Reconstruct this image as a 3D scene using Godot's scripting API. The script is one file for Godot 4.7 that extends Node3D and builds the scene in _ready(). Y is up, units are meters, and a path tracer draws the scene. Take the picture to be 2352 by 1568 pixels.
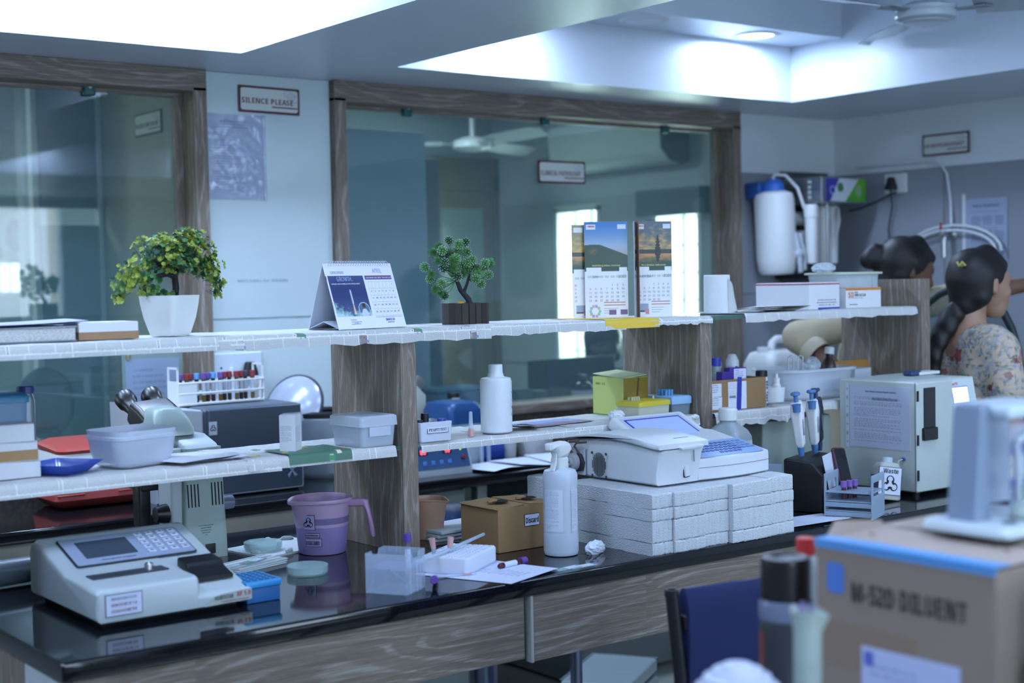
extends Node3D

const LAMP := Color(0.75, 0.85, 1.0)
const FRONT := 0.5
const UNSEEN_PANEL := 0.5
const UNSEEN_DAY := 1.3
const ROOM_A := 0.6
const ROOM_B := 0.6

func _ready() -> void:
	# camera, sky, exposure
	var cam := Camera3D.new()
	cam.name = "camera"
	cam.fov = 26.71
	var yaw := deg_to_rad(37.39)
	var pitch := deg_to_rad(2.35)
	var fwd := Vector3(sin(yaw) * cos(pitch), -sin(pitch), -cos(yaw) * cos(pitch))
	var rt := Vector3(cos(yaw), 0, sin(yaw))
	var b := Basis(rt, rt.cross(fwd), -fwd)
	cam.transform = Transform3D(b * Basis(Vector3(0, 0, 1), deg_to_rad(-1.14)), Vector3(0, 1.43, 0))
	var ca := CameraAttributesPhysical.new()
	ca.frustum_focal_length = 50.54
	ca.frustum_focus_distance = 3.55
	ca.exposure_aperture = 2.6
	cam.attributes = ca
	add_child(cam)
	var we := WorldEnvironment.new()
	we.name = "world"
	var env := Environment.new()
	env.background_mode = Environment.BG_SKY
	var sky := ProceduralSkyMaterial.new()
	sky.sky_top_color = Color(0.8, 0.9, 0.97)
	sky.sky_horizon_color = Color(0.93, 0.98, 0.98)
	sky.ground_horizon_color = Color(0.85, 0.92, 0.88)
	sky.ground_bottom_color = Color(0.6, 0.66, 0.6)
	sky.energy_multiplier = 1.8
	env.sky = Sky.new()
	env.sky.sky_material = sky
	env.tonemap_mode = Environment.TONE_MAPPER_LINEAR
	env.tonemap_exposure = 2.75
	env.sdfgi_enabled = true
	env.ssao_enabled = true
	env.ssil_enabled = true
	we.environment = env
	add_child(we)
	wood_v = tm(oak(220, 440, 3, 7.0, 1.2, false), 0.55, Vector3(1.0 / 0.3, 1.0 / 0.75, 1))
	wood_c = tm(oak(160, 400, 11, 3.0, 2.4, false), 0.55, Vector3(1.0 / 0.1, 1.0 / 0.55, 1))
	wood_h = tm(oak(256, 512, 21, 6.0, 2.6, true), 0.55, Vector3(1.0 / 1.1, 1.0 / 0.24, 1))
	for i in 2:
		news.append(tm(newsprint(1024, 512, 5 + i), 0.7))
	setting()
	shelf_unit()
	upper_items()
	lower_items()
	bench()
	analyser_small()
	bench_items()
	foam_stack()
	white_analyser()
	electrolyte_analyser()
	back_bench()
	red_centrifuge()
	grey_analyser()
	microscope()
	corner_wall()
	behind_glass()
	foreground()
	people()

class G:
	var P := PackedVector3Array()
	var U := PackedVector2Array()
	var T := PackedInt32Array()
	var X := Transform3D.IDENTITY
	func at(p: Vector3, rot := Vector3.ZERO) -> G:
		X = Transform3D(Basis.from_euler(rot * PI / 180.0), p)
		return self
	func v(p: Vector3, uv := Vector2.ZERO) -> int:
		P.append(X * p)
		U.append(uv)
		return P.size() - 1
	func t3(a: int, b: int, c: int) -> void:
		T.append(a); T.append(b); T.append(c)
	func q4(a: int, b: int, c: int, d: int) -> void:
		t3(a, b, c); t3(a, c, d)
	func quad(a: Vector3, b: Vector3, c: Vector3, d: Vector3) -> G:
		q4(v(a, Vector2(0, 1)), v(b, Vector2(1, 1)), v(c, Vector2(1, 0)), v(d, Vector2(0, 0)))
		return self
	func fix(from: int) -> void:
		var vol := 0.0
		var o := P[T[from]]
		for i in range(from, T.size(), 3):
			vol += (P[T[i]] - o).dot((P[T[i + 1]] - o).cross(P[T[i + 2]] - o))
		if vol < 0.0:
			for i in range(from, T.size(), 3):
				var s := T[i + 1]
				T[i + 1] = T[i + 2]
				T[i + 2] = s
	func box(c: Vector3, s: Vector3, b := 0.0, fit := false) -> G:
		var from := T.size()
		var h := s * 0.5
		b = minf(b, minf(h.x, minf(h.y, h.z)) * 0.95)
		var id := PackedInt32Array()
		for k in 8:
			var sg := Vector3(1 if k & 1 else -1, 1 if k & 2 else -1, 1 if k & 4 else -1)
			for ax in 3:
				var p := sg * (h - Vector3(b, b, b))
				p[ax] = sg[ax] * h[ax]
				var w := p if fit else c + p
				var f := s if fit else Vector3.ONE
				var o := 0.5 if fit else 0.0
				var uv := Vector2(o - w.z * sg.x / f.z, o - w.y / f.y)
				if ax == 1:
					uv = Vector2(o + w.x / f.x, o + w.z * sg.y / f.z)
				elif ax == 2:
					uv = Vector2(o + w.x * sg.z / f.x, o - w.y / f.y)
				id.append(v(c + p, uv))
		for ax in 3:
			var u := 1 << ((ax + 1) % 3)
			var w := 1 << ((ax + 2) % 3)
			for sg in 2:
				var k := (1 << ax) * sg
				var r := [id[k * 3 + ax], id[(k + u) * 3 + ax], id[(k + u + w) * 3 + ax], id[(k + w) * 3 + ax]]
				if sg:
					q4(r[0], r[1], r[2], r[3])
				else:
					q4(r[3], r[2], r[1], r[0])
		if b > 0.0:
			for e in 3:
				var a1 := (e + 1) % 3
				var a2 := (e + 2) % 3
				for s1 in 2:
					for s2 in 2:
						var ka := s1 * (1 << a1) + s2 * (1 << a2)
						var kb := ka + (1 << e)
						var r := [id[ka * 3 + a1], id[kb * 3 + a1], id[kb * 3 + a2], id[ka * 3 + a2]]
						if s1 == s2:
							r.reverse()
						q4(r[0], r[1], r[2], r[3])
			for k in 8:
				var par := ((k & 1) + ((k >> 1) & 1) + ((k >> 2) & 1)) % 2
				if par:
					t3(id[k * 3], id[k * 3 + 1], id[k * 3 + 2])
				else:
					t3(id[k * 3], id[k * 3 + 2], id[k * 3 + 1])
		fix(from)
		return self
	func lathe(pr: Array, seg := 24, c := Vector3.ZERO) -> G:
		var from := T.size()
		var tot := 0.0
		for i in range(1, pr.size()):
			tot += (pr[i] - pr[i - 1]).length()
		var cum := 0.0
		var rows := []
		for i in pr.size():
			if i:
				cum += (pr[i] - pr[i - 1]).length()
			var row := PackedInt32Array()
			for j in seg + 1:
				var a := TAU * j / seg
				row.append(v(c + Vector3(pr[i].x * sin(a), pr[i].y, pr[i].x * cos(a)), Vector2(float(j) / seg, 1.0 - cum / maxf(tot, 1e-6))))
			rows.append(row)
		for i in range(1, pr.size()):
			for j in seg:
				if pr[i - 1].x > 1e-6:
					t3(rows[i - 1][j], rows[i - 1][j + 1], rows[i][j + 1])
				if pr[i].x > 1e-6:
					t3(rows[i - 1][j], rows[i][j + 1], rows[i][j])
		fix(from)
		return self
	func tube(pts: Array, r, seg := 8, caps := true) -> G:
		var from := T.size()
		var d0: Vector3 = (pts[1] - pts[0]).normalized()
		var up := d0.cross(Vector3.UP if absf(d0.y) < 0.9 else Vector3.RIGHT).normalized()
		var rows := []
		for i in pts.size():
			var d: Vector3 = (pts[mini(i + 1, pts.size() - 1)] - pts[maxi(i - 1, 0)]).normalized()
			up = (up - d * up.dot(d)).normalized()
			var sd := d.cross(up)
			var rr: float = r[i] if r is Array else r
			var row := PackedInt32Array()
			for j in seg + 1:
				var a := TAU * j / seg
				row.append(v(pts[i] + (up * cos(a) + sd * sin(a)) * rr, Vector2(float(j) / seg, float(i) / (pts.size() - 1))))
			rows.append(row)
		for i in range(1, pts.size()):
			for j in seg:
				q4(rows[i - 1][j], rows[i - 1][j + 1], rows[i][j + 1], rows[i][j])
		if caps:
			for e in [0, pts.size() - 1]:
				var m := v(pts[e])
				for j in seg:
					if e == 0:
						t3(m, rows[e][j + 1], rows[e][j])
					else:
						t3(m, rows[e][j], rows[e][j + 1])
		fix(from)
		return self
	func prism(poly, z0: float, z1: float, b := 0.0, fit := false) -> G:
		var from := T.size()
		var p := PackedVector2Array(poly)
		if Geometry2D.is_polygon_clockwise(p):
			p.reverse()
		var n := p.size()
		var bb := Rect2(p[0], Vector2.ZERO)
		for q in p:
			bb = bb.expand(q)
		var ins := PackedVector2Array()
		for i in n:
			var e1 := (p[i] - p[(i + n - 1) % n]).normalized()
			var e2 := (p[(i + 1) % n] - p[i]).normalized()
			var m := Vector2(-e1.y - e2.y, e1.x + e2.x).normalized()
			ins.append(p[i] + m * b / maxf(0.4, m.dot(Vector2(-e1.y, e1.x))))
		var tr := Geometry2D.triangulate_polygon(p)
		var ring := []
		for k in (4 if b > 0.0 else 2):
			var z: float = [z0, z0 + b, z1 - b, z1][k] if b > 0.0 else [z0, z1][k]
			var src := ins if b > 0.0 and (k == 0 or k == 3) else p
			var row := PackedInt32Array()
			var run := 0.0
			for i in n + 1:
				var q := src[i % n]
				row.append(v(Vector3(q.x, q.y, z), Vector2(run, z)))
				run += p[i % n].distance_to(p[(i + 1) % n])
			ring.append(row)
		for k in range(1, ring.size()):
			for i in n:
				q4(ring[k - 1][i], ring[k - 1][i + 1], ring[k][i + 1], ring[k][i])
		for e in 2:
			var src := ins if b > 0.0 else p
			var ids := PackedInt32Array()
			for q in src:
				var uv := Vector2((q.x - bb.position.x) / bb.size.x, 1.0 - (q.y - bb.position.y) / bb.size.y) if fit else Vector2(q.x, -q.y)
				ids.append(v(Vector3(q.x, q.y, z1 if e else z0), uv))
			for i in range(0, tr.size(), 3):
				var a := ids[tr[i]]
				var c := ids[tr[i + 1]]
				var d := ids[tr[i + 2]]
				var up := (P[c] - P[a]).cross(P[d] - P[a]).dot(X.basis.z) > 0.0
				if up == (e == 1):
					t3(a, c, d)
				else:
					t3(a, d, c)
		fix(from)
		return self
	func loft(rings: Array, closed := true) -> G:
		var from := T.size()
		var rows := []
		for i in rings.size():
			var row := PackedInt32Array()
			var m: int = rings[i].size()
			for j in m + 1:
				row.append(v(rings[i][j % m], Vector2(float(j) / m, 1.0 - float(i) / (rings.size() - 1))))
			rows.append(row)
		for i in range(1, rows.size()):
			for j in rows[i].size() - 1:
				q4(rows[i - 1][j], rows[i - 1][j + 1], rows[i][j + 1], rows[i][j])
		if closed:
			for e in [0, rows.size() - 1]:
				var c := Vector3.ZERO
				for q in rings[e]:
					c += q / rings[e].size()
				var m := v(c, Vector2(0.5, 0.5))
				for j in rows[e].size() - 1:
					if e == 0:
						t3(m, rows[e][j + 1], rows[e][j])
					else:
						t3(m, rows[e][j], rows[e][j + 1])
		fix(from)
		return self
	func grid(nx: int, ny: int, f: Callable) -> G:
		var r := []
		for j in ny + 1:
			for i in nx + 1:
				var a := float(i) / nx
				var b := float(j) / ny
				r.append(v(f.call(a, b), Vector2(a, b)))
		for j in ny:
			for i in nx:
				var k := j * (nx + 1) + i
				q4(r[k], r[k + 1], r[k + nx + 2], r[k + nx + 1])
		return self
	func done(crease := 50.0) -> ArrayMesh:
		var fn := PackedVector3Array()
		var by := {}
		var lim := cos(deg_to_rad(crease))
		for i in range(0, T.size(), 3):
			var n := (P[T[i + 1]] - P[T[i]]).cross(P[T[i + 2]] - P[T[i]])
			fn.append(n)
			for k in 3:
				var key := Vector3i((P[T[i + k]] * 20000.0).round())
				if not by.has(key):
					by[key] = PackedInt32Array()
				by[key].append(fn.size() - 1)
		var v2 := PackedVector3Array()
		var n2 := PackedVector3Array()
		var u2 := PackedVector2Array()
		var all := {}
		for i in range(0, T.size(), 3):
			var me := fn[i / 3]
			var mn := me.normalized()
			for k in [0, 2, 1]:
				var p := P[T[i + k]]
				var key := Vector3i((p * 20000.0).round())
				var s := Vector3.ZERO
				if crease >= 170.0:
					if not all.has(key):
						for f in by[key]:
							s += fn[f]
						all[key] = s
					s = all[key]
				else:
					for f in by[key]:
						if fn[f].normalized().dot(mn) > lim:
							s += fn[f]
				v2.append(p)
				n2.append(s.normalized() if s.length_squared() > 0.0 else Vector3.UP)
				u2.append(U[T[i + k]])
		var ar := []
		ar.resize(Mesh.ARRAY_MAX)
		ar[Mesh.ARRAY_VERTEX] = v2
		ar[Mesh.ARRAY_NORMAL] = n2
		ar[Mesh.ARRAY_TEX_UV] = u2
		var m := ArrayMesh.new()
		m.add_surface_from_arrays(Mesh.PRIMITIVE_TRIANGLES, ar)
		return m

func rr(w: float, d: float, r: float, y := 0.0, n := 4, c := Vector2.ZERO) -> Array:
	var o := []
	for k in 4:
		var cx: float = (w * 0.5 - r) * [1, -1, -1, 1][k] + c.x
		var cz: float = (d * 0.5 - r) * [1, 1, -1, -1][k] + c.y
		for i in n + 1:
			var a := PI * 0.5 * (k + float(i) / n)
			o.append(Vector3(cx + r * cos(a), y, cz + r * sin(a)))
	return o

func circ(x: float, y: float, r: float, n := 20, ry := -1.0) -> Array:
	var o := []
	for i in n:
		o.append(Vector2(x + r * cos(TAU * i / n), y + (ry if ry > 0.0 else r) * sin(TAU * i / n)))
	return o

func rrect(x0: float, y0: float, x1: float, y1: float, r: float, n := 4) -> Array:
	var o := []
	for k in 4:
		var cx: float = [x1 - r, x0 + r, x0 + r, x1 - r][k]
		var cy: float = [y1 - r, y1 - r, y0 + r, y0 + r][k]
		for i in n + 1:
			var a := PI * 0.5 * (k + float(i) / n)
			o.append(Vector2(cx + r * cos(a), cy + r * sin(a)))
	return o

var mats := {}
func mt(c: Color, rough := 0.5, metal := 0.0, ex := {}) -> StandardMaterial3D:
	var key := str(c, rough, metal, ex)
	if mats.has(key):
		return mats[key]
	var m := StandardMaterial3D.new()
	m.albedo_color = c
	m.roughness = rough
	m.metallic = metal
	if c.a < 1.0:
		m.transparency = BaseMaterial3D.TRANSPARENCY_ALPHA
	for k in ex:
		m.set(k, ex[k])
	mats[key] = m
	return m

func hx(s: String, a := 1.0) -> Color:
	var c := Color(s)
	c.a = a
	return c

func tex(im: Image) -> ImageTexture:
	im.generate_mipmaps()
	return ImageTexture.create_from_image(im)

func tm(im: Image, rough := 0.6, scale := Vector3.ONE, ex := {}) -> StandardMaterial3D:
	var m := StandardMaterial3D.new()
	m.albedo_texture = tex(im)
	m.roughness = rough
	m.uv1_scale = scale
	for k in ex:
		m.set(k, ex[k])
	return m

var used := {}
func numbered(n: String) -> String:
	used[n] = used.get(n, -1) + 1
	return n if used[n] == 0 else "%s_%03d" % [n, used[n]]

func tag(o: Node3D, label: String, cat: String, group := "") -> Node3D:
	o.set_meta("label", label)
	o.set_meta("category", cat)
	if group:
		o.set_meta("group", group)
	return o

func thing(n: String, label: String, cat: String, p := Vector3.ZERO, yaw := 0.0, group := "") -> Node3D:
	var o := Node3D.new()
	o.name = numbered(n)
	add_child(o)
	o.position = p
	o.rotation_degrees.y = yaw
	return tag(o, label, cat, group)

func part(par: Node, n: String, g, m: Material, p := Vector3.ZERO, rot := Vector3.ZERO) -> MeshInstance3D:
	var o := MeshInstance3D.new()
	o.name = n
	o.mesh = g.done() if g is G else g
	o.material_override = m
	o.position = p
	o.rotation_degrees = rot
	par.add_child(o, true)
	return o

func solo(n: String, label: String, cat: String, g, m: Material, p := Vector3.ZERO, rot := Vector3.ZERO, group := "") -> MeshInstance3D:
	var o := part(self, numbered(n), g, m, p, rot)
	tag(o, label, cat, group)
	return o

func struct(n: String, g, m: Material, par: Node = self) -> MeshInstance3D:
	var o := part(par, numbered(n) if par == self else n, g, m)
	if par == self:
		o.set_meta("kind", "structure")
	return o

func dup(o: Node3D, p: Vector3, label := "") -> Node3D:
	var r: Node3D = o.duplicate()
	r.name = numbered(str(o.name).rstrip("0123456789").rstrip("_"))
	add_child(r)
	r.position = p
	if label:
		r.set_meta("label", label)
	return r

const LEFT := Vector3(0, -90, 0)
const TOP := Vector3(-90, 0, 0)
var fonts := {}
func txt(par: Node, s: String, w: float, h: float, p: Vector3, rot := Vector3.ZERO, c := Color(0.08, 0.08, 0.12), style := "", nm := "lettering") -> MeshInstance3D:
	if not fonts.has(style):
		var f := SystemFont.new()
		f.font_names = PackedStringArray(["Droid Serif" if "s" in style else "Droid Sans"])
		f.font_weight = 700 if "b" in style else 400
		f.font_italic = "i" in style
		fonts[style] = f
	var t := TextMesh.new()
	t.text = s
	t.font = fonts[style]
	t.font_size = 24
	t.pixel_size = 0.01
	t.depth = 0.02
	t.curve_step = 4.0 if h < 0.012 else 2.0
	var bb := t.get_aabb()
	var k := h / maxf(bb.size.y, 1e-4)
	var kx := w / maxf(bb.size.x, 1e-4) if w > 0.0 else k
	var o := MeshInstance3D.new()
	o.name = nm
	o.mesh = t
	o.material_override = mt(c, 0.6)
	var bs := Basis.from_euler(rot * PI / 180.0)
	o.transform = Transform3D(bs * Basis.from_scale(Vector3(kx, k, 0.02)), p - bs * Vector3(bb.get_center().x * kx, bb.get_center().y * k, 0))
	par.add_child(o, true)
	return o

func card(par: Node, n: String, w: float, h: float, p: Vector3, rot: Vector3, m: Material, t := 0.0006) -> MeshInstance3D:
	return part(par, n, G.new().box(Vector3(0, 0, t * 0.5), Vector3(w, h, t), 0.0, true), m, p, rot)

# a page of tiny printed lines: rows of word-length dashes on paper
func page(w: int, h: int, bg: Color, ink: Color, rows: int, sd: int, box := Rect2(0.1, 0.1, 0.8, 0.8), fill := 0.8) -> Image:
	var r := RandomNumberGenerator.new()
	r.seed = sd
	var im := Image.create(w, h, false, Image.FORMAT_RGB8)
	im.fill(bg)
	var y := box.position.y * h
	var st := box.size.y * h / rows
	for i in rows:
		var x := box.position.x * w
		var end := x + box.size.x * w * (fill if r.randf() < 0.75 else r.randf_range(0.3, fill))
		if r.randf() < 0.12:
			y += st
			continue
		while x < end:
			var l := r.randf_range(0.012, 0.05) * w
			im.fill_rect(Rect2i(int(x), int(y), maxi(1, int(l)), maxi(1, int(st * 0.45))), bg.lerp(ink, r.randf_range(0.6, 1.0)))
			x += l + 0.012 * w
		y += st
	return im

func newsprint(w: int, h: int, sd: int) -> Image:
	var r := RandomNumberGenerator.new()
	r.seed = sd
	var im := Image.create(w, h, false, Image.FORMAT_RGB8)
	var bg := Color(0.86, 0.86, 0.85)
	im.fill(bg)
	var x := 6
	while x < w - 30:
		var cw := r.randi_range(34, 60)
		var y := r.randi_range(2, 12)
		while y < h:
			var k := r.randf()
			if k < 0.035:
				var c: Color = [Color(0.5, 0.55, 0.7), Color(0.75, 0.5, 0.45), Color(0.35, 0.55, 0.45), Color(0.55, 0.5, 0.5), Color(0.8, 0.72, 0.35)][r.randi() % 5]
				var ph := r.randi_range(20, 48)
				im.fill_rect(Rect2i(x, y, cw, ph), c)
				for q in 14:
					im.fill_rect(Rect2i(x + r.randi() % cw, y + r.randi() % ph, r.randi_range(3, 14), r.randi_range(2, 9)), c.lerp(Color(r.randf(), r.randf(), r.randf()), 0.4))
				y += ph + 5
			elif k < 0.16:
				var hh := r.randi_range(5, 9)
				var xx := x
				var ink := Color(0.25, 0.25, 0.28) if r.randf() < 0.85 else Color(0.7, 0.1, 0.12)
				while xx < x + cw - 5:
					var l := r.randi_range(3, 6)
					im.fill_rect(Rect2i(xx, y, 2, hh), ink)
					im.fill_rect(Rect2i(xx, y + (hh / 2) * (r.randi() % 2), l, 2), ink)
					xx += l + 2
				y += hh + 5
			else:
				for q in r.randi_range(16, 50):
					var xx := x
					while xx < x + cw - 3:
						var l := r.randi_range(2, 7)
						im.fill_rect(Rect2i(xx, y, mini(l, x + cw - xx), 1), Color(0.36, 0.36, 0.4))
						xx += l + 1
					y += 3
				y += 3
		x += cw + 4
	return im

# limed oak: brown ground with pale pores that run along v and bend in cathedral arches
func oak(w: int, h: int, sd: int, rings: float, bend: float, flip: bool) -> Image:
	var n1 := FastNoiseLite.new()
	n1.seed = sd
	n1.frequency = 1.0
	n1.fractal_octaves = 2
	var n2 := FastNoiseLite.new()
	n2.seed = sd + 7
	n2.frequency = 1.0
	n2.fractal_octaves = 3
	var im := Image.create(h if flip else w, w if flip else h, false, Image.FORMAT_RGB8)
	for y in h:
		var fy := float(y) / h
		for x in w:
			var fx := float(x) / w
			var d := fx * rings + n1.get_noise_2d(fx * 1.6, fy * 1.2) * bend
			var e := absf(fposmod(d, 1.0) - 0.5) * 2.0
			var pore := n2.get_noise_2d(fx * 90.0, fy * 7.0)
			var str_ := n2.get_noise_2d(fx * 26.0 + 50.0, fy * 2.2)
			var a := clampf((0.34 + 0.25 * str_ - e) * 5.0, 0.0, 1.0) * clampf(0.55 + pore * 1.6, 0.0, 1.0)
			a = maxf(a, clampf((pore - 0.22) * 2.2, 0.0, 0.55))
			var c := Color(0.43, 0.38, 0.33).lerp(Color(0.5, 0.45, 0.4), clampf(0.5 + str_, 0.0, 1.0)).lerp(Color(0.72, 0.71, 0.7), a * 0.62)
			if flip:
				im.set_pixel(y, x, c)
			else:
				im.set_pixel(x, y, c)
	return im

func noisetex(freq: float, sd: int, a: Color, b: Color, normal := false, size := 256, lo := 0.3, hi := 0.7) -> NoiseTexture2D:
	var n := FastNoiseLite.new()
	n.frequency = freq
	n.seed = sd
	n.fractal_octaves = 4
	var t := NoiseTexture2D.new()
	t.noise = n
	t.width = size
	t.height = size
	t.seamless = true
	if normal:
		t.as_normal_map = true
		t.bump_strength = 6.0
	else:
		var gr := Gradient.new()
		gr.offsets = PackedFloat32Array([lo, hi])
		gr.colors = PackedColorArray([a, b])
		t.color_ramp = gr
	return t

# bodies: tapered capsules joined by a smooth minimum, meshed as surface nets
func nets(bones: Array, cell: float, k: float) -> G:
	var lo := Vector3.INF
	var hi := -Vector3.INF
	for b in bones:
		var m: float = maxf(b[2], b[3]) + cell * 2.0 + k
		for q in 2:
			lo = lo.min(b[q] - Vector3.ONE * m)
			hi = hi.max(b[q] + Vector3.ONE * m)
	var nx := int((hi.x - lo.x) / cell) + 2
	var ny := int((hi.y - lo.y) / cell) + 2
	var nz := int((hi.z - lo.z) / cell) + 2
	var f := PackedFloat32Array()
	f.resize(nx * ny * nz)
	f.fill(1.0)
	for b in bones:
		var A: Vector3 = b[0]
		var D: Vector3 = b[1] - b[0]
		var L := maxf(D.length_squared(), 1e-9)
		var m: float = maxf(b[2], b[3]) + k + cell * 2.0
		var l: Vector3 = ((A.min(b[1]) - Vector3.ONE * m - lo) / cell).floor().max(Vector3.ZERO)
		var h: Vector3 = ((A.max(b[1]) + Vector3.ONE * m - lo) / cell).ceil().min(Vector3(nx - 1, ny - 1, nz - 1))
		for z in range(int(l.z), int(h.z) + 1):
			for y in range(int(l.y), int(h.y) + 1):
				var row := (z * ny + y) * nx
				for x in range(int(l.x), int(h.x) + 1):
					var p := lo + Vector3(x, y, z) * cell - A
					var t := clampf(p.dot(D) / L, 0.0, 1.0)
					var d := (p - D * t).length() - lerpf(b[2], b[3], t)
					var o := f[row + x]
					var w := maxf(k - absf(d - o), 0.0) / k
					f[row + x] = minf(d, o) - w * w * k * 0.25
	var g := G.new()
	var at := {}
	var sx := [1, nx, nx * ny]
	for z in nz - 1:
		for y in ny - 1:
			for x in nx - 1:
				var i := (z * ny + y) * nx + x
				var neg := 0
				for c in 8:
					if f[i + (c & 1) + ((c >> 1) & 1) * nx + (c >> 2) * nx * ny] < 0.0:
						neg += 1
				if neg == 0 or neg == 8:
					continue
				var s := Vector3.ZERO
				var cnt := 0
				for ax in 3:
					for o in 4:
						var c0 := 0
						var u := (ax + 1) % 3
						var w := (ax + 2) % 3
						if o & 1:
							c0 += sx[u]
						if o & 2:
							c0 += sx[w]
						var fa := f[i + c0]
						var fb := f[i + c0 + sx[ax]]
						if (fa < 0.0) != (fb < 0.0):
							var p := Vector3.ZERO
							p[u] = o & 1
							p[w] = o >> 1
							p[ax] = fa / (fa - fb)
							s += p
							cnt += 1
				at[i] = g.v(lo + (Vector3(x, y, z) + s / cnt) * cell)
	for i in at:
		for ax in 3:
			var u: int = sx[(ax + 1) % 3]
			var w: int = sx[(ax + 2) % 3]
			if at.has(i - u) and at.has(i - w) and at.has(i - u - w) and (f[i] < 0.0) != (f[i + sx[ax]] < 0.0):
				if f[i] < 0.0:
					g.q4(at[i], at[i - u], at[i - u - w], at[i - w])
				else:
					g.q4(at[i], at[i - w], at[i - u - w], at[i - u])
	g.fix(0)
	return g

var white := mt(hx("d6d8d6"), 0.55)
var wood_v: StandardMaterial3D
var wood_c: StandardMaterial3D
var wood_h: StandardMaterial3D
var news: Array = []
var black_pl := mt(hx("17181b"), 0.45)
var steel := mt(hx("b9bcc0"), 0.3, 1.0)
var white_pl := mt(hx("dcdedf"), 0.4)
var glassy := mt(Color(0.75, 0.9, 0.88, 0.06), 0.04)
var frost := mt(Color(0.86, 0.9, 0.93, 0.5), 0.4)
var card_br := mt(hx("8f704c"), 0.85)

func downlight(x: float, y: float, z: float, e: float, label: String) -> void:
	var t := thing("ceiling_downlight", label, "light", Vector3(x, y, z), 0.0, "round recessed downlights in the ceiling trays")
	part(t, "rim", G.new().lathe([Vector2(0.066, 0.0), Vector2(0.066, -0.004), Vector2(0.075, -0.007), Vector2(0.088, -0.004), Vector2(0.09, 0.0)], 32), white)
	part(t, "lens", G.new().lathe([Vector2(0.0, -0.003), Vector2(0.067, -0.003), Vector2(0.067, 0.0), Vector2(0.0, 0.0)], 32), mt(hx("dfe6f2"), 0.4, 0.0, {"emission_enabled": e > 0.0, "emission": Color(0.86, 0.92, 1.0), "emission_energy_multiplier": 3.0}))
	if e > 0.0:
		var l := AreaLight3D.new()
		l.name = "downlight_glow"
		l.area_size = Vector2(0.13, 0.13)
		l.light_color = LAMP
		l.light_energy = e
		l.area_range = 12.0
		l.area_attenuation = 2.0
		l.shadow_enabled = true
		l.position.y = -0.012
		l.rotation_degrees.x = -90.0
		t.add_child(l)

func sign_plate(p: Vector3, rot: Vector3, w: float, h: float, s: String, label: String, tilt := 0.0) -> void:
	var t := thing("wall_sign", label, "sign", p)
	t.rotation_degrees = rot + Vector3(0, 0, tilt)
	part(t, "backing", G.new().prism(rrect(-w / 2, -h / 2, w / 2, h / 2, 0.004), 0.0, 0.004, 0.0008), mt(hx("571b2b"), 0.35))
	part(t, "face", G.new().prism(rrect(-w / 2 + 0.008, -h / 2 + 0.008, w / 2 - 0.008, h / 2 - 0.008, 0.008), 0.003, 0.0048), mt(hx("cfd5cf"), 0.3))
	txt(t, s, w * 0.84, h * 0.2, Vector3(-w * 0.03, -h * 0.05, 0.005), Vector3.ZERO, hx("6b2433"), "b")
	part(t, "underline", G.new().box(Vector3(w * 0.25, -h * 0.25, 0.005), Vector3(w * 0.42, h * 0.05, 0.0006)), mt(hx("6b2433"), 0.5))
	var g := G.new()
	for k in 3:
		var a := []
		for i in 13:
			a.append(Vector3(w * (0.3 + 0.06 * k) + h * 0.16 * cos(TAU * i / 12.0), h * (0.28 - 0.09 * k) + h * 0.13 * sin(TAU * i / 12.0), 0.005))
		g.tube(a, 0.0007, 4, false)
	part(t, "emblem", g, mt(hx("8c93bb"), 0.5))

func frame_window(n: String, x0: float, x1: float, clips: Array) -> void:
	var top := 2.148
	var bot := 0.93
	var w := struct(n, G.new().box(Vector3((x0 + x1) / 2, top - 0.0365, -4.43), Vector3(x1 - x0, 0.073, 0.12), 0.002).box(Vector3((x0 + x1) / 2, top - 0.06, -4.475), Vector3(x1 - x0 - 0.06, 0.05, 0.03), 0.002), wood_h)
	w.set_meta("label", "wide fixed glass window in a limed wood frame, with green glass clips along its top")
	for x in [x0, x1]:
		var s := -1.0 if x == x0 else 1.0
		if x < -1.0:
			continue
		part(w, "side_frame", G.new().box(Vector3(x - s * 0.024, (top + bot) / 2 - 0.03, -4.43), Vector3(0.048, top - bot - 0.06, 0.12), 0.002).box(Vector3(x - s * 0.06, (top + bot) / 2 - 0.04, -4.475), Vector3(0.03, top - bot - 0.08, 0.03), 0.002), wood_v)
	part(w, "sill_frame", G.new().box(Vector3((x0 + x1) / 2, bot + 0.012, -4.455), Vector3(x1 - x0, 0.036, 0.17), 0.003), wood_h)
	part(w, "glass_pane", G.new().box(Vector3((x0 + x1) / 2, (top + bot) / 2, -4.466), Vector3(x1 - x0 - 0.05, top - bot - 0.06, 0.008)), mt(Color(0.38, 0.55, 0.58, 0.17), 0.02))
	for c in clips:
		var k := part(w, "glass_clip", G.new().box(Vector3(0, -0.01, 0.0), Vector3(0.038, 0.06, 0.02), 0.004).box(Vector3(0, 0.018, 0.0), Vector3(0.07, 0.006, 0.03), 0.002), mt(hx("0f5a58"), 0.4), Vector3(c, 2.088, -4.45))
		part(k, "screw", G.new().lathe([Vector2(0.0, 0.0), Vector2(0.004, 0.0), Vector2(0.006, 0.001), Vector2(0.0065, 0.003), Vector2(0.0, 0.003)], 12), steel, Vector3(0, -0.012, 0.01), Vector3(90, 0, 0))

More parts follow.
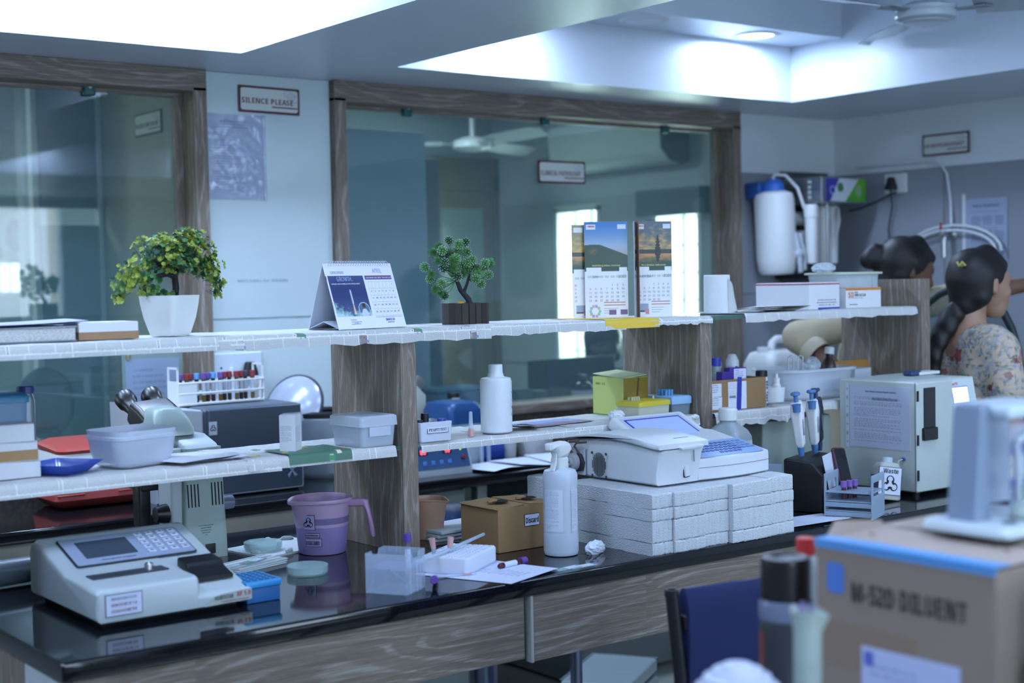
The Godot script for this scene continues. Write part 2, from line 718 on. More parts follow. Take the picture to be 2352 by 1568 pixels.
func setting() -> void:
	var paint := mt(hx("d8dee2"), 0.6)
	var gloss := mt(hx("c9d6d8"), 0.12)
	var ceil_m := mt(hx("ccd4de"), 0.35)
	# ceiling: slab, dropped soffits and two open trays
	struct("ceiling", G.new().box(Vector3(1.4, 2.72, -1.2), Vector3(8.2, 0.1, 6.7)), ceil_m)
	struct("ceiling", G.new().box(Vector3(1.4, 2.409, -4.21), Vector3(7.72, 0.522, 0.38)), ceil_m)
	struct("ceiling", G.new().box(Vector3(2.333, 2.409, -1.26), Vector3(0.567, 0.522, 5.52)), ceil_m)
	struct("ceiling", G.new().box(Vector3(4.9025, 2.409, -1.26), Vector3(0.715, 0.522, 5.52)), ceil_m)
	struct("ceiling", G.new().box(Vector3(1.4, 2.409, 0.9), Vector3(7.72, 0.522, 2.2)), ceil_m)
	struct("ceiling", G.new().box(Vector3(3.581, 2.52, -3.886), Vector3(1.928, 0.298, 0.268)), ceil_m)
	struct("ceiling", G.new().box(Vector3(3.581, 2.52, -0.334), Vector3(1.928, 0.298, 0.268)), ceil_m)
	struct("ceiling", G.new().box(Vector3(-0.225, 2.52, -3.886), Vector3(4.55, 0.298, 0.268)), ceil_m)
	struct("ceiling", G.new().box(Vector3(-0.225, 2.52, -0.334), Vector3(4.55, 0.298, 0.268)), ceil_m)
	# walls
	var back := G.new()
	back.box(Vector3(1.3, 0.42, -4.46), Vector3(7.6, 0.96, 0.12)).box(Vector3(1.38, 2.41, -4.46), Vector3(7.76, 0.524, 0.12))
	back.box(Vector3(4.94, 1.52, -4.46), Vector3(0.65, 1.26, 0.12))
	struct("wall_back", back, paint)
	var pil := struct("wall_back_pillar", G.new().box(Vector3(2.341, 1.52, -4.463), Vector3(0.482, 1.256, 0.114)), gloss)
	part(pil, "glass_panel", G.new().box(Vector3(2.341, 1.737, -4.403), Vector3(0.476, 0.818, 0.006), 0.001), gloss)
	part(pil, "glass_panel", G.new().box(Vector3(2.341, 1.115, -4.403), Vector3(0.476, 0.41, 0.006), 0.001), gloss)
	txt(pil, "WAIT ( TURN )   For   BOOKING", 0.19, 0.012, Vector3(2.302, 1.452, -4.3995), Vector3.ZERO, hx("8e9fac"))
	struct("wall_right", G.new().box(Vector3(5.32, 1.36, -1.2), Vector3(0.12, 2.9, 6.6)), paint)
	var wf := G.new().box(Vector3(1.4, 0.45, 2.06), Vector3(8.0, 1.0, 0.12)).box(Vector3(1.4, 2.46, 2.06), Vector3(8.0, 0.7, 0.12))
	for q in [[-2.6, -0.6], [1.2, 2.2], [4.0, 5.4]]:
		wf.box(Vector3((q[0] + q[1]) / 2, 1.53, 2.06), Vector3(q[1] - q[0], 1.16, 0.12))
	struct("wall_front", wf, mt(hx("e2e6e8"), 0.6))
	for q in [[0.3, 5], [3.1, 6]]:  # unseen windows behind the camera, placed to light the room from the front
		var w := struct("window_%d" % (q[1] + 1), G.new().box(Vector3(q[0], 0.97, 2.06), Vector3(1.8, 0.04, 0.1)).box(Vector3(q[0], 2.09, 2.06), Vector3(1.8, 0.04, 0.1)), white)
		part(w, "glass_pane", G.new().box(Vector3(q[0], 1.53, 2.06), Vector3(1.78, 1.1, 0.006)), mt(Color(0.9, 0.95, 0.95, 0.04), 0.02))
		area(self, Vector3(q[0], 1.53, 2.15), Vector3.ZERO, Vector2(1.7, 1.1), UNSEEN_DAY, Color(0.72, 0.84, 1.0))
	struct("wall_left", G.new().box(Vector3(-2.56, 1.36, -1.2), Vector3(0.12, 2.9, 6.6)), paint)
	# polished tile dado behind the water filter
	var tile := mt(hx("8f939c"), 0.15)
	var dado := struct("trim_1", G.new().box(Vector3(5.2565, 1.35, -3.2), Vector3(0.005, 1.06, 2.38)).box(Vector3(4.94, 1.35, -4.3975), Vector3(0.63, 1.06, 0.005)), mt(hx("7d8088"), 0.6))
	dado.set_meta("label", "grey polished tiles on the lower wall in the corner with the water filter")
	for i in 4:
		for j in 2:
			part(dado, "tile", G.new().box(Vector3(5.253, 1.09 + j * 0.535, -4.09 + i * 0.6), Vector3(0.008, 0.531, 0.596), 0.001), tile)
	for j in 2:
		part(dado, "tile", G.new().box(Vector3(4.94, 1.09 + j * 0.535, -4.394), Vector3(0.626, 0.531, 0.008), 0.001), tile)
	# floor
	var fl := struct("floor", G.new().box(Vector3(1.9, -0.06, -4.0), Vector3(9.0, 0.1, 12.2)), mt(hx("5e6259"), 0.6))
	var ftile := [mt(hx("989d94"), 0.14), mt(hx("9ea298"), 0.14), mt(hx("92978e"), 0.16)]
	var tmesh := G.new().box(Vector3.ZERO, Vector3(0.597, 0.012, 0.597), 0.001).done()
	for i in 8:
		for j in 9:
			part(fl, "tile", tmesh, ftile[(i * 5 + j * 3) % 3], Vector3(0.7 + i * 0.6, -0.006, -4.1 + j * 0.6))
	frame_window("window_1", -2.2, 2.10, [0.4, 1.733])
	frame_window("window_2", 2.582, 4.615, [2.936, 3.587, 4.236])
	# soft light of the trays; most of these lamps are out of view
	for k in 4:
		downlight(k * 0.6, 2.371, -3.88, 0.5, "unseen lit round downlight in the left ceiling tray, %s from its right corner" % ["fourth", "third", "second", "first"][k])  # unseen, placed to brighten the walls of the left tray
	downlight(3.0, 2.371, -3.88, 0.42, "lit round downlight at the left end of the right ceiling tray")
	downlight(3.598, 2.371, -3.88, 0.0, "unlit round downlight in the right ceiling tray, between two lit ones")
	downlight(4.19, 2.371, -3.88, 0.42, "lit round downlight near the right corner of the right ceiling tray")
	for k in 4:
		downlight([0.3, 1.4, 3.0, 4.19][k], 2.371, -0.33, FRONT, "unseen round downlight on the near band of the %s" % ["left ceiling tray, far from the beam", "left ceiling tray, close to the beam", "right ceiling tray, close to the beam", "right ceiling tray, by the right wall"][k])  # unseen, placed to light the bench and shelves from the front
	for p in [[-0.2, -2.2, "left ceiling tray, farther from the beam"], [1.1, -2.2, "left ceiling tray, nearer the beam"], [3.2, -1.9, "right ceiling tray, beside the fan"]]:  # unseen panels, placed to light the benches and shelves from above
		var t := thing("unseen_panel_light", "unseen square panel lighting the room, in the " + p[2], "light", Vector3(p[0], 2.665, p[1]), 0.0, "unseen square panel lights in the ceiling trays")
		part(t, "frame", G.new().box(Vector3(0, -0.008, 0), Vector3(0.6, 0.02, 0.6), 0.003), white)
		part(t, "diffuser", G.new().box(Vector3(0, -0.019, 0), Vector3(0.56, 0.004, 0.56)), mt(hx("e8eef6"), 0.5, 0.0, {"emission_enabled": true, "emission": LAMP, "emission_energy_multiplier": 1.5}))
		area(t, Vector3(0, -0.03, 0), Vector3(-90, 0, 0), Vector2(0.55, 0.55), UNSEEN_PANEL, LAMP)
	# the rooms behind the glass
	var teal := mt(hx("9aa6ac"), 0.6)
	var room := G.new()
	room.box(Vector3(3.9, 2.48, -6.1), Vector3(3.1, 0.1, 3.2)).box(Vector3(3.9, 1.2, -7.1), Vector3(3.0, 2.6, 0.1))
	struct("ceiling_room", G.new().box(Vector3(1.4, 2.52, -7.0), Vector3(8.2, 0.1, 5.0)), mt(hx("aeb9b8"), 0.6))
	struct("wall_room_far", G.new().box(Vector3(3.85, 1.25, -7.1), Vector3(2.9, 2.55, 0.1)), teal)
	struct("wall_room_between", G.new().box(Vector3(2.36, 1.25, -5.16), Vector3(0.12, 2.55, 1.28)), mt(hx("8f917f"), 0.6))
	struct("wall_corridor_end", G.new().box(Vector3(1.0, 1.25, -9.36), Vector3(7.2, 2.55, 0.12)), mt(hx("a9c4bb"), 0.6))
	var rw := G.new()
	rw.box(Vector3(5.32, 0.45, -5.85), Vector3(0.12, 1.0, 2.7)).box(Vector3(5.32, 2.18, -5.85), Vector3(0.12, 0.64, 2.7))
	for z in [[-4.5, -5.26], [-5.62, -6.05], [-6.45, -7.2]]:
		rw.box(Vector3(5.32, 1.4, (z[0] + z[1]) / 2), Vector3(0.12, 0.92, z[0] - z[1]))
	struct("wall_room_right", rw, teal)
	struct("wall_room_right_far", G.new().box(Vector3(5.32, 1.25, -8.3), Vector3(0.12, 2.55, 2.2)), teal)
	var cl := G.new().box(Vector3(-2.56, 1.25, -5.0), Vector3(0.12, 2.55, 1.0)).box(Vector3(-2.56, 0.4, -7.4), Vector3(0.12, 0.9, 4.0)).box(Vector3(-2.56, 2.35, -7.4), Vector3(0.12, 0.4, 4.0))
	struct("wall_corridor_left", cl, teal)
	var k := 3
	for z in [[-5.26, -5.62, "narrow white barred window at the right of the room behind the glass"], [-6.05, -6.45, "bright barred window by the head of the person at the monitor"]]:
		var zc: float = (z[0] + z[1]) / 2
		var wd: float = z[0] - z[1]
		var w := struct("window_%d" % k, G.new().box(Vector3(5.3, 1.84, zc), Vector3(0.1, 0.04, wd), 0.002).box(Vector3(5.3, 0.96, zc), Vector3(0.1, 0.04, wd), 0.002).box(Vector3(5.3, 1.4, z[0] - 0.015), Vector3(0.1, 0.9, 0.03), 0.002).box(Vector3(5.3, 1.4, z[1] + 0.015), Vector3(0.1, 0.9, 0.03), 0.002), mt(hx("c8d2d0"), 0.4))
		w.set_meta("label", z[2])
		part(w, "glass_pane", G.new().box(Vector3(5.33, 1.4, zc), Vector3(0.005, 0.86, wd - 0.06)), mt(Color(0.9, 0.95, 0.95, 0.04), 0.02))
		for i in (1 if k == 3 else 2):
			part(w, "mullion", G.new().box(Vector3(5.31, 1.4, z[1] + wd * (i + 1) / (2.0 if k == 3 else 3.0)), Vector3(0.02, 0.86, 0.018), 0.002), mt(hx("a8b6b4"), 0.4))
		for i in 6:
			part(w, "grille_bar", G.new().box(Vector3(5.35, 1.03 + i * 0.145, zc), Vector3(0.014, 0.014, wd - 0.06)), mt(hx("8a9a98"), 0.4))
		if k == 3:
			part(w, "pelmet", G.new().box(Vector3(5.22, 1.83, zc), Vector3(0.08, 0.14, wd + 0.12), 0.004), mt(hx("5b6c78"), 0.6))
		k += 1
	area(self, Vector3(5.40, 1.4, -5.44), Vector3(0, 90, 0), Vector2(0.3, 0.8), 1.0, Color(0.85, 1.0, 0.97))
	area(self, Vector3(5.40, 1.4, -6.25), Vector3(0, 90, 0), Vector2(0.34, 0.8), 1.0, Color(0.85, 1.0, 0.97))
	for p in [[3.9, -5.9, ROOM_A, "right"], [1.0, -6.6, ROOM_B, "left"]]:  # lamps added above the view to brighten the two rooms
		var t := thing("added_room_light", "added ceiling light, out of view, brightening the room behind the %s window" % p[3], "light", Vector3(p[0], 2.46, p[1]), 0.0, "added ceiling lights of the rooms behind the glass")
		part(t, "diffuser", G.new().lathe([Vector2(0, -0.03), Vector2(0.14, -0.03), Vector2(0.16, -0.015), Vector2(0.16, 0.01), Vector2(0, 0.01)], 24), mt(hx("dfe8e4"), 0.5, 0.0, {"emission_enabled": true, "emission": Color(0.8, 1, 0.94), "emission_energy_multiplier": 0.8}))
		area(t, Vector3(0, -0.04, 0), Vector3(-90, 0, 0), Vector2(0.28, 0.28), p[2], Color(0.84, 0.97, 1.0))

func area(par: Node, p: Vector3, rot: Vector3, size: Vector2, e: float, c: Color) -> void:
	var l := AreaLight3D.new()
	l.name = "glow"
	l.area_size = size
	l.light_color = c
	l.light_energy = e
	l.area_range = 12.0
	l.area_attenuation = 2.0
	l.shadow_enabled = true
	l.position = p
	l.rotation_degrees = rot
	par.add_child(l, true)

func paper_cover(x0: float, x1: float, y: float, zb: float, zf: float, drop: float, sd: int, label: String, m: Material, ragged := 0.0) -> void:
	var n := FastNoiseLite.new()
	n.seed = sd
	n.frequency = 1.0
	var g := G.new()
	var dep := zf - zb
	var tot := dep + drop + 0.012
	g.grid(28, 22, func(a, b):
		var s: float = b * tot
		var x: float = lerpf(x0, x1, a)
		var wv: float = n.get_noise_2d(x * 9.0, s * 7.0)
		if s < dep:
			return Vector3(x, y + 0.0016 + 0.0025 * maxf(0.0, wv), zb + s)
		var e: float = s - dep
		var r := 0.006
		var ang: float = minf(e / r, PI * 0.5)
		var dn: float = maxf(0.0, e - r * PI * 0.5) * (1.0 + ragged * n.get_noise_1d(x * 22.0))
		return Vector3(x, y + 0.0016 - r * (1.0 - cos(ang)) - dn, zf + r * sin(ang) + 0.004 * n.get_noise_2d(x * 6.0 + 9.0, 3.0) * (dn / 0.02) + dn * 0.1 + 0.001))
	for i in g.U.size():
		g.U[i] = Vector2(g.U[i].y * tot / 0.62 + sd * 0.13, g.U[i].x * (x1 - x0) / 0.31 + sd * 0.37)
	solo("newspaper", label, "newspaper", g.done(80), m, Vector3.ZERO, Vector3.ZERO, "newspapers lining the glass shelves")

func carton(n: String, label: String, cat: String, p: Vector3, yaw: float, s: Vector3, m: Material, group := "") -> Node3D:
	var t := thing(n, label, cat, p, yaw, group)
	part(t, "body", G.new().box(Vector3(0, s.y / 2, 0), s, 0.0012), m)
	part(t, "top_flap", G.new().box(Vector3(0.001, s.y + 0.0006, 0), Vector3(s.x - 0.003, 0.0012, s.z - 0.003)), m)
	return t

func bottle(par: Node, pr: Array, m: Material, nm := "body") -> MeshInstance3D:
	return part(par, nm, G.new().lathe(pr, 32), m)

func cap(par: Node, r: float, y: float, h: float, m: Material, ribs := 28) -> void:
	var g := G.new().lathe([Vector2(0, y), Vector2(r, y), Vector2(r, y + h - r * 0.12), Vector2(r * 0.9, y + h), Vector2(0, y + h)], 28)
	for i in ribs:
		g.at(Vector3(0, y, 0), Vector3(0, 360.0 * i / ribs, 0))
		g.box(Vector3(0, h * 0.45, r), Vector3(r * 0.09, h * 0.78, r * 0.06))
	part(par, "cap", g, m)

func shelf_unit() -> void:
	var i := 0
	for d in [[0.836, 1.313, "tall limed wood shelf divider at the left end of the bench"], [1.821, 1.313, "tall limed wood shelf divider beside the purple jug"], [2.797, 1.313, "limed wood shelf divider behind the yellow carton"], [3.772, 1.416, "limed wood shelf divider that stands above the upper shelf by the clear bin"]]:
		var t := thing("shelf_divider", d[2], "panel", Vector3(d[0] + 0.021, 0.8, -2.97), 0.0, "wooden dividers of the bench shelf")
		var h: float = d[1] - 0.8
		part(t, "board", G.new().box(Vector3(0, h / 2, -0.001), Vector3(0.042, h, 0.318), 0.0008), wood_v)
		part(t, "edge_band", G.new().box(Vector3(0, h / 2, 0.159), Vector3(0.0425, h, 0.002), 0.0004), wood_c)
		i += 1
	var gm := mt(Color(0.25, 0.5, 0.45, 0.35), 0.05)
	for s in [[0.84, 2.818, 1.3185, -2.968, 0.3, "long upper glass shelf under the potted plants"], [2.82, 3.768, 1.3215, -2.968, 0.3, "upper glass shelf under the tissue roll and clear bin"], [0.879, 1.82, 1.0485, -2.944, 0.26, "lower glass shelf in front of the microscope head"], [1.864, 2.796, 1.0485, -2.944, 0.26, "lower glass shelf under the white plastic bottle"], [2.84, 3.771, 1.0485, -2.944, 0.26, "lower glass shelf under the cardboard carton of bottles"]]:
		solo("glass_shelf", s[5], "shelf", G.new().box(Vector3.ZERO, Vector3(s[1] - s[0], 0.011, s[4]), 0.001), gm, Vector3((s[0] + s[1]) / 2, s[2], s[3]), Vector3.ZERO, "glass shelves of the bench")
	var yel := tm(page(256, 64, Color(0.85, 0.72, 0.25), Color(0.3, 0.25, 0.1), 6, 9, Rect2(0.02, 0.1, 0.96, 0.8)), 0.7, Vector3(2, 2, 1))
	paper_cover(0.845, 1.42, 1.325, -3.1, -2.812, 0.020, 1, "newspaper under the magazines at the left end of the upper shelf", news[0])
	paper_cover(1.36, 2.08, 1.3255, -3.1, -2.812, 0.022, 2, "newspaper hanging over the upper shelf edge below the desk calendar", news[1], 0.3)
	paper_cover(2.02, 2.52, 1.3262, -3.08, -2.812, 0.018, 3, "newspaper on the upper shelf to the right of the dark wooden planter", news[0], 0.3)
	paper_cover(2.45, 2.64, 1.327, -3.06, -2.811, 0.016, 4, "strip of yellow printed paper on the shelf edge under the tall calendars", yel)
	paper_cover(2.6, 2.84, 1.3255, -3.08, -2.812, 0.010, 5, "newspaper on top of the divider to the right of the tall calendars", news[1], 0.8)
	paper_cover(2.97, 3.745, 1.3285, -3.08, -2.812, 0.016, 6, "newspaper under the white cartons at the right end of the upper shelf", news[0], 0.4)
	paper_cover(0.885, 1.5, 1.055, -3.06, -2.812, 0.02, 7, "newspaper under the frosted tub on the lower left shelf", news[1])
	paper_cover(1.42, 1.80, 1.0557, -3.06, -2.812, 0.016, 8, "newspaper under the small white chemical carton on the lower shelf", news[0])
	paper_cover(1.87, 2.42, 1.055, -3.06, -2.812, 0.013, 9, "newspaper under the white plastic bottle on the middle lower shelf", news[0])
	paper_cover(2.34, 2.785, 1.0557, -3.06, -2.812, 0.018, 10, "newspaper under the tip boxes on the middle lower shelf", news[1])
	paper_cover(2.846, 3.17, 1.055, -3.06, -2.812, 0.030, 11, "torn newspaper hanging from the shelf under the cardboard carton", news[0], 0.5)
	paper_cover(3.10, 3.74, 1.0562, -3.06, -2.812, 0.014, 12, "newspaper under the frosted food container on the right lower shelf", news[1], 0.3)
	# glossy colour advert pages
	var ad := Image.create(128, 64, false, Image.FORMAT_RGB8)
	ad.fill(hx("46705c"))
	for q in 30:
		ad.fill_rect(Rect2i((q * 37) % 120, (q * 23) % 60, 4 + q % 9, 3 + q % 5), [hx("c7a04a"), hx("7b4030"), hx("d8d6c0"), hx("3f8a5c")][q % 4])
	paper_cover(1.52, 1.68, 1.0588, -2.93, -2.811, 0.014, 13, "green printed page over the shelf edge below the chemical carton", tm(ad, 0.5, Vector3(2, 2, 1)))
	var ph := Image.create(128, 64, false, Image.FORMAT_RGB8)
	for y in 64:
		for x in 128:
			ph.set_pixel(x, y, hx("7f8fc4").lerp(hx("8b6a66"), clampf(y / 40.0 - 0.5 + 0.2 * sin(x * 0.1), 0, 1)))
	solo("newspaper", "open newspaper page with a blue photograph, right of the white plastic bottle", "newspaper", G.new().box(Vector3.ZERO, Vector3(0.22, 0.0006, 0.11), 0.0, true), tm(ph, 0.6), Vector3(2.36, 1.0604, -2.93), Vector3(0, 6, 0))
	solo("folded_paper", "cream sheet of paper folded up at one corner beside the white plastic bottle", "paper", G.new().grid(8, 6, func(a, b): return Vector3(a * 0.1 - 0.05, 0.004 + 0.012 * sin(a * PI) * b, b * 0.09 - 0.045)).done(80), mt(hx("b9b29a"), 0.7), Vector3(2.215, 1.0595, -2.885), Vector3(0, -20, 0))

func rosette(n: int, r: float, w: float, lift: float, sd: int) -> G:
	var rg := RandomNumberGenerator.new()
	rg.seed = sd
	var g := G.new()
	for i in n:
		g.at(Vector3.ZERO, Vector3(rg.randf_range(-10, 10), 360.0 * i / n + rg.randf_range(-14, 14), 0))
		var l := r * rg.randf_range(0.8, 1.1)
		var a := g.v(Vector3(0, 0, 0))
		var b := g.v(Vector3(l * 0.55, lift * 0.5, -w * 0.5))
		var c := g.v(Vector3(l, lift, -w * 0.28))
		var d := g.v(Vector3(l * 0.88, lift * 0.9, 0))
		var e := g.v(Vector3(l, lift, w * 0.28))
		var f := g.v(Vector3(l * 0.55, lift * 0.5, w * 0.5))
		g.t3(a, f, d); g.t3(f, e, d); g.t3(a, d, b); g.t3(d, c, b)
	return g

func bush_plant() -> void:
	var t := thing("artificial_bonsai", "artificial bonsai with yellow-green clover leaves in a white square pot", "plant", Vector3(1.315, 1.3285, -2.95))
	var pot := G.new()
	var rings := []
	for q in [[0.062, 0.0], [0.068, 0.004], [0.088, 0.04], [0.098, 0.07], [0.1015, 0.088], [0.099, 0.088], [0.094, 0.075]]:
		rings.append(rr(q[0], q[0], q[0] * 0.16, q[1], 4))
	pot.loft(rings)
	part(t, "pot", pot, mt(hx("dcdedd"), 0.35), Vector3.ZERO, Vector3(0, 28, 0))
	part(t, "soil", G.new().lathe([Vector2(0, 0.076), Vector2(0.046, 0.074), Vector2(0.046, 0.07), Vector2(0, 0.07)], 16), mt(hx("3a352c"), 0.9))
	var bark := mt(hx("1d1a1e"), 0.85)
	var trunk := G.new().tube([Vector3(0.012, 0.07, 0), Vector3(0.016, 0.105, 0), Vector3(0.014, 0.13, 0.0), Vector3(0.022, 0.155, 0.0), Vector3(0.035, 0.18, -0.01)], [0.008, 0.0075, 0.007, 0.006, 0.004], 10)
	trunk.tube([Vector3(0.015, 0.128, 0), Vector3(-0.005, 0.135, 0.005), Vector3(-0.03, 0.13, 0.01), Vector3(-0.055, 0.12, 0.01)], [0.007, 0.006, 0.005, 0.003], 8)
	trunk.tube([Vector3(0.002, 0.135, 0), Vector3(-0.015, 0.15, 0.005), Vector3(-0.035, 0.165, 0.0)], [0.006, 0.005, 0.003], 8)
	part(t, "trunk", trunk, bark)
	var rg := RandomNumberGenerator.new()
	rg.seed = 4
	var gs := [G.new(), G.new(), G.new()]
	var stems := G.new()
	var blobs := [[0.02, 0.20, 0.055, 0.03], [-0.03, 0.19, 0.05, 0.032], [0.06, 0.185, 0.055, 0.03], [-0.075, 0.145, 0.042, 0.026], [-0.10, 0.115, 0.028, 0.02], [0.09, 0.15, 0.04, 0.028], [0.11, 0.115, 0.022, 0.016], [-0.045, 0.10, 0.03, 0.014], [0.02, 0.165, 0.06, 0.02], [0.05, 0.215, 0.04, 0.02], [-0.115, 0.085, 0.014, 0.008], [0.115, 0.09, 0.012, 0.01], [-0.005, 0.09, 0.028, 0.008], [0.0, 0.155, 0.06, 0.018], [0.05, 0.15, 0.05, 0.02], [-0.05, 0.125, 0.035, 0.012]]
	var ros := [rosette(5, 0.0075, 0.007, 0.004, 1), rosette(4, 0.0085, 0.008, 0.003, 2), rosette(5, 0.0065, 0.006, 0.005, 3)]
	for bi in blobs.size():
		var b: Array = blobs[bi]
		var cnt := int(b[2] * b[3] * 62000.0) + 14
		for i in cnt:
			var dv := Vector3(rg.randfn(), rg.randfn(), rg.randfn()).normalized() * pow(rg.randf(), 0.4)
			var p := Vector3(b[0] + dv.x * b[2], b[1] + dv.y * b[3], dv.z * b[2] * 0.9)
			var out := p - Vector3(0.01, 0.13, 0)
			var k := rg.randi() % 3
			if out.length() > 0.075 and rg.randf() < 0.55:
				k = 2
			var src: G = ros[rg.randi() % 3]
			var g: G = gs[k]
			var n := (out.normalized() + Vector3(rg.randf_range(-0.6, 0.6), rg.randf_range(-0.1, 0.8), rg.randf_range(-0.3, 0.9))).normalized()
			var bs := Basis(Quaternion(Vector3.UP, n)) * Basis.from_scale(Vector3.ONE * rg.randf_range(0.75, 1.3))
			var off := g.P.size()
			for q in src.P:
				g.P.append(p + bs * q)
				g.U.append(Vector2.ZERO)
			for q in src.T:
				g.T.append(off + q)
			if i % 4 == 0:
				stems.tube([p, p.lerp(Vector3(b[0] * 0.5, 0.13, 0), 0.35) + Vector3(0, -0.006, 0)], 0.0006, 4, false)
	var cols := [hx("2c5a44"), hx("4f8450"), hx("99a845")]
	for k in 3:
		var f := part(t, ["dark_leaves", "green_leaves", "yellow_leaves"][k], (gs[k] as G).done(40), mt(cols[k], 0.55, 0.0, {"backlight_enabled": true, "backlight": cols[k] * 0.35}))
		f.set_meta("kind", "stuff")
	part(t, "twigs", stems, mt(hx("3c5f3f"), 0.7)).set_meta("kind", "stuff")

func pine_plant() -> void:
	var t := thing("artificial_bonsai", "artificial bonsai with frosted pine balls in a dark slatted wooden planter", "plant", Vector3(2.105, 1.3285, -2.945), -12.0)
	var dark := [mt(hx("2a2622"), 0.75), mt(hx("332d27"), 0.75), mt(hx("241f1d"), 0.8)]
	var n := 20
	for i in n:
		var a := TAU * i / n
		var r := 0.058
		part(t, "slat", G.new().box(Vector3(0, 0.026, 0), Vector3(0.0172, 0.052 + 0.001 * (i % 2), 0.006), 0.0012), dark[i % 3], Vector3(r * sin(a), 0, r * 0.72 * cos(a)), Vector3(0, rad_to_deg(atan2(sin(a), cos(a) / 0.72 * 0.9)), 0))
	var fillp := []
	for i in 24:
		fillp.append(Vector2(0.055 * sin(TAU * i / 24.0), 0.04 * cos(TAU * i / 24.0)))
	part(t, "planter_fill", G.new().at(Vector3.ZERO, Vector3(-90, 0, 0)).prism(fillp, 0.002, 0.046), mt(hx("211d1b"), 0.9))
	part(t, "pebble", G.new().lathe([Vector2(0, 0), Vector2(0.008, 0.001), Vector2(0.010, 0.005), Vector2(0.006, 0.010), Vector2(0, 0.011)], 14), mt(hx("d98a24"), 0.35), Vector3(-0.02, 0.046, 0.02))
	var bark := mt(hx("2a2931"), 0.8)
	var trunk := G.new().tube([Vector3(0.014, 0.044, 0), Vector3(0.008, 0.062, 0.002), Vector3(-0.012, 0.085, 0), Vector3(-0.022, 0.11, 0), Vector3(-0.03, 0.13, 0), Vector3(-0.048, 0.15, 0.0), Vector3(-0.05, 0.18, 0)], [0.010, 0.0075, 0.006, 0.005, 0.005, 0.004, 0.003], 10)
	trunk.tube([Vector3(-0.005, 0.075, 0), Vector3(0.004, 0.10, 0.004), Vector3(0.012, 0.125, 0.004), Vector3(0.028, 0.15, 0)], [0.005, 0.004, 0.003, 0.002], 8)
	trunk.tube([Vector3(-0.03, 0.128, 0), Vector3(-0.055, 0.14, 0.01), Vector3(-0.07, 0.155, 0.01)], [0.004, 0.003, 0.002], 8)
	part(t, "trunk", trunk, bark)
	var rg := RandomNumberGenerator.new()
	rg.seed = 12
	var meshes := []
	for s in 3:
		var g := G.new()
		for i in 90:
			var y := 1.0 - 2.0 * (i + 0.5) / 90.0
			var a := i * 2.39996 + s
			var d := Vector3(sqrt(1 - y * y) * cos(a), y, sqrt(1 - y * y) * sin(a))
			var u := d.cross(Vector3(0.3, 0.8, 0.5)).normalized() * 0.0016
			var w := d.cross(u)
			var l := 0.0105 * rg.randf_range(0.85, 1.1)
			var q := [g.v(d * 0.003 + u), g.v(d * 0.003 - u * 0.5 + w * 0.8), g.v(d * 0.003 - u * 0.5 - w * 0.8), g.v(d * l)]
			g.t3(q[0], q[1], q[3]); g.t3(q[1], q[2], q[3]); g.t3(q[2], q[0], q[3])
		meshes.append(g.done(20))
	var fr := G.new()
	for i in 45:
		var y := 1.0 - 2.0 * (i + 0.5) / 45.0
		var a := i * 2.39996
		var d := Vector3(sqrt(1 - y * y) * cos(a), y, sqrt(1 - y * y) * sin(a))
		fr.at(d * 0.0092)
		fr.box(Vector3.ZERO, Vector3(0.001, 0.001, 0.001))
	var frm := fr.done(20)
	var gm := [mt(hx("3f6b45"), 0.6), mt(hx("4f7f4a"), 0.6), mt(hx("5f9455"), 0.6)]
	var sm := G.new()
	var spots := [[-0.05, 0.215], [-0.058, 0.2], [-0.03, 0.205], [-0.012, 0.21], [-0.09, 0.185], [-0.075, 0.19], [-0.06, 0.178], [-0.04, 0.182], [-0.02, 0.19], [0.0, 0.185], [-0.085, 0.165], [-0.098, 0.15], [-0.068, 0.16], [-0.05, 0.165], [-0.035, 0.168], [-0.065, 0.147], [-0.045, 0.145], [-0.028, 0.148], [-0.012, 0.15], [-0.09, 0.132], [-0.085, 0.12], [-0.03, 0.125], [-0.01, 0.132], [-0.075, 0.11], [-0.068, 0.098], [-0.085, 0.095], [-0.05, 0.105], [-0.048, 0.078], [-0.062, 0.085], [0.0, 0.16], [0.012, 0.165], [0.03, 0.165], [0.045, 0.158], [0.06, 0.15], [0.068, 0.158], [0.02, 0.15], [0.035, 0.145], [0.048, 0.135], [0.055, 0.128], [0.04, 0.12], [0.025, 0.13], [0.015, 0.118], [0.035, 0.105], [0.048, 0.11], [0.008, 0.142]]
	for i in spots.size():
		var s: Array = spots[i]
		var p := Vector3(s[0], s[1] - 0.006, rg.randf_range(-0.03, 0.04))
		var b := part(t, "pine_ball", meshes[i % 3], gm[(i * 7) % 3] if s[0] < 0.0 else gm[2], p)
		b.scale = Vector3.ONE * rg.randf_range(1.2, 1.55)
		b.rotation = Vector3(rg.randf() * 6, rg.randf() * 6, 0)
		if i % 3 != 1:
			part(b, "frosted_tips", frm, mt(hx("b4c4be"), 0.8))
		sm.tube([p, p.lerp(Vector3(-0.02 if s[0] < 0.0 else 0.015, 0.11, 0), 0.5) + Vector3(0, -0.006, 0), Vector3(-0.025 if s[0] < 0.0 else 0.012, 0.11, 0)], 0.0008, 4, false)
	part(t, "stems", sm, mt(hx("4f7a4c"), 0.7)).set_meta("kind", "stuff")

func month_rows(par: Node, days: Array, x: float, y: float, dx: float, dy: float, h: float, z: float, c: Color, red: Color) -> void:
	for r in days.size():
		for k in days[r].size():
			if days[r][k] > 0:
				txt(par, str(days[r][k]), 0.0, h, Vector3(x + k * dx, y - r * dy, z), Vector3.ZERO, red if k == 0 else c)

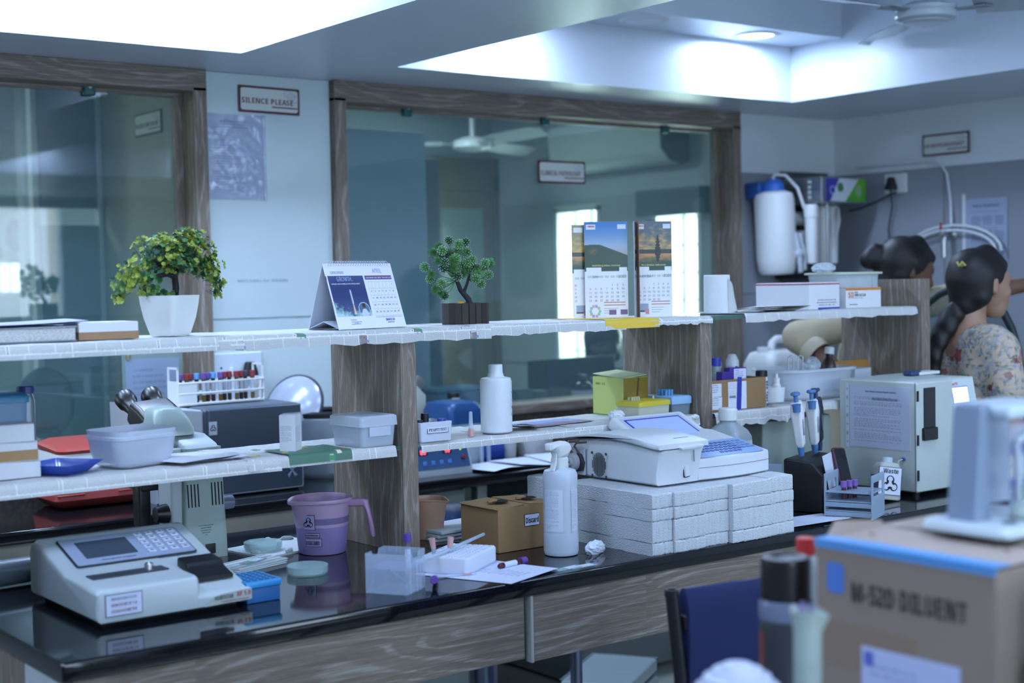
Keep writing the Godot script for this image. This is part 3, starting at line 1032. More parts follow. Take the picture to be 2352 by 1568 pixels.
func desk_calendar() -> void:
	var t := thing("desk_calendar", "white spiral tent calendar open at April with a rocket picture", "calendar", Vector3(1.79, 1.3285, -2.945), 13.0)
	var w := 0.222
	var h := 0.162
	var im := Image.create(256, 190, false, Image.FORMAT_RGB8)
	im.fill(Color(0.9, 0.9, 0.93))
	var nz := FastNoiseLite.new()
	nz.frequency = 0.03
	for y in 118:
		for x in 132:
			var c := hx("4c5a80").lerp(hx("22306a"), clampf(1.2 - absf(y - 45) / 55.0, 0, 1))
			var cl := nz.get_noise_2d(x, y) * 26.0 + absf(x - 72) * 0.32
			if y > 106 - cl:
				c = hx("5f8494").lerp(hx("b6cdd2"), clampf((y - 106 + cl) / 26.0 + nz.get_noise_2d(x * 3, y * 3) * 0.5, 0, 1))
			if absf(x - 70) < 3.4 - maxf(0, 44 - y) * 0.5 and y > 38 and y < 82:
				c = hx("cfd4dc") if absf(x - 71) < 2 else hx("8e98ac")
			if absf(x - 70) < 7 and y >= 82 and y < 112:
				c = c.lerp(hx("ffd9a0"), clampf(1.0 - absf(x - 70) / (3.0 + (y - 82) * 0.14), 0, 1))
			im.set_pixel(x + 4, y + 36, c)
	for y in 44:
		for x in 44:
			var d := Vector2(x - 22, y - 22).length()
			if d < 21:
				var c := hx("4d6a86") if d < 19 else hx("c9d4de")
				if d < 19:
					if Vector2(x - 23, y - 14).length() < 6.5: c = hx("6f4c3e")
					if Vector2(x - 23, y - 10).length() < 6: c = hx("211f22")
					if y > 20 and absf(x - 23) < 5 + (y - 20) * 0.7: c = hx("c3d0dd")
				im.set_pixel(x + 88, y + 112, c)
	im.fill_rect(Rect2i(142, 38, 104, 10), hx("4b4a86"))
	im.fill_rect(Rect2i(142, 36, 104, 2), hx("b0564e"))
	for r in 6:
		im.fill_rect(Rect2i(148, 54 + r * 20, 100, 1), hx("aeb0cc"))
	for k in 8:
		im.fill_rect(Rect2i(148 + k * 14, 54, 1, 100), hx("bfc1d6"))
	im.fill_rect(Rect2i(146, 158, 102, 1), hx("6c5fa0"))
	for k in 3:
		im.fill_rect(Rect2i(50, 163 + k * 6, [22, 40, 34][k], 2), hx("8a86b0"))
	var lean := rad_to_deg(atan2(0.052, 0.155))
	var fp := part(t, "calendar_page", G.new().box(Vector3(0, h / 2, 0), Vector3(w, h, 0.003), 0.0, true), tm(im, 0.45), Vector3(0, 0.0, 0.052), Vector3(-lean, 0, 0))
	for s in [["LIFECODES", 0.042, 0.0065, -0.074, 0.139, "b", hx("8f93b5")], ["GROWTH.", 0.05, 0.011, -0.055, 0.123, "", hx("9fb0d8")], ["Looking for ways to simplify your HLA antibody analysis?", 0.092, 0.0042, -0.055, 0.111, "", hx("dfe4f0")], ["APRIL", 0.031, 0.011, 0.058, 0.143, "", hx("9a93c8")], ["SUN MON TUE WED THU FRI SAT", 0.086, 0.0035, 0.058, 0.1255, "", hx("d8d8ee")], ["IMMUCOR", 0.03, 0.006, 0.062, 0.02, "b", hx("6b639c")], ["www.immucor.com", 0.022, 0.003, 0.062, 0.0135, "", hx("8a86b0")], ["SCAN", 0.012, 0.004, -0.052, 0.0145, "b", hx("9cc0cc")]]:
		txt(fp, s[0], s[1], s[2], Vector3(s[3], s[4], 0.0018), Vector3.ZERO, s[6], s[5])
	month_rows(fp, [[0, 0, 0, 0, 0, 0, 1], [2, 3, 4, 5, 6, 7, 8], [9, 10, 11, 12, 13, 14, 15], [16, 17, 18, 19, 20, 21, 22], [23, 24, 25, 26, 27, 28, 29]], 0.024, 0.109, 0.0122, 0.0172, 0.0042, 0.0018, hx("6a6890"), hx("6a6890"))
	part(t, "back_board", G.new().box(Vector3(0, h / 2, 0), Vector3(w, h, 0.003)), mt(hx("b9bfc9"), 0.6), Vector3(0, 0, -0.052), Vector3(lean, 0, 0))
	part(t, "base_fold", G.new().box(Vector3(0, 0, -0.024), Vector3(w, 0.002, 0.05)), mt(hx("a9b0bd"), 0.6), Vector3(0, 0.004, 0.046), Vector3(18, 0, 0))
	part(t, "base_fold", G.new().box(Vector3(0, 0, 0.024), Vector3(w, 0.002, 0.05)), mt(hx("a9b0bd"), 0.6), Vector3(0, 0.004, -0.046), Vector3(-18, 0, 0))
	var sp := G.new()
	for i in 25:
		var pts := []
		for q in 11:
			pts.append(Vector3(-0.098 + i * 0.0081 + 0.0006 * q / 5.0, 0.1535 + 0.0062 * cos(TAU * q / 10.0), 0.0075 * sin(TAU * q / 10.0)))
		sp.tube(pts, 0.0007, 5, false)
	part(t, "spiral_binding", sp, mt(hx("c3c7d2"), 0.35, 0.6))

func tall_leaf(par: Node, p: Vector3, yaw: float, w: float, img: Image, month: String, place: String, days: Array, year: String) -> Node3D:
	var h := 0.262
	var l := part(par, "calendar_leaf", G.new().box(Vector3(0, h / 2, 0), Vector3(w, h, 0.0015), 0.0, true), tm(img, 0.3), p, Vector3(0, yaw, 0))
	var z := 0.0009
	txt(l, month, 0.0, 0.0085, Vector3(-w * 0.26, 0.113, z), Vector3.ZERO, hx("4a5056"))
	txt(l, year, 0.0, 0.0075, Vector3(w * 0.37, 0.1135, z), Vector3.ZERO, hx("4a5056"))
	txt(l, place, w * 0.66, 0.006, Vector3(0, 0.143, z), Vector3.ZERO, hx("d3d08a"), "sb")
	txt(l, "HIMEDIA", 0.018, 0.0045, Vector3(-w * 0.34, h - 0.0125, z), Vector3.ZERO, hx("a8423c"), "b")
	month_rows(l, days, -w * 0.38, 0.0905, w * 0.127, 0.0105, 0.0052, z, hx("4b5058"), hx("b5524e"))
	return l

func sunset(kind: int) -> Image:
	var im := Image.create(120, 250, false, Image.FORMAT_RGB8)
	im.fill(Color(0.88, 0.88, 0.9))
	var n := FastNoiseLite.new()
	n.seed = kind
	n.frequency = 0.02
	for y in 128:
		for x in 120:
			var v := y / 128.0
			var c: Color
			if kind == 0:
				c = hx("2f6fb4").lerp(hx("9fb0c4"), clampf(v * 2.2 - 0.1, 0, 1)).lerp(hx("c08a70"), clampf(v * 3.0 - 1.4, 0, 1) * 0.6)
				if y > 58 + maxf(0, x - 40) * 0.36 + maxf(0, 20 - x) * 0.1:
					c = hx("2c3a38").lerp(hx("34503f"), v)
					var hl := Vector2((x - 22) / 20.0, (y - 76) / 14.0).length()
					c = c.lerp(hx("c0713a"), clampf(0.9 - hl, 0, 1) * clampf(0.5 + n.get_noise_2d(x * 12, y * 12), 0, 1))
			else:
				var cl := n.get_noise_2d(x * 1.2, y * 3.0)
				c = hx("52606a").lerp(hx("e0a85a"), clampf(v * 1.7 - 0.25 + cl * 0.8, 0, 1))
				if kind == 2: c = c.lerp(hx("d0b050"), 0.4)
				if y > 72 and y < 84: c = hx("2d3a3c")
				if y >= 84: c = hx("c98a55").lerp(hx("24403a"), clampf((y - 84) / 30.0 + cl * 0.4, 0, 1))
				if kind == 1:
					var ww := 0.0
					if y > 34 and y < 80: ww = 1.0 + (y - 34) * 0.16 + 2.2 * float((y / 4) % 2) * minf(1.0, (y - 34) / 16.0)
					elif y >= 80 and y < 112: ww = (112 - y) * 0.28 + 1.5 * ((y / 4) % 2)
					if absf(x - 74) < ww: c = hx("1c2426")
			if y > 100:
				c = c.lerp(hx("234338"), clampf((y - 100) / 18.0, 0, 1))
			im.set_pixel(x, y, c)
	im.fill_rect(Rect2i(0, 128, 120, 6), Color(0.88, 0.88, 0.9))
	im.fill_rect(Rect2i(4, 118, 42, 12), Color(0.88, 0.88, 0.9))
	im.fill_rect(Rect2i(96, 118, 22, 12), Color(0.88, 0.88, 0.9))
	im.fill_rect(Rect2i(5, 7, 26, 13), Color(0.85, 0.84, 0.85))
	im.fill_rect(Rect2i(92, 7, 24, 12), Color(0.8, 0.82, 0.88))
	for k in 7:
		im.fill_rect(Rect2i(7 + k * 16, 139, 12, 6), Color(0.74, 0.78, 0.76))
	if kind == 0:
		for a in 10:
			var cc: Color = [hx("7fb7cf"), hx("7fc0a0"), hx("cf9aa8"), hx("8f9ad0"), hx("c8a878")][a % 5]
			im.fill_rect(Rect2i(int(24 + 13 * cos(a * 0.628)), int(228 + 13 * sin(a * 0.628)), 7, 7), cc)
		im.fill_rect(Rect2i(66, 228, 20, 13), hx("6a4a80"))
		im.fill_rect(Rect2i(98, 228, 20, 13), hx("6a4a80"))
	else:
		im.fill_rect(Rect2i(10, 214, 32, 22), hx("8f9ab0"))
		im.fill_rect(Rect2i(10, 232, 20, 4), hx("2c3448"))
		im.fill_rect(Rect2i(32, 228, 12, 14), hx("c87f78"))
	for k in 2:
		im.fill_rect(Rect2i(52, 208 + k * 7, 60, 2), hx("b3634c"))
	for k in 3:
		im.fill_rect(Rect2i(52, 224 + k * 6, 40 - k * 6, 1), hx("7c8088"))
	return im

func tall_calendars() -> void:
	var june := [[0, 0, 0, 0, 1, 2, 3], [4, 5, 6, 7, 8, 9, 10], [11, 12, 13, 14, 15, 16, 17], [18, 19, 20, 21, 22, 23, 24], [25, 26, 27, 28, 29, 30]]
	var nov := [[0, 0, 0, 1, 2, 3, 4], [5, 6, 7, 8, 9, 10, 11], [12, 13, 14, 15, 16, 17, 18], [19, 20, 21, 22, 23, 24, 25], [26, 27, 28, 29, 30]]
	var a := thing("folding_calendar", "tall glossy calendar open at June with a hill castle at dusk", "calendar", Vector3(2.582, 1.3275, -2.95))
	tall_leaf(a, Vector3(0, 0, 0.0), -24.0, 0.122, sunset(0), "June", "Heidelberg Palace, Germany", june, "2023")
	var bk := part(a, "calendar_leaf", G.new().box(Vector3(0, 0.127, 0), Vector3(0.122, 0.254, 0.0015), 0.0, true), tm(sunset(2), 0.3), Vector3(-0.026, 0, -0.024), Vector3(0, -20, 0))
	for k in 5:
		txt(bk, ["30", "2", "9", "16", "23"][k], 0.0, 0.0052, Vector3(-0.052, 0.0905 - k * 0.0105, 0.0009), Vector3.ZERO, hx("b5524e"))
	var c := thing("folding_calendar", "tall glossy calendar open at November with a lake pagoda at sunset", "calendar", Vector3(2.7, 1.3275, -2.9))
	tall_leaf(c, Vector3(0.006, 0, 0.004), -26.0, 0.106, sunset(1), "November", "Pura Bratan, Indonesia", nov, "2023")
	for k in 2:
		part(c, "spine_leaf", G.new().box(Vector3(0, 0.131, 0), Vector3(0.03, 0.262, 0.0015), 0.0, true), mt(hx("8a5f52") if k else hx("a9b4c4"), 0.35), Vector3(-0.050 + 0.009 * k, 0, -0.012 + 0.004 * k), Vector3(0, 52 + 12 * k, 0))

func upper_items() -> void:
	var t := thing("book", "thick book lying flat at the left end of the upper shelf", "book", Vector3(0.98, 1.3285, -2.95), -3.0)
	part(t, "pages", G.new().box(Vector3(0, 0.0155, 0), Vector3(0.19, 0.026, 0.165), 0.001), tm(page(128, 128, hx("c9c8c4"), hx("9a9a98"), 60, 3, Rect2(0, 0, 1, 1), 1.0), 0.8, Vector3(4, 8, 1)))
	part(t, "cover", G.new().box(Vector3(0, 0.0015, 0), Vector3(0.195, 0.002, 0.17), 0.0006).box(Vector3(0, 0.0295, 0), Vector3(0.195, 0.002, 0.17), 0.0006), mt(hx("8b8fa0"), 0.6))
	for k in 2:
		solo("magazine", ["purple grey magazine lying on the thick book", "pale dog-eared magazine on top of the purple grey one"][k], "magazine", G.new().grid(8, 6, func(u, v): return Vector3(u * 0.21 - 0.105, 0.003 + 0.004 * u * u + 0.002 * sin(v * 4.0), v * 0.15 - 0.075)).done(80), mt([hx("7f7fae"), hx("a7a9c6")][k], 0.5), Vector3(0.985 + 0.012 * k, 1.3595 + 0.004 * k, -2.955), Vector3(0, 4 + 5 * k, 0), "magazines at the left end of the upper shelf")
	var bx := carton("carton", "low white and brown carton between the magazines and the white pot", "box", Vector3(1.15, 1.3285, -2.93), -4.0, Vector3(0.125, 0.035, 0.11), mt(hx("d2d3d6"), 0.6))
	part(bx, "brown_band", G.new().box(Vector3(0, 0.0085, 0), Vector3(0.1258, 0.016, 0.1108)), mt(hx("9b7757"), 0.7))
	bush_plant()
	desk_calendar()
	pine_plant()
	tall_calendars()
	# tissue roll with a loose tail
	var r := thing("tissue_roll", "white tissue roll standing on end with its torn tail hanging loose", "tissue", Vector3(2.985, 1.3300, -2.93))
	var tis := mt(hx("dfe2e4"), 0.9, 0.0, {"heightmap_enabled": true, "heightmap_texture": noisetex(0.12, 3, Color.BLACK, Color.WHITE), "heightmap_scale": 0.06, "uv1_scale": Vector3(3, 2, 1)})
	part(r, "roll", G.new().lathe([Vector2(0.014, 0.002), Vector2(0.037, 0.0), Vector2(0.0385, 0.004), Vector2(0.0375, 0.108), Vector2(0.035, 0.110), Vector2(0.016, 0.109), Vector2(0.014, 0.06)], 36), tis)
	var nt := FastNoiseLite.new()
	nt.frequency = 0.9
	part(r, "loose_tail", G.new().grid(16, 10, func(u, v):
		var ang: float = 0.15 + u * 1.45
		var rad: float = 0.039 + 0.045 * pow(u, 1.6) * (0.5 + 0.5 * (1.0 - v))
		var top: float = lerpf(0.098, 0.052, pow(u, 1.4)) + 0.005 * nt.get_noise_1d(u * 9.0)
		return Vector3(rad * sin(ang), v * top + 0.001, rad * cos(ang) * (1.0 - 0.15 * u))).done(80), tis)
	# carton with a red line
	var pk := carton("carton", "long white carton with a red line round its top edge", "box", Vector3(3.38, 1.3305, -2.975), 0.0, Vector3(0.14, 0.08, 0.213), mt(hx("d3d4d8"), 0.5))
	part(pk, "red_line", G.new().box(Vector3(0, 0.0765, 0), Vector3(0.1408, 0.004, 0.2138)), mt(hx("a8455c"), 0.5))
	part(pk, "blue_line", G.new().box(Vector3(0.02, 0.003, 0.1068), Vector3(0.098, 0.006, 0.0006)), mt(hx("3c4a9c"), 0.5))
	for k in 3:
		txt(pk, ["For In-Vitro / Laboratory Use Only", "Not for Medicinal Drug or Household use", "Drug Lic. No.  MD - 358"][k], [0.082, 0.09, 0.07][k], 0.004, Vector3(0.01, 0.028 - k * 0.0075, 0.1072), Vector3.ZERO, [hx("5f6a8a"), hx("a8637c"), hx("5f6a8a")][k])
	var fn := G.new()
	fn.grid(14, 10, func(u, v): return Vector3(u * 0.2 - 0.1, 0.006 * sin(u * 5.0) * sin(v * PI) + 0.006 * v, v * 0.11 - 0.055))
	for k in 3:
		solo("newspaper", ["folded newspaper lying under the tissue roll tail", "middle folded newspaper in the pile before the red-lined carton", "topmost folded newspaper in the pile before the red-lined carton"][k], "newspaper", fn.done(80), news[k % 2], Vector3(3.12 + 0.02 * k, 1.332 + 0.004 * k, -2.865 - 0.004 * k), Vector3(0, 3.0 - 4.0 * k, 0), "folded newspapers before the red-lined carton")
	# test kit carton
	var sd := carton("carton", "small white test kit carton with an orange top edge", "box", Vector3(3.555, 1.3305, -2.888), -4.0, Vector3(0.155, 0.062, 0.055), mt(hx("d5d7da"), 0.5))
	part(sd, "orange_band", G.new().box(Vector3(0, 0.058, 0.0278), Vector3(0.155, 0.007, 0.0006)).box(Vector3(0, 0.0626, 0), Vector3(0.154, 0.0006, 0.054)), mt(hx("c77a33"), 0.5))
	txt(sd, "SD", 0.024, 0.016, Vector3(-0.055, 0.041, 0.0283), Vector3.ZERO, hx("c9752a"), "b")
	txt(sd, "HIV-1/2 3.0", 0.046, 0.008, Vector3(-0.015, 0.040, 0.0283), Vector3.ZERO, hx("45454c"), "b")
	txt(sd, "BIOLINE", 0.014, 0.004, Vector3(-0.033, 0.048, 0.0283), Vector3.ZERO, hx("c9752a"))
	txt(sd, "HIV-1/2 antibody test - one step", 0.06, 0.003, Vector3(-0.035, 0.031, 0.0283), Vector3.ZERO, hx("b9968a"))
	txt(sd, "Standard Diagnostics", 0.035, 0.004, Vector3(-0.045, 0.011, 0.0283), Vector3.ZERO, hx("6a6a74"))
	# clear bin
	var b := thing("storage_bin", "clear plastic bin with a cream rim and a moulded handle", "bin", Vector3(3.618, 1.3305, -2.992))
	var cp := mt(Color(0.85, 0.88, 0.9, 0.28), 0.3)
	var rg := []
	for q in [[0.85, 0.0], [0.86, 0.004], [1.0, 0.105]]:
		rg.append(rr(0.205 * q[0] + 0.0, 0.13 * q[0], 0.014, q[1]))
	for q in [[0.985, 0.105], [0.845, 0.008]]:
		rg.append(rr(0.205 * q[0], 0.13 * q[0], 0.012, q[1]))
	part(b, "body", G.new().loft(rg), cp)
	part(b, "rim", G.new().loft([rr(0.222, 0.146, 0.016, 0.104), rr(0.224, 0.148, 0.016, 0.11), rr(0.196, 0.122, 0.013, 0.111), rr(0.196, 0.122, 0.013, 0.104), rr(0.222, 0.146, 0.016, 0.104)], false), mt(hx("c6cbb4"), 0.4))
	part(b, "handle", G.new().prism([Vector2(-0.014, 0.105), Vector2(0.014, 0.105), Vector2(0.011, 0.03), Vector2(0.006, 0.024), Vector2(-0.003, 0.024), Vector2(-0.008, 0.03)], 0.0, 0.01, 0.002), mt(hx("b9c0c4", 0.8), 0.35), Vector3(0.072, 0, 0.062), Vector3(-3, 0, 0))
	solo("glove_bundle", "crumpled yellow gloves inside the clear plastic bin", "glove", crumple(Vector3(0.075, 0.026, 0.045), 5), mt(hx("c2b057"), 0.6), Vector3(3.63, 1.362, -2.975))
	solo("packet", "dark blue packets lying in the bottom of the clear bin", "packet", crumple(Vector3(0.13, 0.03, 0.07), 8), mt(hx("4a5162"), 0.5), Vector3(3.61, 1.348, -3.0))
	solo("plastic_bag", "crumpled clear plastic bag on the left rim of the clear bin", "bag", crumple(Vector3(0.09, 0.035, 0.06), 9), mt(Color(0.85, 0.88, 0.92, 0.55), 0.3), Vector3(3.52, 1.455, -2.99))

func crumple(s: Vector3, sd: int, n := 14) -> ArrayMesh:
	var nz := FastNoiseLite.new()
	nz.seed = sd
	nz.frequency = 1.3
	nz.noise_type = FastNoiseLite.TYPE_CELLULAR
	var rows := []
	for i in n + 1:
		var th := PI * (float(i) / n) * 0.996 + 0.006
		var row := []
		for j in n * 2:
			var ph := TAU * j / (n * 2)
			var d := Vector3(sin(th) * cos(ph), -cos(th), sin(th) * sin(ph))
			row.append(d * (s * 0.5) * (1.3 + 0.65 * nz.get_noise_3dv(d * 1.6)))
		rows.append(row)
	var g := G.new()
	g.loft(rows)
	return g.done(20)

func lower_items() -> void:
	var Y := 1.0588
	var wc := mt(hx("d3d5da"), 0.55)
	for k in 3:
		var t := carton("carton", ["white carton at the bottom of the stack of three on the lower left shelf", "white and brown carton in the middle of the stack of three", "white carton on top of the stack of three on the lower left shelf"][k], "box", Vector3(0.935 - 0.004 * k, Y + [0.0, 0.034, 0.073][k], -2.91), -3.0 * k, Vector3(0.115, [0.033, 0.038, 0.034][k], 0.085), wc, "cartons stacked on the lower left shelf")
		if k == 1:
			part(t, "brown_band", G.new().box(Vector3(0, 0.012, 0), Vector3(0.1158, 0.021, 0.0858)), mt(hx("a58258"), 0.7))
	var tray := thing("plastic_tray", "shallow bright blue square plastic tray on the lower left shelf", "tray", Vector3(1.045, Y, -2.895), 32.0)
	part(tray, "tray", G.new().loft([rr(0.075, 0.075, 0.006, 0.0), rr(0.118, 0.118, 0.008, 0.022), rr(0.124, 0.124, 0.008, 0.022), rr(0.118, 0.118, 0.008, 0.0205), rr(0.074, 0.074, 0.006, 0.002)]), mt(hx("2a55c0"), 0.3))
	var tub := thing("plastic_tub", "frosted square tub with rounded corners on the lower left shelf", "tub", Vector3(1.205, Y, -2.915), 14.0)
	var tr := []
	for q in [[0.115, 0.0], [0.135, 0.006], [0.15, 0.03], [0.158, 0.058], [0.166, 0.06], [0.166, 0.066], [0.16, 0.068], [0.163, 0.078], [0.160, 0.078], [0.154, 0.058], [0.146, 0.03], [0.13, 0.01]]:
		tr.append(rr(q[0], q[0] * 0.86, q[0] * 0.22, q[1], 5))
	part(tub, "body", G.new().loft(tr), mt(Color(0.86, 0.89, 0.95, 0.55), 0.35))
	solo("reagent_strip_pile", "bluish strips lying inside the frosted square tub", "strips", crumple(Vector3(0.11, 0.036, 0.09), 2), mt(hx("6f7596"), 0.6), Vector3(1.205, Y + 0.024, -2.915))
	var lid := solo("tub_lid", "loose lid lying inside the frosted square tub", "lid", G.new().loft([rr(0.13, 0.11, 0.02, 0.0), rr(0.135, 0.115, 0.02, 0.004), rr(0.13, 0.11, 0.018, 0.005)]), mt(hx("a9b4c6"), 0.4), Vector3(1.2, Y + 0.05, -2.92), Vector3(6, 14, 4))
	lid.set_meta("group", "")
	for k in 2:
		solo("paper_sheet", ["crumpled white sheet to the right of the frosted tub", "white sheet under the crumpled one beside the frosted tub"][k], "paper", G.new().grid(10, 8, func(u, v): return Vector3(u * 0.17 - 0.085, 0.003 + 0.006 * sin(u * 6.0 + k) * sin(v * 3.0) + 0.006 * k * 0.0, v * 0.12 - 0.06)).done(80), mt(hx("d6d9e2"), 0.7), Vector3(1.33 + 0.02 * k, Y + 0.004 - 0.003 * k, -2.89), Vector3(0, 20 - 15 * k, 0), "white sheets beside the frosted tub")
	# chemical carton
	var pg := tm(page(64, 128, hx("d6d8de"), hx("3f4660"), 16, 5, Rect2(0.06, 0.3, 0.88, 0.45)), 0.5)
	var ch := carton("carton", "small upright white chemical carton with printed label lines", "box", Vector3(1.568, Y, -2.885), 42.0, Vector3(0.038, 0.083, 0.038), wc)
	card(ch, "printed_side", 0.0375, 0.082, Vector3(0, 0.0415, 0.0191), Vector3.ZERO, pg)
	card(ch, "printed_side", 0.0375, 0.082, Vector3(-0.0191, 0.0415, 0), LEFT, pg)
	# lidded box
	var bx := thing("storage_box", "clear plastic box with a clip lid, at the divider on the lower shelf", "box", Vector3(1.755, Y, -2.875), 0.0)
	bx.rotation_degrees.y = 4.0
	part(bx, "body", G.new().loft([rr(0.092, 0.118, 0.01, 0.0), rr(0.1, 0.126, 0.01, 0.05), rr(0.096, 0.122, 0.009, 0.05), rr(0.088, 0.114, 0.009, 0.004)]), mt(Color(0.82, 0.86, 0.92, 0.5), 0.35))
	part(bx, "lid", G.new().loft([rr(0.108, 0.134, 0.01, 0.047), rr(0.106, 0.132, 0.01, 0.068), rr(0.098, 0.124, 0.01, 0.071), rr(0.09, 0.116, 0.01, 0.069)]), mt(Color(0.84, 0.88, 0.94, 0.6), 0.35))
	part(bx, "clip", G.new().box(Vector3(0, 0.035, 0.0655), Vector3(0.06, 0.022, 0.004), 0.001), mt(Color(0.84, 0.88, 0.94, 0.6), 0.35))
	solo("cotton_pads", "white cotton wads inside the clear clip-lid box", "cotton", crumple(Vector3(0.075, 0.032, 0.09), 6), mt(hx("c5c8d4"), 0.9), Vector3(1.755, Y + 0.022, -2.875))
	# test box
	var pt := thing("test_box", "small open white box with a framed PT/APTT TEST label", "box", Vector3(1.912, Y, -2.845), -1.0)
	part(pt, "body", G.new().loft([rr(0.085, 0.085, 0.004, 0.0), rr(0.09, 0.09, 0.004, 0.045), rr(0.086, 0.086, 0.003, 0.046), rr(0.081, 0.081, 0.003, 0.004)]), mt(Color(0.84, 0.86, 0.92, 0.85), 0.4))
	card(pt, "label_frame", 0.06, 0.016, Vector3(0.003, 0.027, 0.0438), Vector3(-2.5, 0, 0), mt(hx("3c4054"), 0.6))
	card(pt, "label_card", 0.057, 0.0135, Vector3(0.003, 0.027, 0.0443), Vector3(-2.5, 0, 0), mt(hx("cdd2e2"), 0.6))
	txt(pt, "PT/APTT TEST", 0.05, 0.0075, Vector3(0.003, 0.027, 0.0452), Vector3(-2.5, 0, 0), hx("33384e"), "sb")
	for k in 3:
		var v := thing("reagent_vial", ["vial with a tall black cap in the PT/APTT TEST box", "vial with a flat blue cap in the PT/APTT TEST box", "vial with a flat dark cap in the PT/APTT TEST box"][k], "vial", Vector3([1.918, 1.945, 1.888][k], Y + 0.005, [-2.86, -2.83, -2.84][k]), 0.0, "vials in the PT/APTT TEST box")
		bottle(v, [Vector2(0, 0), Vector2(0.0085, 0), Vector2(0.0085, 0.034), Vector2(0.006, 0.038), Vector2(0, 0.038)], mt(Color(0.8, 0.84, 0.9, 0.5), 0.3))
		cap(v, 0.0095, 0.037, [0.02, 0.008, 0.007][k], mt([hx("141519"), hx("3a4a9e"), hx("2c2a3c")][k], 0.5), 12)
	var tb := thing("pink_cap_tube", "clear tube standing upside down on its pink cap beside the white bottle", "tube", Vector3(2.032, Y, -2.83))
	bottle(tb, [Vector2(0, 0.018), Vector2(0.0055, 0.018), Vector2(0.0042, 0.058), Vector2(0.003, 0.06), Vector2(0, 0.06)], mt(Color(0.8, 0.85, 0.92, 0.5), 0.35))
	bottle(tb, [Vector2(0, 0), Vector2(0.0072, 0), Vector2(0.0065, 0.018), Vector2(0, 0.018)], mt(hx("c79a94"), 0.5), "cap")
	var wb := thing("plastic_bottle", "large white plastic bottle with a narrow neck on the middle lower shelf", "bottle", Vector3(2.125, Y, -2.85))
	var hd := mt(hx("d9dfe6"), 0.4, 0.0, {"subsurf_scatter_enabled": true, "subsurf_scatter_strength": 0.2})
	bottle(wb, [Vector2(0, 0.002), Vector2(0.034, 0), Vector2(0.039, 0.004), Vector2(0.0395, 0.045), Vector2(0.039, 0.046), Vector2(0.0395, 0.05), Vector2(0.0395, 0.128), Vector2(0.0365, 0.136), Vector2(0.022, 0.139), Vector2(0.0195, 0.142), Vector2(0.0195, 0.147), Vector2(0, 0.147)], hd)
	part(wb, "cap", G.new().lathe([Vector2(0, 0.145), Vector2(0.0178, 0.145), Vector2(0.0172, 0.168), Vector2(0.0155, 0.17), Vector2(0, 0.17)], 32), hd)
	for k in 4:
		txt(wb, ["URIC", "ACID", "R1 red", "250 ml"][k], 0.0, 0.006, Vector3(0.029, 0.1 - 0.018 * k, 0.0275), Vector3(0, 46, 0), hx("6c4a52") if k == 2 else hx("7a86a0"))
	# yellow carton, tip boxes
	var yc := thing("carton", "open pale yellow-green carton with an amber picture on its side", "box", Vector3(2.667, Y, -2.997), 0.0)
	part(yc, "body", G.new().box(Vector3(0, 0.052, 0), Vector3(0.092, 0.104, 0.128), 0.001), mt(hx("bcc873"), 0.6))
	part(yc, "open_flap", G.new().box(Vector3(0, 0, -0.062), Vector3(0.09, 0.0015, 0.124)), mt(hx("c6cfa0"), 0.6), Vector3(0, 0.106, 0.06), Vector3(4, 0, 4))
	var am := Image.create(64, 64, false, Image.FORMAT_RGB8)
	for y in 64:
		for x in 64:
			var c := hx("b9a42e").lerp(hx("7d6a1e"), clampf(Vector2(x - 34, y - 60).length() / 40.0, 0, 1))
			if absf(x - 30 - (64 - y) * 0.14) < 2 and y < 52: c = hx("5c3418")
			if y > 48 and Vector2((x - 30) / 20.0, (y - 58) / 10.0).length() < 1.0: c = hx("a06a1e")
			am.set_pixel(x, y, c)
	card(yc, "picture_panel", 0.09, 0.102, Vector3(0.0, 0.052, 0.0642), Vector3.ZERO, tm(am, 0.4))
	txt(yc, "IVD  CE", 0.04, 0.006, Vector3(-0.0465, 0.085, -0.03), LEFT, hx("55603a"))
	var ty := thing("tip_box", "frosted pipette tip box with a yellow rack on top", "box", Vector3(2.638, Y, -2.872), 6.0)
	part(ty, "body", G.new().loft([rr(0.122, 0.082, 0.008, 0.0), rr(0.126, 0.086, 0.008, 0.034), rr(0.122, 0.082, 0.007, 0.034), rr(0.118, 0.078, 0.007, 0.003)]), mt(Color(0.86, 0.87, 0.8, 0.6), 0.4))
	part(ty, "rack", G.new().loft([rr(0.13, 0.09, 0.008, 0.033), rr(0.13, 0.09, 0.008, 0.044), rr(0.12, 0.08, 0.008, 0.047), rr(0.112, 0.072, 0.006, 0.047)]), mt(hx("c9b938"), 0.4))
	var tp := G.new()
	for i in 10:
		tp.at(Vector3(-0.045 + (i % 5) * 0.009 + (0.05 if i == 9 else 0.0), 0.046, -0.012 + (i / 5) * 0.012))
		tp.lathe([Vector2(0.0, 0.0), Vector2(0.0032, 0), Vector2(0.0036, 0.01), Vector2(0.0024, 0.01), Vector2(0.0022, 0.002)], 8)
	part(ty, "pipette_tips", tp, mt(hx("c9c9a4", 0.8), 0.4))
	var tbx := thing("tip_box", "pale blue pipette tip rack beside the yellow one", "box", Vector3(2.754, Y, -2.895), 0.0)
	part(tbx, "body", G.new().loft([rr(0.068, 0.1, 0.006, 0.0), rr(0.072, 0.104, 0.006, 0.03)]), mt(Color(0.5, 0.56, 0.62, 0.75), 0.4))
	part(tbx, "rack", G.new().loft([rr(0.076, 0.108, 0.004, 0.03), rr(0.076, 0.108, 0.004, 0.048), rr(0.068, 0.1, 0.004, 0.052)]), mt(hx("8cb4d8"), 0.4))
	var bt := G.new()
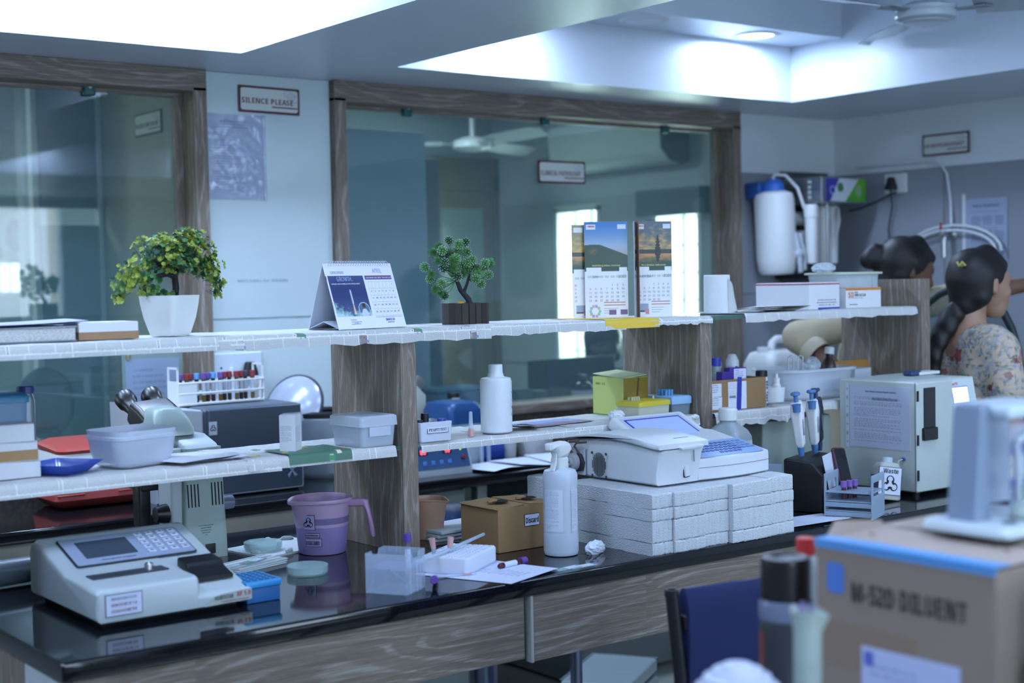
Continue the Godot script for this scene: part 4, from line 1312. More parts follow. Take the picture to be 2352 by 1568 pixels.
	for i in 9:
		bt.at(Vector3(-0.026 + (i % 3) * 0.0105, 0.05, -0.01 + (i / 3) * 0.014))
		bt.lathe([Vector2(0.0, 0.0), Vector2(0.0042, 0), Vector2(0.0048, 0.018), Vector2(0.0034, 0.018), Vector2(0.003, 0.002)], 8)
	part(tbx, "pipette_tips", bt, mt(hx("5f9fd0", 0.8), 0.35))
	solo("crumpled_tissue", "crumpled white tissue on the shelf edge behind the white screen", "tissue", crumple(Vector3(0.05, 0.03, 0.04), 3), mt(hx("d4d7de"), 0.9), Vector3(2.53, Y + 0.012, -2.86))
	solo("tape_roll_end", "white taped paper end on the front of the shelf beside the divider", "tape", crumple(Vector3(0.03, 0.016, 0.02), 4), mt(hx("cfd2d8"), 0.8), Vector3(2.77, Y - 0.006, -2.81))
	# cardboard carton with bottles
	var cb := thing("cardboard_carton", "open cardboard carton of small bottles with hand-written labels on its front", "box", Vector3(2.965, Y, -2.895), 0.0)
	var gb := G.new()
	var W := 0.236
	var Dp := 0.115
	gb.box(Vector3(0, 0.001, 0), Vector3(W, 0.002, Dp)).box(Vector3(0, 0.043, Dp / 2), Vector3(W, 0.086, 0.003)).box(Vector3(0, 0.043, -Dp / 2), Vector3(W, 0.086, 0.003))
	gb.box(Vector3(W / 2, 0.043, 0), Vector3(0.003, 0.086, Dp)).box(Vector3(-W / 2, 0.043, 0), Vector3(0.003, 0.086, Dp))
	part(cb, "body", gb, card_br)
	var hand := tm(page(64, 48, hx("d3d6e0"), hx("3b4470"), 5, 31, Rect2(0.06, 0.1, 0.85, 0.85), 0.75), 0.6)
	card(cb, "hand_label", 0.05, 0.036, Vector3(-0.088, 0.059, Dp / 2 + 0.0016), Vector3.ZERO, hand)
	card(cb, "hand_label", 0.05, 0.035, Vector3(-0.087, 0.0225, Dp / 2 + 0.0016), Vector3(0, 0, -2), hand)
	card(cb, "shipping_label", 0.074, 0.078, Vector3(0.0, 0.04, Dp / 2 + 0.0016), Vector3.ZERO, tm(page(96, 96, hx("d3d8e4"), hx("6a7080"), 16, 8, Rect2(0.06, 0.06, 0.88, 0.6)), 0.5))
	txt(cb, "050010", 0.024, 0.006, Vector3(-0.02, 0.037, Dp / 2 + 0.0026), Vector3(0, 0, 180), hx("55585f"), "b")
	part(cb, "blue_tape", G.new().box(Vector3(0, 0.045, 0.0), Vector3(0.017, 0.094, 0.0012)), mt(hx("2c349a"), 0.5), Vector3(0.004, 0, Dp / 2 + 0.0034), Vector3(0, 0, -3))
	var big := thing("plastic_bottle", "tall round-shouldered white bottle with writing, standing in the cardboard carton", "bottle", Vector3(2.885, Y + 0.002, -2.915))
	bottle(big, [Vector2(0, 0), Vector2(0.037, 0), Vector2(0.04, 0.004), Vector2(0.04, 0.085), Vector2(0.039, 0.087), Vector2(0.04, 0.09), Vector2(0.039, 0.115), Vector2(0.032, 0.14), Vector2(0.018, 0.158), Vector2(0.012, 0.162), Vector2(0.0115, 0.17), Vector2(0.0075, 0.178), Vector2(0.005, 0.195), Vector2(0.0, 0.196)], hd)
	for k in 4:
		txt(big, ["R1 + R2", "1 ml + 1 ml", "working sol. 5 min", "N/P"][k], [0.02, 0.03, 0.036, 0.01][k], 0.005, Vector3(0.006, 0.135 - k * 0.012, [0.036, 0.0405, 0.0415, 0.0415][k]), Vector3(-8, -12, 0), hx("6a7694"))
	var items := [["reagent_vial", "vial with a broad blue cap standing in the cardboard carton", 2.962, -2.915, 0.0125, 0.115, "3a3fae", 0.024], ["reagent_vial", "small vial with a white cap behind the blue-capped one", 2.99, -2.935, 0.009, 0.108, "d0d6de", 0.018]]
	for q in items:
		var v := thing(q[0], q[1], "vial", Vector3(q[2], Y + 0.002, q[3]), 0.0, "vials in the cardboard carton")
		bottle(v, [Vector2(0, 0), Vector2(q[4], 0), Vector2(q[4], q[5]), Vector2(q[4] * 0.9, q[5] + 0.004), Vector2(0, q[5] + 0.004)], mt(Color(0.72, 0.82, 0.78, 0.6), 0.3))
		part(v, "label", G.new().lathe([Vector2(q[4] * 1.02, 0.06), Vector2(q[4] * 1.02, q[5] * 0.88)], 24), mt(hx("c9d4d2"), 0.6))
		cap(v, q[4] * 1.15, q[5] + 0.003, q[7], mt(Color(q[6]), 0.45), 20)
	var pen := thing("pen", "clear ballpoint pen with a blue cap leaning out of the cardboard carton", "pen", Vector3(2.998, Y + 0.05, -2.9))
	part(pen, "barrel", G.new().tube([Vector3(0, 0, 0), Vector3(0.028, 0.06, 0.0)], 0.004, 8), mt(hx("a9b8d8"), 0.3))
	part(pen, "cap", G.new().tube([Vector3(0.016, 0.034, 0.003), Vector3(0.031, 0.066, 0.003)], [0.0048, 0.004], 8), mt(hx("2a3fb0"), 0.35))
	var pb := thing("carton", "purple kit carton with a white label in the cardboard carton", "box", Vector3(2.98, Y + 0.03, -2.872))
	part(pb, "body", G.new().prism([Vector2(-0.05, 0), Vector2(0.05, 0), Vector2(0.05, 0.085), Vector2(-0.018, 0.087), Vector2(-0.02, 0.076), Vector2(-0.05, 0.076)], -0.012, 0.012, 0.001), mt(hx("3b2a86"), 0.5))
	card(pb, "label", 0.05, 0.034, Vector3(0.022, 0.066, 0.0121), Vector3.ZERO, tm(page(48, 32, hx("cdd2ea"), hx("5a5f90"), 5, 4), 0.5))
	var dr := thing("dropper_bottle", "white dropper bottle with a conical cap standing in the cardboard carton", "bottle", Vector3(3.05, Y + 0.002, -2.935))
	bottle(dr, [Vector2(0, 0), Vector2(0.03, 0), Vector2(0.031, 0.004), Vector2(0.031, 0.085), Vector2(0.026, 0.1), Vector2(0.018, 0.109), Vector2(0.018, 0.114), Vector2(0, 0.114)], hd)
	part(dr, "cap", G.new().lathe([Vector2(0, 0.112), Vector2(0.0195, 0.112), Vector2(0.0195, 0.128), Vector2(0.011, 0.146), Vector2(0.009, 0.148), Vector2(0, 0.148)], 12), hd)
	# black and white bottle, cup, dropper, container
	var ek := thing("test_bottle", "narrow white-labelled bottle with a black cap at the right of the carton", "bottle", Vector3(3.102, Y, -2.87))
	bottle(ek, [Vector2(0, 0), Vector2(0.0175, 0), Vector2(0.0175, 0.082), Vector2(0.014, 0.085), Vector2(0, 0.085)], mt(hx("cdd2da"), 0.4))
	cap(ek, 0.0165, 0.084, 0.018, black_pl, 24)
	txt(ek, "ESK Test", 0.06, 0.009, Vector3(0.004, 0.042, 0.0176), Vector3(0, 12, -90), hx("3c4a78"), "b")
	var cu := thing("plastic_cup", "small white plastic cup holding a dropper bottle", "cup", Vector3(3.2, Y, -2.915))
	bottle(cu, [Vector2(0, 0), Vector2(0.027, 0), Vector2(0.032, 0.004), Vector2(0.035, 0.046), Vector2(0.0335, 0.046), Vector2(0.03, 0.006), Vector2(0, 0.004)], white_pl)
	var dp := thing("dropper_bottle", "tiny white eye-dropper bottle standing in the white cup", "bottle", Vector3(3.205, Y + 0.006, -2.905))
	bottle(dp, [Vector2(0, 0), Vector2(0.012, 0), Vector2(0.0125, 0.045), Vector2(0.008, 0.05), Vector2(0, 0.05)], white_pl)
	bottle(dp, [Vector2(0, 0.05), Vector2(0.0085, 0.05), Vector2(0.0095, 0.066), Vector2(0.0045, 0.068), Vector2(0.0035, 0.08), Vector2(0, 0.081)], white_pl, "nozzle")
	var spn := thing("spoon", "small steel spoon lying on the newspaper before the white cup", "spoon", Vector3(3.14, Y + 0.004, -2.84), -8.0)
	part(spn, "bowl", G.new().lathe([Vector2(0, 0), Vector2(0.008, 0.001), Vector2(0.011, 0.005), Vector2(0.0105, 0.0055), Vector2(0, 0.002)], 18), steel, Vector3(-0.03, -0.002, 0))
	part(spn, "handle", G.new().tube([Vector3(-0.02, 0.002, 0), Vector3(0.02, 0.001, 0), Vector3(0.06, 0.0, 0)], [0.002, 0.0024, 0.0028], 8), steel)
	var fc := thing("food_container", "large frosted oval container with instruments inside on the right lower shelf", "container", Vector3(3.385, Y, -2.955), 0.0)
	var fr := []
	for q in [[0.26, 0.0], [0.285, 0.008], [0.305, 0.06], [0.315, 0.085], [0.34, 0.086], [0.34, 0.093], [0.318, 0.094], [0.31, 0.085], [0.298, 0.06], [0.275, 0.01]]:
		fr.append(rr(q[0], q[0] * 0.62, q[0] * 0.24, q[1], 6))
	part(fc, "body", G.new().loft(fr), mt(Color(0.85, 0.88, 0.92, 0.5), 0.4))
	solo("powder_heap", "white cotton filling in the frosted oval container", "cotton", crumple(Vector3(0.24, 0.07, 0.13), 12), mt(hx("b9c2d0"), 0.9), Vector3(3.4, Y + 0.045, -2.955))
	for k in 2:
		var fz := []
		for i in 13:
			var a := PI * i / 12.0
			fz.append(Vector3(-0.008 * cos(a), 0.05 + 0.008 * sin(a), 0))
		fz.push_front(Vector3(-0.008, 0.0, 0))
		fz.append(Vector3(0.008, 0.0, 0))
		solo("steel_forceps", ["steel forceps loop standing up at the left in the frosted container", "steel forceps loop standing up beside the first in the frosted container"][k], "forceps", G.new().tube(fz, 0.0022, 8), steel, Vector3(3.285 + 0.042 * k, Y + 0.075, -2.92), Vector3(0, -30, 0), "steel forceps in the frosted container")
	solo("plastic_wrap", "crumpled clear wrap sticking out of the frosted container", "bag", crumple(Vector3(0.06, 0.05, 0.04), 17), mt(Color(0.85, 0.88, 0.92, 0.5), 0.3), Vector3(3.405, Y + 0.1, -2.94))
	var ab := thing("amber_bottle", "amber glass bottle with a white cap tilted in the frosted container", "bottle", Vector3(3.487, Y + 0.03, -2.955))
	ab.rotation_degrees.z = -8.0
	bottle(ab, [Vector2(0, 0), Vector2(0.026, 0), Vector2(0.027, 0.05), Vector2(0.022, 0.072), Vector2(0.012, 0.088), Vector2(0.0105, 0.104), Vector2(0, 0.104)], mt(hx("2a1209"), 0.08, 0.0, {"clearcoat_enabled": true}))
	cap(ab, 0.0145, 0.1, 0.022, white_pl, 28)
	carton("carton", "small clear-sided carton right of the frosted container", "box", Vector3(3.6, Y, -2.94), 6.0, Vector3(0.09, 0.08, 0.07), mt(Color(0.8, 0.84, 0.88, 0.8), 0.4))
	solo("file_folder", "orange file folder standing behind the analyser at the divider", "folder", G.new().box(Vector3(0, 0.05, 0), Vector3(0.2, 0.1, 0.006), 0.001), mt(hx("b5813f"), 0.6), Vector3(3.655, Y, -3.0), Vector3(-6, 0, 0))

# a side profile (z, y) run along x from x0 to x1
func side(pts: Array, x0: float, x1: float, b := 0.0, g: G = null) -> G:
	if g == null:
		g = G.new()
	var q := []
	for p in pts:
		q.append(Vector2(-p.x, p.y))
	g.at(Vector3.ZERO, Vector3(0, 90, 0))
	g.prism(q, x0, x1, b)
	g.at(Vector3.ZERO)
	return g

func bench() -> void:
	var granite := mt(hx("15171b"), 0.07, 0.0, {"albedo_texture": noisetex(0.25, 2, hx("0e1013"), hx("262a30"), false, 256, 0.45, 0.75), "albedo_color": Color(0.8, 0.8, 0.85), "uv1_scale": Vector3(3, 3, 1)})
	var t := thing("lab_bench", "long island bench with a polished black granite top and a limed wood apron", "bench", Vector3.ZERO)
	part(t, "worktop", G.new().box(Vector3(2.345, 0.782, -2.88), Vector3(2.99, 0.036, 0.99), 0.004), granite)
	part(t, "apron_panel", G.new().box(Vector3(1.365, 0.696, -2.412), Vector3(0.98, 0.136, 0.018), 0.001), wood_h)
	part(t, "apron_panel", G.new().box(Vector3(2.845, 0.692, -2.405), Vector3(1.94, 0.144, 0.018), 0.001), wood_h)
	part(t, "edge_strip", G.new().box(Vector3(1.868, 0.692, -2.402), Vector3(0.008, 0.146, 0.02), 0.001), mt(hx("a9a8a4"), 0.5))
	part(t, "back_apron", G.new().box(Vector3(2.345, 0.695, -3.35), Vector3(2.95, 0.138, 0.018)), wood_h)
	part(t, "end_panel", G.new().box(Vector3(0.865, 0.382, -2.88), Vector3(0.018, 0.764, 0.92)), wood_v)
	for p in [[1.815, -2.5, 0.03], [2.70, -3.25, 0.018], [3.7, -2.5, 0.03], [3.8, -3.25, 0.03]]:
		part(t, "leg", G.new().lathe([Vector2(0, 0), Vector2(p[2] + 0.012, 0), Vector2(p[2] + 0.012, 0.01), Vector2(p[2], 0.014), Vector2(p[2], 0.764), Vector2(0, 0.764)], 20, Vector3(p[0], 0, p[1])), mt(hx("6d7388"), 0.3, 0.8))
	card(t, "taped_sheet", 0.2, 0.28, Vector3(0.8555, 0.62, -2.49), LEFT, tm(page(64, 90, hx("bfc4c8"), hx("a8adb4"), 14, 3), 0.6))

func analyser_small() -> void:
	# haemoglobin meter at the left end of the bench
	var t := thing("hemoglobin_analyser", "grey-white desktop analyser with a slanted screen and keypad at the left bench end", "analyser", Vector3(0.985, 0.8, -2.935))
	var body := mt(hx("b6c0c4"), 0.4)
	var low := [Vector2(0, 0.012), Vector2(0.363, 0.012), Vector2(0.365, 0.03), Vector2(0.363, 0.066), Vector2(0.354, 0.075), Vector2(0.2, 0.079), Vector2(0.05, 0.125), Vector2(0.035, 0.127), Vector2(0.012, 0.118), Vector2(0.0, 0.1)]
	var lowr := [Vector2(0, 0.012), Vector2(0.363, 0.012), Vector2(0.365, 0.028), Vector2(0.361, 0.036), Vector2(0.34, 0.042), Vector2(0.26, 0.064), Vector2(0.2, 0.077), Vector2(0.05, 0.125), Vector2(0.035, 0.127), Vector2(0.012, 0.118), Vector2(0.0, 0.1)]
	var g := side(low, 0.0, 0.208, 0.007)
	side(lowr, 0.196, 0.32, 0.006, g)
	part(t, "housing", g, body)
	part(t, "foot_plate", G.new().box(Vector3(0.16, 0.006, 0.18), Vector3(0.28, 0.012, 0.3)), mt(hx("15171a"), 0.7))
	# slanted panel: basis along the slope
	var sl := rad_to_deg(atan2(0.15, 0.046))
	var r := Vector3(-90 + 17.05, 0, 0)
	var at0 := Vector3(0.16, 0.1035, 0.124)
	var pn := Node3D.new()
	var fr := part(t, "control_panel", G.new().prism(rrect(-0.128, -0.062, 0.128, 0.062, 0.006), 0.0, 0.003, 0.001), mt(hx("24272f"), 0.4), at0, r)
	pn.free()
	part(fr, "panel_face", G.new().prism(rrect(-0.125, -0.059, 0.125, 0.059, 0.005), 0.0025, 0.0038), mt(hx("98a4bc"), 0.35))
	part(fr, "screen", G.new().prism(rrect(-0.098, -0.034, 0.01, 0.04, 0.002), 0.0035, 0.0044), mt(hx("46505f"), 0.25))
	txt(fr, "Hemoglobin Analyzer", 0.072, 0.006, Vector3(-0.035, -0.047, 0.004), Vector3.ZERO, hx("3a4256"), "b")
	for j in 5:
		for i in 4:
			var k := part(fr, "key", G.new().prism(rrect(-0.0085, -0.0065, 0.0085, 0.0065, 0.002, 3), 0.0035, 0.0062, 0.001), mt(hx("bfc7d8"), 0.4), Vector3(0.038 + i * 0.0245, 0.042 - j * 0.0195, 0))
			part(k, "key_mark", G.new().box(Vector3(0, 0, 0.0063), Vector3(0.006, 0.004, 0.0004)), mt(hx("5d6678"), 0.5))
	part(t, "cuvette_strip", G.new().box(Vector3(0.105, 0.0785, 0.258), Vector3(0.155, 0.004, 0.04), 0.001), mt(hx("2f343c"), 0.3))
	part(t, "port_knob", G.new().lathe([Vector2(0, 0), Vector2(0.009, 0), Vector2(0.009, 0.012), Vector2(0.0075, 0.015), Vector2(0.004, 0.016), Vector2(0.0, 0.012)], 20, Vector3(0.147, 0.078, 0.262)), steel)
	var pc := side([Vector2(0.225, 0.07), Vector2(0.318, 0.052), Vector2(0.318, 0.06), Vector2(0.275, 0.073), Vector2(0.27, 0.082), Vector2(0.226, 0.088)], 0.222, 0.302, 0.003)
	part(t, "printer_cover", pc, mt(hx("17191f"), 0.4))
	card(t, "asset_label", 0.073, 0.042, Vector3(0.052, 0.043, 0.3652), Vector3.ZERO, mt(hx("4a4560"), 0.6))
	card(t, "asset_label", 0.07, 0.039, Vector3(0.052, 0.043, 0.3657), Vector3.ZERO, mt(hx("c9d2e8"), 0.6))
	for k in 3:
		txt(t, ["IMMUNOHEMATOLOGY", "HEMOSTAR XF 1.0", "COAGULOMETER"][k], 0.05, 0.0055, Vector3(0.052, 0.055 - 0.0115 * k, 0.3665), Vector3.ZERO, [hx("8f96b4"), hx("8a6072"), hx("8a6072")][k], "b")
	part(t, "model_badge", G.new().prism([Vector2(0.215, 0.012), Vector2(0.316, 0.014), Vector2(0.316, 0.036), Vector2(0.25, 0.032), Vector2(0.228, 0.026)], 0.364, 0.3664), mt(hx("a8b2ae"), 0.4))
	txt(t, "HEMOSTAR", 0.04, 0.008, Vector3(0.256, 0.026, 0.367), Vector3.ZERO, hx("5a5f60"), "b")
	txt(t, "XF 1.0", 0.03, 0.0085, Vector3(0.298, 0.028, 0.367), Vector3.ZERO, hx("b0392f"), "b")
	txt(t, "Coagulation Analyser", 0.06, 0.004, Vector3(0.28, 0.017, 0.367), Vector3.ZERO, hx("a8504a"))

func biohazard(par: Node, p: Vector3, rot: Vector3, s: float) -> void:
	var g := G.new()
	for k in 3:
		var a0 := TAU * k / 3.0 + PI * 0.5
		var c := Vector2(cos(a0), sin(a0)) * 0.42
		var o := []
		for i in 25:
			var a := a0 + deg_to_rad(-152 + 304.0 * i / 24.0)
			o.append(c + Vector2(cos(a), sin(a)) * 0.40)
		for i in 25:
			var a := a0 + deg_to_rad(152 - 304.0 * i / 24.0)
			o.append(c + Vector2(cos(a), sin(a)) * 0.28 + Vector2(cos(a0), sin(a0)) * 0.06)
		var q := []
		for v in o:
			q.append(v * s)
		g.prism(q, 0.0, 0.0004)
	for k in 3:
		var b0 := TAU * k / 3.0 - PI * 0.5
		var q := []
		for i in 9:
			var a := b0 - 0.62 + 1.24 * i / 8.0
			q.append(Vector2(cos(a), sin(a)) * 0.42 * s)
		for i in 9:
			var a := b0 + 0.62 - 1.24 * i / 8.0
			q.append(Vector2(cos(a), sin(a)) * 0.31 * s)
		g.prism(q, 0.0, 0.0004)
	part(par, "biohazard_symbol", g, mt(hx("101014"), 0.6), p, rot)

func jug(n: String, label: String, p: Vector3, yaw: float, c: Color, spout: float) -> Node3D:
	var t := thing(n, label, "jug", p, yaw)
	var m := mt(c, 0.35, 0.0, {"subsurf_scatter_enabled": true, "subsurf_scatter_strength": 0.15})
	var rows := []
	for q in [[0.052, 0.0], [0.056, 0.003], [0.0615, 0.06], [0.066, 0.118], [0.0665, 0.121], [0.0735, 0.123], [0.0745, 0.127], [0.0735, 0.131], [0.07, 0.132], [0.064, 0.122], [0.059, 0.06], [0.0535, 0.006]]:
		var row := []
		for j in 40:
			var a := TAU * j / 40.0
			var sp := spout * pow(maxf(0.0, cos(a)), 10.0) * clampf((q[1] - 0.06) / 0.07, 0.0, 1.0)
			row.append(Vector3(sin(a) * q[0], q[1] - sp * 0.25 * (1.0 if q[1] > 0.11 else 0.0), cos(a) * q[0] + sp))
		rows.append(row)
	part(t, "body", G.new().loft(rows), m)
	return t

func bench_items() -> void:
	var Y := 0.8
	# purple discard jug
	var t := jug("discard_jug", "purple plastic jug marked DISCARD with a biohazard sign", Vector3(1.695, Y, -2.975), 0.0, hx("b296b4"), 0.012)
	t.rotation_degrees.y = -92.0
	var jm := mt(hx("ac88ac"), 0.35)
	part(t, "liquid", G.new().lathe([Vector2(0, 0.007), Vector2(0.053, 0.007), Vector2(0.0608, 0.085), Vector2(0, 0.085)], 32), mt(hx("6a62a8"), 0.3))
	part(t, "stain_band", G.new().lathe([Vector2(0.0630, 0.073), Vector2(0.0645, 0.088)], 40), mt(Color(0.4, 0.38, 0.6, 0.5), 0.5))
	part(t, "filled_part", G.new().lathe([Vector2(0.0565, 0.003), Vector2(0.0626, 0.066)], 40), mt(Color(0.5, 0.5, 0.8, 0.4), 0.5))
	var hp := []
	for q in [[0.062, 0.126], [0.1, 0.127], [0.112, 0.122], [0.124, 0.058], [0.126, 0.036], [0.120, 0.033], [0.114, 0.038], [0.104, 0.098], [0.098, 0.108], [0.062, 0.108]]:
		hp.append(Vector2(q[0], q[1]))
	part(t, "handle", G.new().prism(hp, -0.011, 0.011, 0.004), jm, Vector3.ZERO, Vector3(0, 55, 0))
	# labels wrap the jug on the side facing the aisle
	var lm := mt(hx("a49cc4"), 0.5)
	var ink := mt(hx("1a1622"), 0.6)
	for q in [[0.062, 0.098, 0.064, -36.0, 0.030], [0.0445, 0.055, 0.0604, -30.0, 0.038], [0.022, 0.042, 0.0592, -28.0, 0.042]]:
		var y0: float = q[0]
		var y1: float = q[1]
		var g := G.new()
		var g2 := G.new()
		for e in 2:
			var ex := 0.0009 * e
			var pad := 0.0012 * e
			(g if e == 0 else g2).grid(10, 1, func(u, v):
				var an: float = deg_to_rad(q[3] + 70.0) + ((u - 0.5) * (q[4] - pad * 2.0)) / 0.062
				var y: float = lerpf(y1 - pad, y0 + pad, v)
				var r: float = 0.0562 + 0.0052 * y / 0.06 + 0.0006 + ex
				return Vector3(r * sin(an), y, r * cos(an)))
		part(t, "label_border", g.done(80), ink)
		part(t, "label", g2.done(80), lm)
	var an := deg_to_rad(34.0)
	biohazard(t, Vector3(0.0662 * sin(an), 0.079, 0.0662 * cos(an)), Vector3(-4, 34, 0), 0.0155)
	an = deg_to_rad(42.0)
	txt(t, "DISCARD", 0.033, 0.009, Vector3(0.0628 * sin(an), 0.032, 0.0628 * cos(an)), Vector3(-4, 42, 0), hx("1a1622"), "sb")
	an = deg_to_rad(40.0)
	txt(t, "Department of Immunohematology", 0.034, 0.004, Vector3(0.064 * sin(an), 0.0498, 0.064 * cos(an)), Vector3(-4, 40, 0), hx("1a1622"), "b")
	# small peach beaker behind the divider
	var b := thing("plastic_beaker", "pale peach plastic beaker with a pouring lip, behind the wooden divider", "beaker", Vector3(1.985, Y, -2.955), 30.0)
	var rows := []
	for q in [[0.034, 0.0], [0.036, 0.003], [0.0395, 0.092], [0.044, 0.096], [0.044, 0.1], [0.041, 0.1], [0.037, 0.09], [0.034, 0.006]]:
		var row := []
		for j in 36:
			var a := TAU * j / 36.0
			var sp := 0.014 * pow(maxf(0.0, cos(a)), 12.0) * clampf((q[1] - 0.06) / 0.04, 0.0, 1.0)
			row.append(Vector3(sin(a) * q[0], q[1] - sp * 0.4, cos(a) * q[0] + sp))
		rows.append(row)
	part(b, "body", G.new().loft(rows), mt(hx("b9957f"), 0.4, 0.0, {"subsurf_scatter_enabled": true, "subsurf_scatter_strength": 0.2}))
	# petri dishes and their paper
	for k in 2:
		var d := thing("petri_dish", ["clear petri dish standing on the black worktop in front of the jug", "clear petri dish lying on the torn white foam sheet"][k], "dish", [Vector3(1.542, Y, -2.775), Vector3(1.59, Y + 0.006, -3.075)][k], 0.0, "glass petri dishes on the bench")
		var gl := mt(Color(0.72, 0.84, 0.84, 0.3), 0.28)
		part(d, "base", G.new().lathe([Vector2(0, 0), Vector2(0.043, 0), Vector2(0.043, 0.012), Vector2(0.041, 0.012), Vector2(0.041, 0.002), Vector2(0, 0.002)], 40), gl)
		part(d, "lid", G.new().lathe([Vector2(0.0455, 0.004), Vector2(0.0455, 0.0185), Vector2(0.044, 0.0195), Vector2(0, 0.0195), Vector2(0, 0.018), Vector2(0.0435, 0.018), Vector2(0.0435, 0.004)], 40), mt(Color(0.74, 0.86, 0.86, 0.36), 0.26))
	var nz := FastNoiseLite.new()
	nz.seed = 3
	nz.frequency = 1.0
	var fp := []
	for i in 60:
		var a := TAU * i / 60.0
		var r := 0.105 / maxf(absf(cos(a)), absf(sin(a)) * 1.25) * (1.0 + 0.06 * nz.get_noise_1d(i * 0.7))
		fp.append(Vector2(r * cos(a), r * sin(a)))
	solo("foam_sheet", "torn thin white foam sheet under the petri dish, behind the purple jug", "sheet", G.new().at(Vector3.ZERO, Vector3(-90, 0, 0)).prism(fp, 0.0, 0.0045), mt(hx("c9d2d4"), 0.85), Vector3(1.64, Y, -3.09), Vector3(0, 12, 0))
	for k in 5:
		solo("foam_crumb", ["torn foam flake standing at the back left of the foam sheet", "torn foam flake at the front edge of the foam sheet beside the jug", "torn foam flake in the back middle of the foam sheet", "small foam flake at the left front of the foam sheet", "long foam flake at the back right of the foam sheet"][k], "foam", crumple(Vector3(0.03 + 0.006 * (k % 3), 0.012, 0.014), 30 + k, 8), mt(hx("b8c4c4"), 0.85), Vector3([1.6, 1.625, 1.655, 1.555, 1.7][k], Y + 0.008, [-3.15, -3.01, -3.17, -3.045, -3.16][k]), Vector3(0, k * 40, 0), "torn foam flakes")
	# slide trays
	for k in 3:
		var st := thing("slide_tray", ["bottom white card slide tray beside the petri dish", "middle white card slide tray beside the petri dish", "top white card slide tray carrying glass slides, beside the petri dish"][k], "tray", Vector3(1.478 + 0.004 * k, Y + 0.0035 * k, -2.93 - 0.003 * k), 14.0 + 2.0 * k, "card slide trays")
		part(st, "board", G.new().box(Vector3(0, 0.0015, 0), Vector3(0.155, 0.003, 0.085), 0.0006), mt(hx("c3ccd0"), 0.7))
		for j in 4:
			part(st, "divider_rib", G.new().box(Vector3(0, 0.0032, -0.032 + j * 0.021), Vector3(0.155, 0.0012, 0.0016)), mt(hx("8f999f"), 0.7))
	for k in 3:
		var gs := thing("glass_slide", ["frosted-end glass slide lying across the top slide tray", "glass slide with paper end on the worktop past the white sheet", "second glass slide beside the one past the white sheet"][k], "slide", [Vector3(1.49, Y + 0.0115, -2.93), Vector3(1.995, Y, -2.424), Vector3(2.03, Y, -2.419)][k], [30.0, 4.0, 2.0][k], "glass microscope slides")
		part(gs, "glass", G.new().box(Vector3(0, 0.0006, 0), Vector3(0.075, 0.0012, 0.025)), mt(Color(0.65, 0.82, 0.82, 0.4), 0.15))
		part(gs, "paper_end", G.new().box(Vector3(0.012, 0.0014, 0), Vector3(0.035, 0.0004, 0.02)), mt(hx("c9d2dc"), 0.6))
	# clear open tip box
	var cbx := thing("clear_box", "empty frosted clear box with a notched wall near the bench edge", "box", Vector3(1.592, Y, -2.495), 31.0)
	var fro := mt(Color(0.78, 0.84, 0.93, 0.26), 0.35)
	var w := 0.088
	var dd := 0.092
	var h := 0.082
	part(cbx, "floor_plate", G.new().box(Vector3(0, 0.002, 0), Vector3(w, 0.003, dd), 0.0005), fro)
	for s in [-1, 1]:
		part(cbx, "wall", G.new().prism([Vector2(-w / 2, 0), Vector2(w / 2, 0), Vector2(w / 2, h), Vector2(w * 0.2, h), Vector2(w * 0.14, h - 0.012), Vector2(-w * 0.14, h - 0.012), Vector2(-w * 0.2, h), Vector2(-w / 2, h)], -0.0012, 0.0012), fro, Vector3(0, 0, s * dd / 2))
		part(cbx, "wall", G.new().box(Vector3(s * w / 2, h / 2, 0), Vector3(0.0024, h, dd), 0.0006), fro)
	for q in [[0.0, dd / 2 + 0.003], [0.016, dd / 2 + 0.003], [-0.03, dd / 2 + 0.002]]:
		part(cbx, "rib", G.new().box(Vector3(q[0], h * 0.38, q[1]), Vector3(0.003, h * 0.76, 0.004), 0.0006), fro)
	part(cbx, "inner_shelf", G.new().box(Vector3(0, 0.05, 0), Vector3(w - 0.004, 0.002, dd - 0.004)), mt(Color(0.66, 0.75, 0.9, 0.25), 0.35))
	solo("plastic_stick", "thin plastic stick lying inside the frosted clear box", "stick", G.new().tube([Vector3(-0.03, 0.05, 0.02), Vector3(0.035, 0.008, -0.01)], 0.0018, 6), mt(hx("8ea2c8"), 0.4), Vector3(1.592, Y, -2.495))
	# white foam rack with holes
	var rk := thing("foam_rack", "white foam rack with rows of round holes, on the paper sheet", "rack", Vector3(1.822, Y + 0.001, -2.592), -24.0)
	rk.rotation_degrees.y = 31.0
	var rm := mt(hx("d5dae8"), 0.75)
	var RW := 0.165
	var RD := 0.115
	part(rk, "block", G.new().loft([rr(RW - 0.01, RD - 0.01, 0.01, 0.0), rr(RW, RD, 0.012, 0.006), rr(RW, RD, 0.012, 0.034), rr(RW - 0.004, RD - 0.004, 0.01, 0.037)]), rm)
	var hg := G.new()
	var hr := G.new()
	for i in 12:
		for j in 8:
			hr.lathe([Vector2(0.0038, 0.036), Vector2(0.0038, 0.0385), Vector2(0.0055, 0.0385), Vector2(0.0058, 0.036)], 10, Vector3(-0.072 + i * 0.0131, 0, -0.047 + j * 0.0135))
			hg.lathe([Vector2(0, 0.0372), Vector2(0.0039, 0.0372), Vector2(0.0039, 0.0374), Vector2(0, 0.0374)], 10, Vector3(-0.072 + i * 0.0131, 0, -0.047 + j * 0.0135))
	part(rk, "hole_rims", hr, rm).set_meta("kind", "stuff")
	part(rk, "holes", hg, mt(hx("8d97b4"), 0.9)).set_meta("kind", "stuff")
